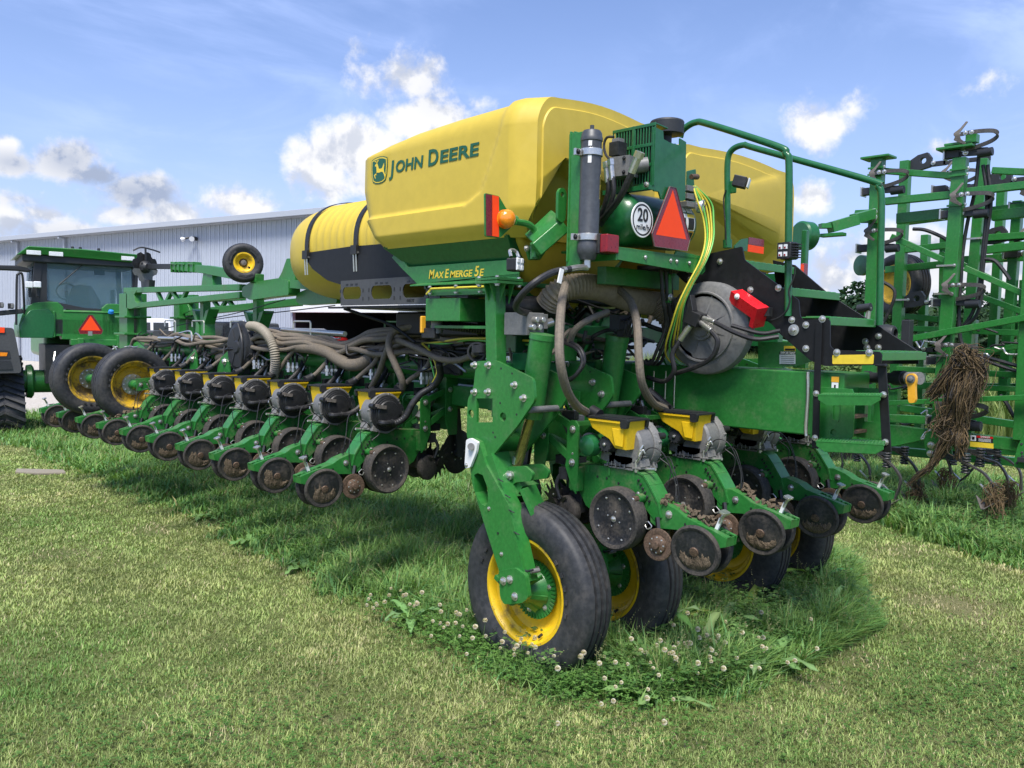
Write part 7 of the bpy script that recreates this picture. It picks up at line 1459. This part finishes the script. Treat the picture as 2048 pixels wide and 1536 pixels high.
g = G(); g.lathe([(0, .06), (.06, .05), (.08, 0)], (2.05, 16.3, 2.493), (0, -.5, 1), 'blue_cap', 16); tp(g, 'filler_cap')
g = G(); g.box((TC, 17.1, 1.40), (1.4, 1.4, .8), 'black'); g.box((TC-.2, 16.25, 1.5), (.5, .1, .3), 'black'); r4 = random.Random(2)
for q in range(14): x0 = r4.uniform(.9, 2.2); g.tube([(x0, 16.15, r4.uniform(1.4, 1.8)), (x0+r4.uniform(-.1, .2), 16.05, r4.uniform(1.3, 1.8)), (x0+r4.uniform(-.1, .3), 16.1, r4.uniform(1.2, 1.7))], .02, r4.choice(['hose_black', 'black', 'steel']), 6)
tp(g, 'rear_linkage')
g = G(); g.cyl((.3, 16.9, 1.02), (2.7, 16.9, 1.02), .24, 'green'); g.lathe([(0, .34), (.10, .36), (.14, .30)], (.50, 16.9, 1.02), (1, 0, 0), 'green', 24); g.box((TC, 16.9, .95), (.8, .8, .6), 'green_clean'); tp(g, 'rear_axle', bevel=.01)
g = G(); g.box((TC, 19.8, 2.0), (1.15, 3.6, 1.1), 'green'); g.box((TC, 21.5, 1.9), (1.0, .5, .9), 'cab_dark'); tp(g, 'bonnet', bevel=.12, seg=3)
def track(x0, x1):
    g = G()
    loop = [(16.25, .06), (16.12, .22), (16.06, .45), (16.14, .70), (16.36, .98), (16.75, 1.38), (17.1, 1.50), (17.5, 1.38), (17.9, .98), (18.1, .70), (18.2, .45), (18.1, .20), (17.95, .05)]
    g.plate([(x0, a, b_) for a, b_ in loop], (x1-x0, 0, 0), 'tyre', r=.08)
    P_ = spline([Vector((0, a, b_)) for a, b_ in loop+[loop[0]]], 6); L = 0; step_ = .13
    for a, b_ in zip(P_, P_[1:]):
        seg_ = (b_-a).length; L += seg_
        if L >= step_:
            L = 0; d = (b_-a).normalized(); n_ = Vector((0, d.z, -d.y)); n_ = -n_ if (b_-Vector((0, 17.1, .7))).dot(n_) < 0 else n_
            for s_ in (-1, 1):
                xm = (x0+x1)/2; p = Vector((xm+s_*.02, b_.y, b_.z)); q = Vector((x0+.0 if s_ < 0 else x1, b_.y, b_.z))-d*.17
                g.beam(p+n_*.015, q+n_*.015, .055, .06, 'tyre', n_)
    t_ = tp(g, 'rubber_track', smooth=20)
    g = G()
    for (a, b_, rr) in ((16.45, .48, .38), (17.85, .46, .36), (17.1, 1.15, .30), (17.1, .32, .24)): g.lathe([(0, .05), (0, rr*.6), (.04, rr), (.10, rr)], (x0-.03, a, b_), (1, 0, 0), 'cab_dark', 24)
    g.build('track_rollers', t_); return t_
track(-.30, .43); track(2.62, 3.35)
g = G(); o_ = [(-0.311, 15.9, 2.137), (0.229, 15.9, 2.138), (0.286, 15.9, 1.805), (0.352, 15.9, 1.361), (0.351, 15.9, 1.242), (-0.322, 15.9, 1.234)]; g.plate(o_, (0, 1.4, 0), 'charcoal', r=.06); ff = tp(g, 'track_fender', bevel=.04, seg=3)
g = G(); g.plate([(-0.298, 15.88, 2.147), (0.076, 15.88, 2.145), (0.075, 15.88, 2.038), (-0.299, 15.88, 2.042)], (0, .03, 0), 'orange_red', r=.01); g.build('reflector', ff); g = G(); g.plate([(-0.262, 15.88, 1.667), (0.122, 15.88, 1.648), (0.104, 15.88, 1.58), (-0.264, 15.88, 1.571)], (0, .03, 0), 'amber'); g.build('turn_lamp', ff); g = G(); g.plate([(-0.263, 15.885, 1.494), (0.174, 15.885, 1.491), (0.207, 15.885, 1.314), (-0.266, 15.885, 1.311)], (0, .03, 0), 'cab_dark', r=.02); g.plate([(-0.268, 15.89, 1.706), (0.151, 15.89, 1.687), (0.175, 15.89, 1.53), (-0.27, 15.89, 1.523)], (0, .02, 0), 'cab_dark', r=.02); g.build('lamp_recess', ff)
g = G(); g.plate([(2*TC-p[0], p[1], p[2]) for p in o_], (0, 1.4, 0), 'charcoal', r=.06); tp(g, 'track_fender', bevel=.04, seg=3)
g = G(); g.tube([(0.294, 16.2, 2.197), (0.313, 16.2, 3.09), (0.341, 16.2, 3.211), (0.412, 16.2, 3.196), (0.441, 16.3, 2.701), (0.452, 16.4, 2.3)], .022, 'black', 8); tp(g, 'mirror_arm')
g = G(); g.plate([(-0.19, 16.3, 3.375), (0.332, 16.3, 3.393), (0.529, 16.3, 3.357), (0.601, 16.3, 3.302), (0.51, 16.3, 3.266), (0.331, 16.3, 3.284), (-0.192, 16.3, 3.278)], (0, .12, 0), 'black'); tp(g, 'side_mirror', bevel=.03)
g = G(); g.beam((-0.042, 16.25, 2.415), (0.417, 16.25, 2.48), .12, .10, 'black'); tp(g, 'lamp_bar', bevel=.02)
for u_ in (9, 29): g = G(); g.box((0.026, 16.2, 2.584) if u_ == 9 else (0.201, 16.2, 2.571), (.10, .10, .11), 'black'); g.box(Vector((0.026, 16.2, 2.584) if u_ == 9 else (0.201, 16.2, 2.571))+Vector((.03, -.06, 0)), (.06, .02, .08), 'alu'); tp(g, 'work_lamp', bevel=.01)
for u_ in (0, 1):
    c = (0.527, 16.2, 3.013) if u_ == 0 else (0.668, 16.15, 3.02)
    g = G(); g.box(c, (.14, .10, .13), 'lamp_face'); g.box(Vector(c)+Vector((.02, .08, -.1)), (.06, .06, .3), 'cab_dark'); tp(g, 'rear_lamp', bevel=.02)
_a = R(-10); TR.rotation_euler.z = _a; _c, _s = math.cos(_a), math.sin(_a); TR.location = (1.45-(_c*1.45-_s*16.4), 16.4-(_s*1.45+_c*16.4), 0)
# draw tongue between tractor and planter belongs to the planter
g = G(); g.beam((1.143, 4.5, 1.25), (1.143, 15.8, .75), .30, .34, 'green'); part(g, 'draw_tongue', bevel=.02)
# ================================================================== folded field cultivator on the right
CU = thing('folded_cultivator', 'green field cultivator with wings folded upright and steel sweeps, behind the planter on the right', 'cultivator', (0, 0, 0))
def cp(g, name, par=None, **k): return g.build(name, CU if par is None else par, **k)
XN, XF = 6.5, 7.3
def post(a, b_, x_, w_, nm='wing_post', cap=False, d=.13, mat='green'):
    g = G(); p, q = PT(a[0], a[1], x_), PT(b_[0], b_[1], x_); g.beam(p, q, w_, d, mat, (1, 0, 0))
    if cap: g.box(p+Vector((0, 0, .0)), (.26, .36, .03), mat)
    return cp(g, nm, bevel=.008)
def PT(u, v, x_):
    d = fw + rt*((u-1024)/1700) - up*((v-768)/1700); return CAM_POS + d*((x_-CAM_POS.x)/d.x)
def rail(a, b_, x_, w_, h, nm='wing_rail', mat='green', x2=None):
    g = G(); g.beam(PT(a[0], a[1], x_), PT(b_[0], b_[1], x_ if x2 is None else x2), w_, h, mat); return cp(g, nm, bevel=.006)
post((1757, 316), (1732, 880), XN, .145, cap=True); post((1922, 316), (1876, 880), XN, .15); post((1812, 322), (1786, 860), XF, .12); post((1968, 318), (1920, 860), XF, .12)
post((2037, 402), (2006, 800), XF+.3, .11); post((1890, 476), (1884, 860), XF+.5, .10); post((2075, 300), (2040, 880), XN, .125)
g = G(); g.box(Vector((6.5, 0.914, 4.52)), (.26, .40, .03), 'green'); g.box(Vector((6.5, 0.888, 4.563)), (.18, .30, .03), 'green'); g.box(Vector((6.5, 0.753, 4.607)), (.12, .12, .10), 'green'); cp(g, 'post_cap', bevel=.006)
rail((1768, 342), (1906, 352), XN+.05, .07, .075); rail((1985, 341), (2090, 346), XN+.1, .07, .075); rail((1770, 403), (1904, 390), XN+.05, .09, .09); rail((1934, 384), (2090, 366), XN, .09, .085)
rail((1795, 438), (1904, 426), XN+.2, .10, .13); rail((1985, 432), (2090, 420), XN+.3, .10, .12); rail((1800, 445), (2090, 408), XF+.2, .10, .09)
rail((1810, 500), (1904, 490), XF, .09, .08); rail((1972, 476), (2090, 468), XF, .09, .08); rail((1972, 500), (2090, 487), XF, .09, .10); rail((1783, 473), (1892, 522), XN+.02, .06, .07, 'wing_brace'); rail((1930, 536), (2090, 606), XN+.05, .06, .07, 'wing_brace'); rail((1880, 505), (2090, 612), XF, .05, .06, 'wing_brace')
rail((1800, 656), (2090, 668), XF, .07, .075); rail((1800, 682), (2090, 628), XN-.1, .07, .075, 'wing_brace'); rail((1795, 737), (2090, 753), XN+.25, .09, .07); rail((1778, 806), (2090, 793), XN-.15, .06, .06); rail((1802, 815), (2090, 858), XF, .08, .09); rail((1740, 796), (1900, 838), XF+.3, .08, .08)
rail((1740, 700), (2090, 705), XF+.5, .08, .07); rail((1950, 705), (2090, 685), XF, .07, .07, 'wing_brace'); rail((1950, 775), (2090, 780), XF+.2, .07, .07)
rail((1772, 540), (1890, 528), XF+.2, .08, .09); rail((1930, 520), (2090, 512), XF+.4, .08, .10); rail((1960, 592), (2090, 640), XF, .06, .07, 'wing_brace'); rail((1790, 630), (1890, 640), XF+.5, .07, .08); rail((1990, 372), (2090, 362), XF+.1, .08, .09); rail((1760, 770), (2090, 775), XF+.6, .08, .09); rail((1748, 835), (1900, 842), XN+.1, .09, .10); rail((1930, 660), (2090, 648), XF+.6, .08, .10); rail((1740, 668), (1800, 676), XN+.2, .08, .10)
post((2006, 350), (1985, 700), XF+.8, .10); post((1852, 470), (1838, 860), XF+.9, .10); post((1945, 640), (1936, 880), XF+.7, .12); post((2052, 560), (2040, 880), XF+.5, .12)
# hitch arm reaching towards the tanks and round lift drum
g = G(); g.beam(Vector((5.6, 2.145, 3.61)), Vector((5.8, 1.986, 3.618)), .10, .06, 'green'); g.beam(Vector((5.7, 2.065, 3.595)), Vector((6, 1.88, 3.704)), .14, .13, 'green'); g.beam(Vector((6, 1.906, 3.718)), Vector((6.5, 1.826, 3.847)), .12, .12, 'green'); g.plate([PT(u, v, XN-.12) for u, v in ((1710, 420), (1752, 418), (1756, 424), (1756, 446), (1720, 446), (1728, 436), (1722, 426), (1708, 428))], (.03, 0, 0), 'green'); g.box(Vector((5.7, 2.029, 3.502)), (.12, .3, .04), 'green')
for v_ in (424, 435): g.bolt(PT(1748, v_, XN-.13), LX, .03, 'steel')
cp(g, 'folding_arm', bevel=.006)
g = G(); c = Vector((5.2, 2.102, 3.447)); g.lathe([(-.05, 0), (-.05, .14), (-.03, .17), (.10, .17), (.12, .15), (.12, 0)], c, (-1, .3, 0), 'green_clean', 36); cp(g, 'lift_drum')
g = G(); c = Vector((6.8, 2.11, 3.212)); g.lathe([(-.03, 0), (-.03, .12), (.0, .135), (.06, .135), (.07, 0)], c, (-1, .5, 0), 'green_clean', 32); cp(g, 'lift_drum')
# carrying wheel folded up with the wing
wv = copy_tree(w_l, CU); wv.location = Vector((7.9, 2.071, 3.015)); wv.rotation_euler = (0, 0, R(160)); wv.scale = (.95, .95, .95)
# springs and shanks on the posts
def shank(u, v, x_, big=.66, flip=1):
    """black spring arm clamped to a post, looped spring steel, arrow shaped sweep at its end"""
    o_ = PT(u, v, x_); k = big; s_ = thing_part('shank'); s_.location = o_
    g = G(); g.plate([Vector(q)*k for q in ((0, .16, .01), (0, .10, .05), (0, -.10, .03), (0, -.42, .06), (0, -.52, .05), (0, -.55, -.02), (0, -.40, -.07), (0, -.12, -.05), (0, .10, -.04), (0, .15, -.03))], (.05, 0, 0), 'cab_dark'); g.cyl(Vector((.02, -.36, -.04))*k, Vector((.02, -.60, -.03))*k, .075*k, 'cab_dark', n=14)
    for q in (.10, -.16): g.bolt(Vector((-.002, q, .0))*k, LX, .022, 'steel')
    g.build('spring_arm', s_, bevel=.006)
    g = G(); pts = [Vector(q)*k for q in ((-.01, -.16, .05), (-.02, -.40, .09), (-.03, -.60, .15), (-.08, -.70, .22), (-.15, -.66, .28), (-.20, -.48, .30), (-.22, -.28, .30), (-.22, -.14, .29))]
    P_ = spline(pts, 5)
    for a, b_ in zip(P_, P_[1:]): g.beam(a, b_+(b_-a)*.1, .020*k, .07*k, 'shank_steel', (0, 0, 1))
    for q in (-.22, -.32): g.bolt(Vector((-.23, q, .30))*k, LX, .018, 'steel')
    g.build('spring_loop', s_)
    g = G(); sw = [(-.10, .40), (-.20, .62), (-.16, .70), (-.02, .52), (.06, .40), (.06, .30), (.0, .22), (-.16, .08), (-.20, .0), (-.12, -.01), (.06, .12), (.10, .22), (.12, .40), (.06, .46)]
    sw = [(-.26, .74), (-.20, .77), (-.06, .56), (.10, .42), (.10, .36), (.06, .30), (.10, .20), (.02, .14), (-.20, .0), (-.24, .06), (-.10, .20), (-.08, .28), (-.10, .34), (-.06, .40)]
    g.plate([Vector((-.23+.10*abs(b_-.35), -.08+a*.62, b_*.54+.10))*k for a, b_ in sw], (.012, 0, 0), 'sweep'); g.build('sweep', s_, bevel=.004)
    return s_
def thing_part(name):
    g = G(); g.box((.02, .04, 0), (.10, .16, .09), 'cab_dark'); g.box((.02, .12, 0), (.16, .02, .12), 'steel'); return cp(g, name, bevel=.006)
shank(1912, 308, XN); shank(1744, 382, XN); shank(1904, 428, XN); shank(1734, 496, XN); shank(1888, 605, XN); shank(1876, 842, XN, .8)
shank(1886, 378, XF, .62); shank(2042, 412, XF+.2, .62); shank(2030, 508, XF+.2, .62); shank(1874, 722, XN, .66)
def clamp_arm(u, v, x_, k=1.0):
    o_ = PT(u, v, x_); g = G(); g.plate([o_+Vector(q)*k for q in ((0, .22, -.02), (0, .02, .10), (0, -.10, .12), (0, -.15, .05), (0, -.14, -.07), (0, .0, -.10), (0, .20, -.09))], (.07, 0, 0), 'cab_dark', holes=[circ(o_+Vector((0, -.05, .02))*k, (1, 0, 0), .04*k, 12)]); g.box(o_+Vector((.03, -.24, -.04))*k, (.05, .18, .06), 'cab_dark'); g.beam(o_+Vector((.03, -.3, -.04))*k, o_+Vector((.03, -.85, -.05))*k, .05, .05, 'cab_dark')
    g.bolt(o_+Vector((-.002, -.18, -.03))*k, LX, .02, 'steel'); return cp(g, 'spring_clamp', bevel=.005)
for a in ((1838, 325, XF), (1996, 357, XF), (1986, 472, XF), (1825, 600, XF), (1820, 693, XF+.4)): clamp_arm(*a)
for (u, v, x_) in ((1922, 340, XN), (1920, 352, XN), (1757, 337, XN), (1756, 350, XN), (1916, 412, XN), (1895, 532, XN), (1890, 588, XN), (1883, 687, XN), (1880, 711, XN), (1805, 600, XF), (1952, 478, XF)):
    g = G(); c = PT(u, v, x_); g.box(c+Vector((-.075, 0, 0)), (.02, .20, .022), 'steel' if v > 420 else 'green'); g.bolt(c+Vector((-.07, -.10, 0)), LX, .014, 'steel'); cp(g, 'u_bolt')
# hydraulic hoses on the posts
for i, pts in enumerate((((1958, 310), (1950, 380), (1936, 440), (1926, 500), (1922, 560), (1918, 620), (1921, 680), (1945, 705), (2000, 722), (2080, 745)), ((1975, 330), (1982, 400), (1972, 480), (1964, 560), (1962, 600), (1950, 635), (1918, 660)), ((1966, 330), (1974, 400), (1966, 500), (1958, 580), (1945, 625), (1925, 655)), ((1918, 640), (1925, 690), (1960, 715), (2010, 735), (2080, 755)), ((1826, 458), (1850, 460), (1880, 472), (1900, 484)), ((1970, 518), (1990, 522), (2010, 545), (2020, 560)), ((2000, 790), (2015, 810), (2030, 835), (2060, 850)), ((1760, 560), (1790, 585), (1770, 640), (1760, 655)))):
    g = G(); g.tube([PT(u, v, XN+.08) for u, v in pts], .022, 'hose_black', 8); cp(g, 'hydraulic_hose')
r6 = random.Random(4)
for q in range(16): g = G(); u0, v0 = r6.uniform(1745, 2040), r6.uniform(650, 850); g.tube([PT(u0+k*r6.uniform(6, 16), v0+r6.uniform(-8, 8), XF-.1) for k in range(5)], .014, r6.choice(['hose_black', 'steel', 'hose_black']), 6); cp(g, 'loose_hose')
g = G(); c = Vector((6, 1.449, 2.304)); g.lathe([(-.1, .06), (-.1, .10), (.0, .12), (.10, .10), (.12, .06)], c, (0, -1, 0), 'cab_dark', 20, close=True); g.box(c+Vector((0, -.25, .0)), (.12, .10, .34), 'cab_dark'); cp(g, 'ratchet_drum', bevel=.01)
g = G(); g.cyl(Vector((5.6, 1.626, 2.592)), Vector((5.6, 1.472, 2.614)), .05, 'cab_dark', n=12); g.cyl(Vector((5.6, 1.496, 2.614)), Vector((5.6, 1.507, 2.461)), .03, 'steel', n=10); cp(g, 'hydraulic_cylinder')
# main frame, plates and decals
g = G(); fr_ = [(1640, 862), (1700, 845), (1786, 853), (1880, 862), (2090, 890), (2090, 935), (2010, 902), (1960, 886), (1860, 880), (1800, 900), (1740, 900), (1640, 905)]
g.plate([PT(u, v, XN) for u, v in ((1600, 842), (1786, 850), (1880, 862), (2100, 884), (2100, 912), (1948, 892), (1860, 878), (1795, 892), (1720, 905), (1600, 905))], (.12, 0, 0), 'green'); cp(g, 'main_frame', bevel=.01)
rail((1600, 868), (2100, 905), XF+.6, .12, .14, 'main_frame'); rail((1560, 880), (2100, 930), XF+1.3, .12, .12, 'main_frame')
g = G(); g.plate([PT(u, v, XN-.15) for u, v in ((2046, 872), (2100, 880), (2100, 950), (2028, 934), (2029, 915), (2036, 890))], (.02, 0, 0), 'green')
for u, v in ((2043, 888), (2044, 905), (2034, 926), (2045, 912)): g.cyl(PT(u, v, XN-.151), PT(u, v, XN-.155), .014, 'black', n=8)
cp(g, 'end_plate', bevel=.005)
g = G(); g.plate([PT(u, v, XN-.12) for u, v in ((1850, 868), (1876, 866), (1900, 880), (1905, 915), (1880, 918), (1856, 910), (1848, 890))], (.03, 0, 0), 'green', r=.03)
for u, v in ((1862, 890), (1861, 907)): g.bolt(PT(u, v, XN-.12), LX, .03, 'steel')
cp(g, 'hinge_plate', bevel=.005)
g = G(); xw = XN-.004; q4 = lambda u0, v0, u1, v1, dx, mt, sk=.09: g.plate([PT(u0, v0, xw-dx), PT(u1, v0+(u1-u0)*sk, xw-dx), PT(u1, v1+(u1-u0)*sk, xw-dx), PT(u0, v1, xw-dx)], (.002, 0, 0), mt)
q4(1940, 869, 1986, 882, 0, 'ink'); q4(1941, 870, 1952, 881, .003, 'white'); q4(1953, 871, 1986, 875, .003, 'red'); q4(1940, 883, 1987, 893, 0, 'decal_yellow'); q4(1944, 873, 1949, 879, .006, 'ink')
for k in range(3): q4(1957, 877.0+k*2.2, 1982, 877.8+k*2.2, .003, 'white')
dk = cp(g, 'danger_decal', smooth=0); a = PT(1961, 875.0, xw-.006); lettering('decal_heading', 'DANGER', a, (0, -1, -.0), UP, .030, 'white', dk, width=.10)
g = G(); g.tube([PT(u, v, XN-.1) for u, v in ((1862, 860), (1850, 866), (1848, 874), (1853, 874))], .012, 'steel', 6); g.tube([PT(u, v, XN-.1) for u, v in ((1850, 866), (1846, 872), (1843, 878), (1849, 876), (1853, 868))], .012, 'steel', 6); cp(g, 'safety_hook')
# working tines: curved spring steel with a sweep in the grass
def tine(pts, x_, roots=False, sw=True, w_=.05):
    Q = [PT(u, v, x_) for u, v in pts]; o_ = Q[0].copy(); g = G(); P_ = spline([q-o_ for q in Q], 7)
    for a, b_ in zip(P_, P_[1:]): g.beam(a, b_+(b_-a)*.12, w_, .022, 'shank_steel', (b_-a).cross(Vector((1, 0, 0))))
    t_ = cp(g, 'tine'); t_.location = o_
    e = P_[-1]
    g = G(); g.plate([e+Vector((0, -.05, .0)), e+Vector((-.16, .06, -.10)), e+Vector((-.13, .10, -.11)), e+Vector((0, .20, .02)), e+Vector((.13, .10, -.11)), e+Vector((.16, .06, -.10))], (0, .0, .012), 'sweep'); g.beam(e+Vector((0, .0, .02)), e+Vector((0, .16, .16)), .04, .012, 'steel'); g.build('sweep', t_)
    g = G()
    for k in range(7): g.lathe([(0, .045), (.012, .055), (.024, .045)], Vector((.03, -.10, -.06+.034*k-.10)), (0, 0, 1), 'cab_dark', 12)
    g.box((.02, .0, .02), (.07, .25, .05), 'cab_dark'); g.build('spring_mount', t_)
    if roots:
        g = G(); r2 = random.Random(int(pts[0][0]))
        for k in range(90):
            a = r2.uniform(0, 6.28); s0 = e+Vector((.05*math.cos(a), .05*math.sin(a), r2.uniform(-.02, .22))); g.tube([s0, s0+Vector((r2.uniform(-.08, .08), r2.uniform(-.08, .08), r2.uniform(-.10, .02))), s0+Vector((r2.uniform(-.09, .09), r2.uniform(-.09, .09), r2.uniform(-.26, -.06)))], .0045, 'roots', 4, k=3)
        g.build('root_tangle', t_, smooth=0)
tine(((1756, 908), (1778, 925), (1797, 947), (1801, 965), (1790, 998)), XN-.2); tine(((1792, 902), (1815, 917), (1832, 938), (1838, 957), (1833, 990)), XN+.4, True); tine(((1912, 918), (1945, 933), (1970, 949), (1988, 976), (1989, 1000)), XN-.2, True); tine(((1942, 906), (1972, 918), (1997, 928), (2015, 957), (2016, 995)), XN+.4, True); tine(((1975, 905), (2000, 912), (2022, 924), (2040, 944), (2043, 980)), XN+.9)
tine(((1890, 905), (1897, 925), (1902, 945), (1893, 968)), XF+.6, True); tine(((1960, 900), (1950, 930), (1935, 950), (1920, 962)), XF+.9); tine(((1700, 900), (1722, 912), (1738, 935), (1740, 965)), XF+.6); tine(((2060, 925), (2085, 945), (2092, 975)), XN-.2)
# straw and roots caught on the post: rests on the cultivator, a thing of its own
g = G(); r7 = random.Random(12)
def strands(c0, c1, n, spread, r_, wob, mat='roots'):
    n = int(n*1.7); r_ *= .66; a, b_ = PT(*c0), PT(*c1); L = (b_-a).length
    for k in range(n):
        s0 = a+Vector((r7.gauss(0, spread*.35), r7.gauss(0, spread), r7.gauss(0, spread))); s1 = a.lerp(b_, r7.uniform(.5, 1.05))+Vector((r7.gauss(0, spread*.4), r7.gauss(0, spread*.8), r7.gauss(0, spread*.6))); m_ = s0.lerp(s1, .5)+Vector((r7.gauss(0, wob), r7.gauss(0, wob), r7.gauss(0, wob)))
        g.tube([s0, m_, s1], r_*r7.choice([.6, .8, 1.0, 1.4, 2.4]), r7.choice([mat, mat, mat, 'mud', 'blade']), 4, k=4, caps=False)
XR = 6.05
strands((1925, 712, XR), (1945, 745, XR), 260, .055, .004, .07); strands((1925, 722, XR), (1862, 795, XR), 240, .05, .004, .03); strands((1935, 740, XR), (1905, 850, XR), 420, .07, .004, .06); strands((1955, 730, XR+.1), (1945, 800, XR+.1), 200, .05, .0045, .04); strands((1905, 830, XR), (1880, 870, XR), 150, .07, .004, .05); strands((1915, 850, XR), (1858, 940, XR), 170, .03, .004, .03); strands((1860, 930, XR), (1815, 970, XR), 40, .02, .003, .02); strands((1925, 860, XR), (1918, 915, XR), 150, .03, .0045, .03); strands((1893, 700, XR), (1868, 735, XR), 3, .01, .005, .01); strands((1930, 780, XR+.12), (1920, 850, XR+.12), 200, .05, .005, .03)
bm_ = g.build('root_clump', None, smooth=0); tag(bm_, 'ragged brown clump of dry roots and straw hanging on the nearest cultivator post', 'root clump')
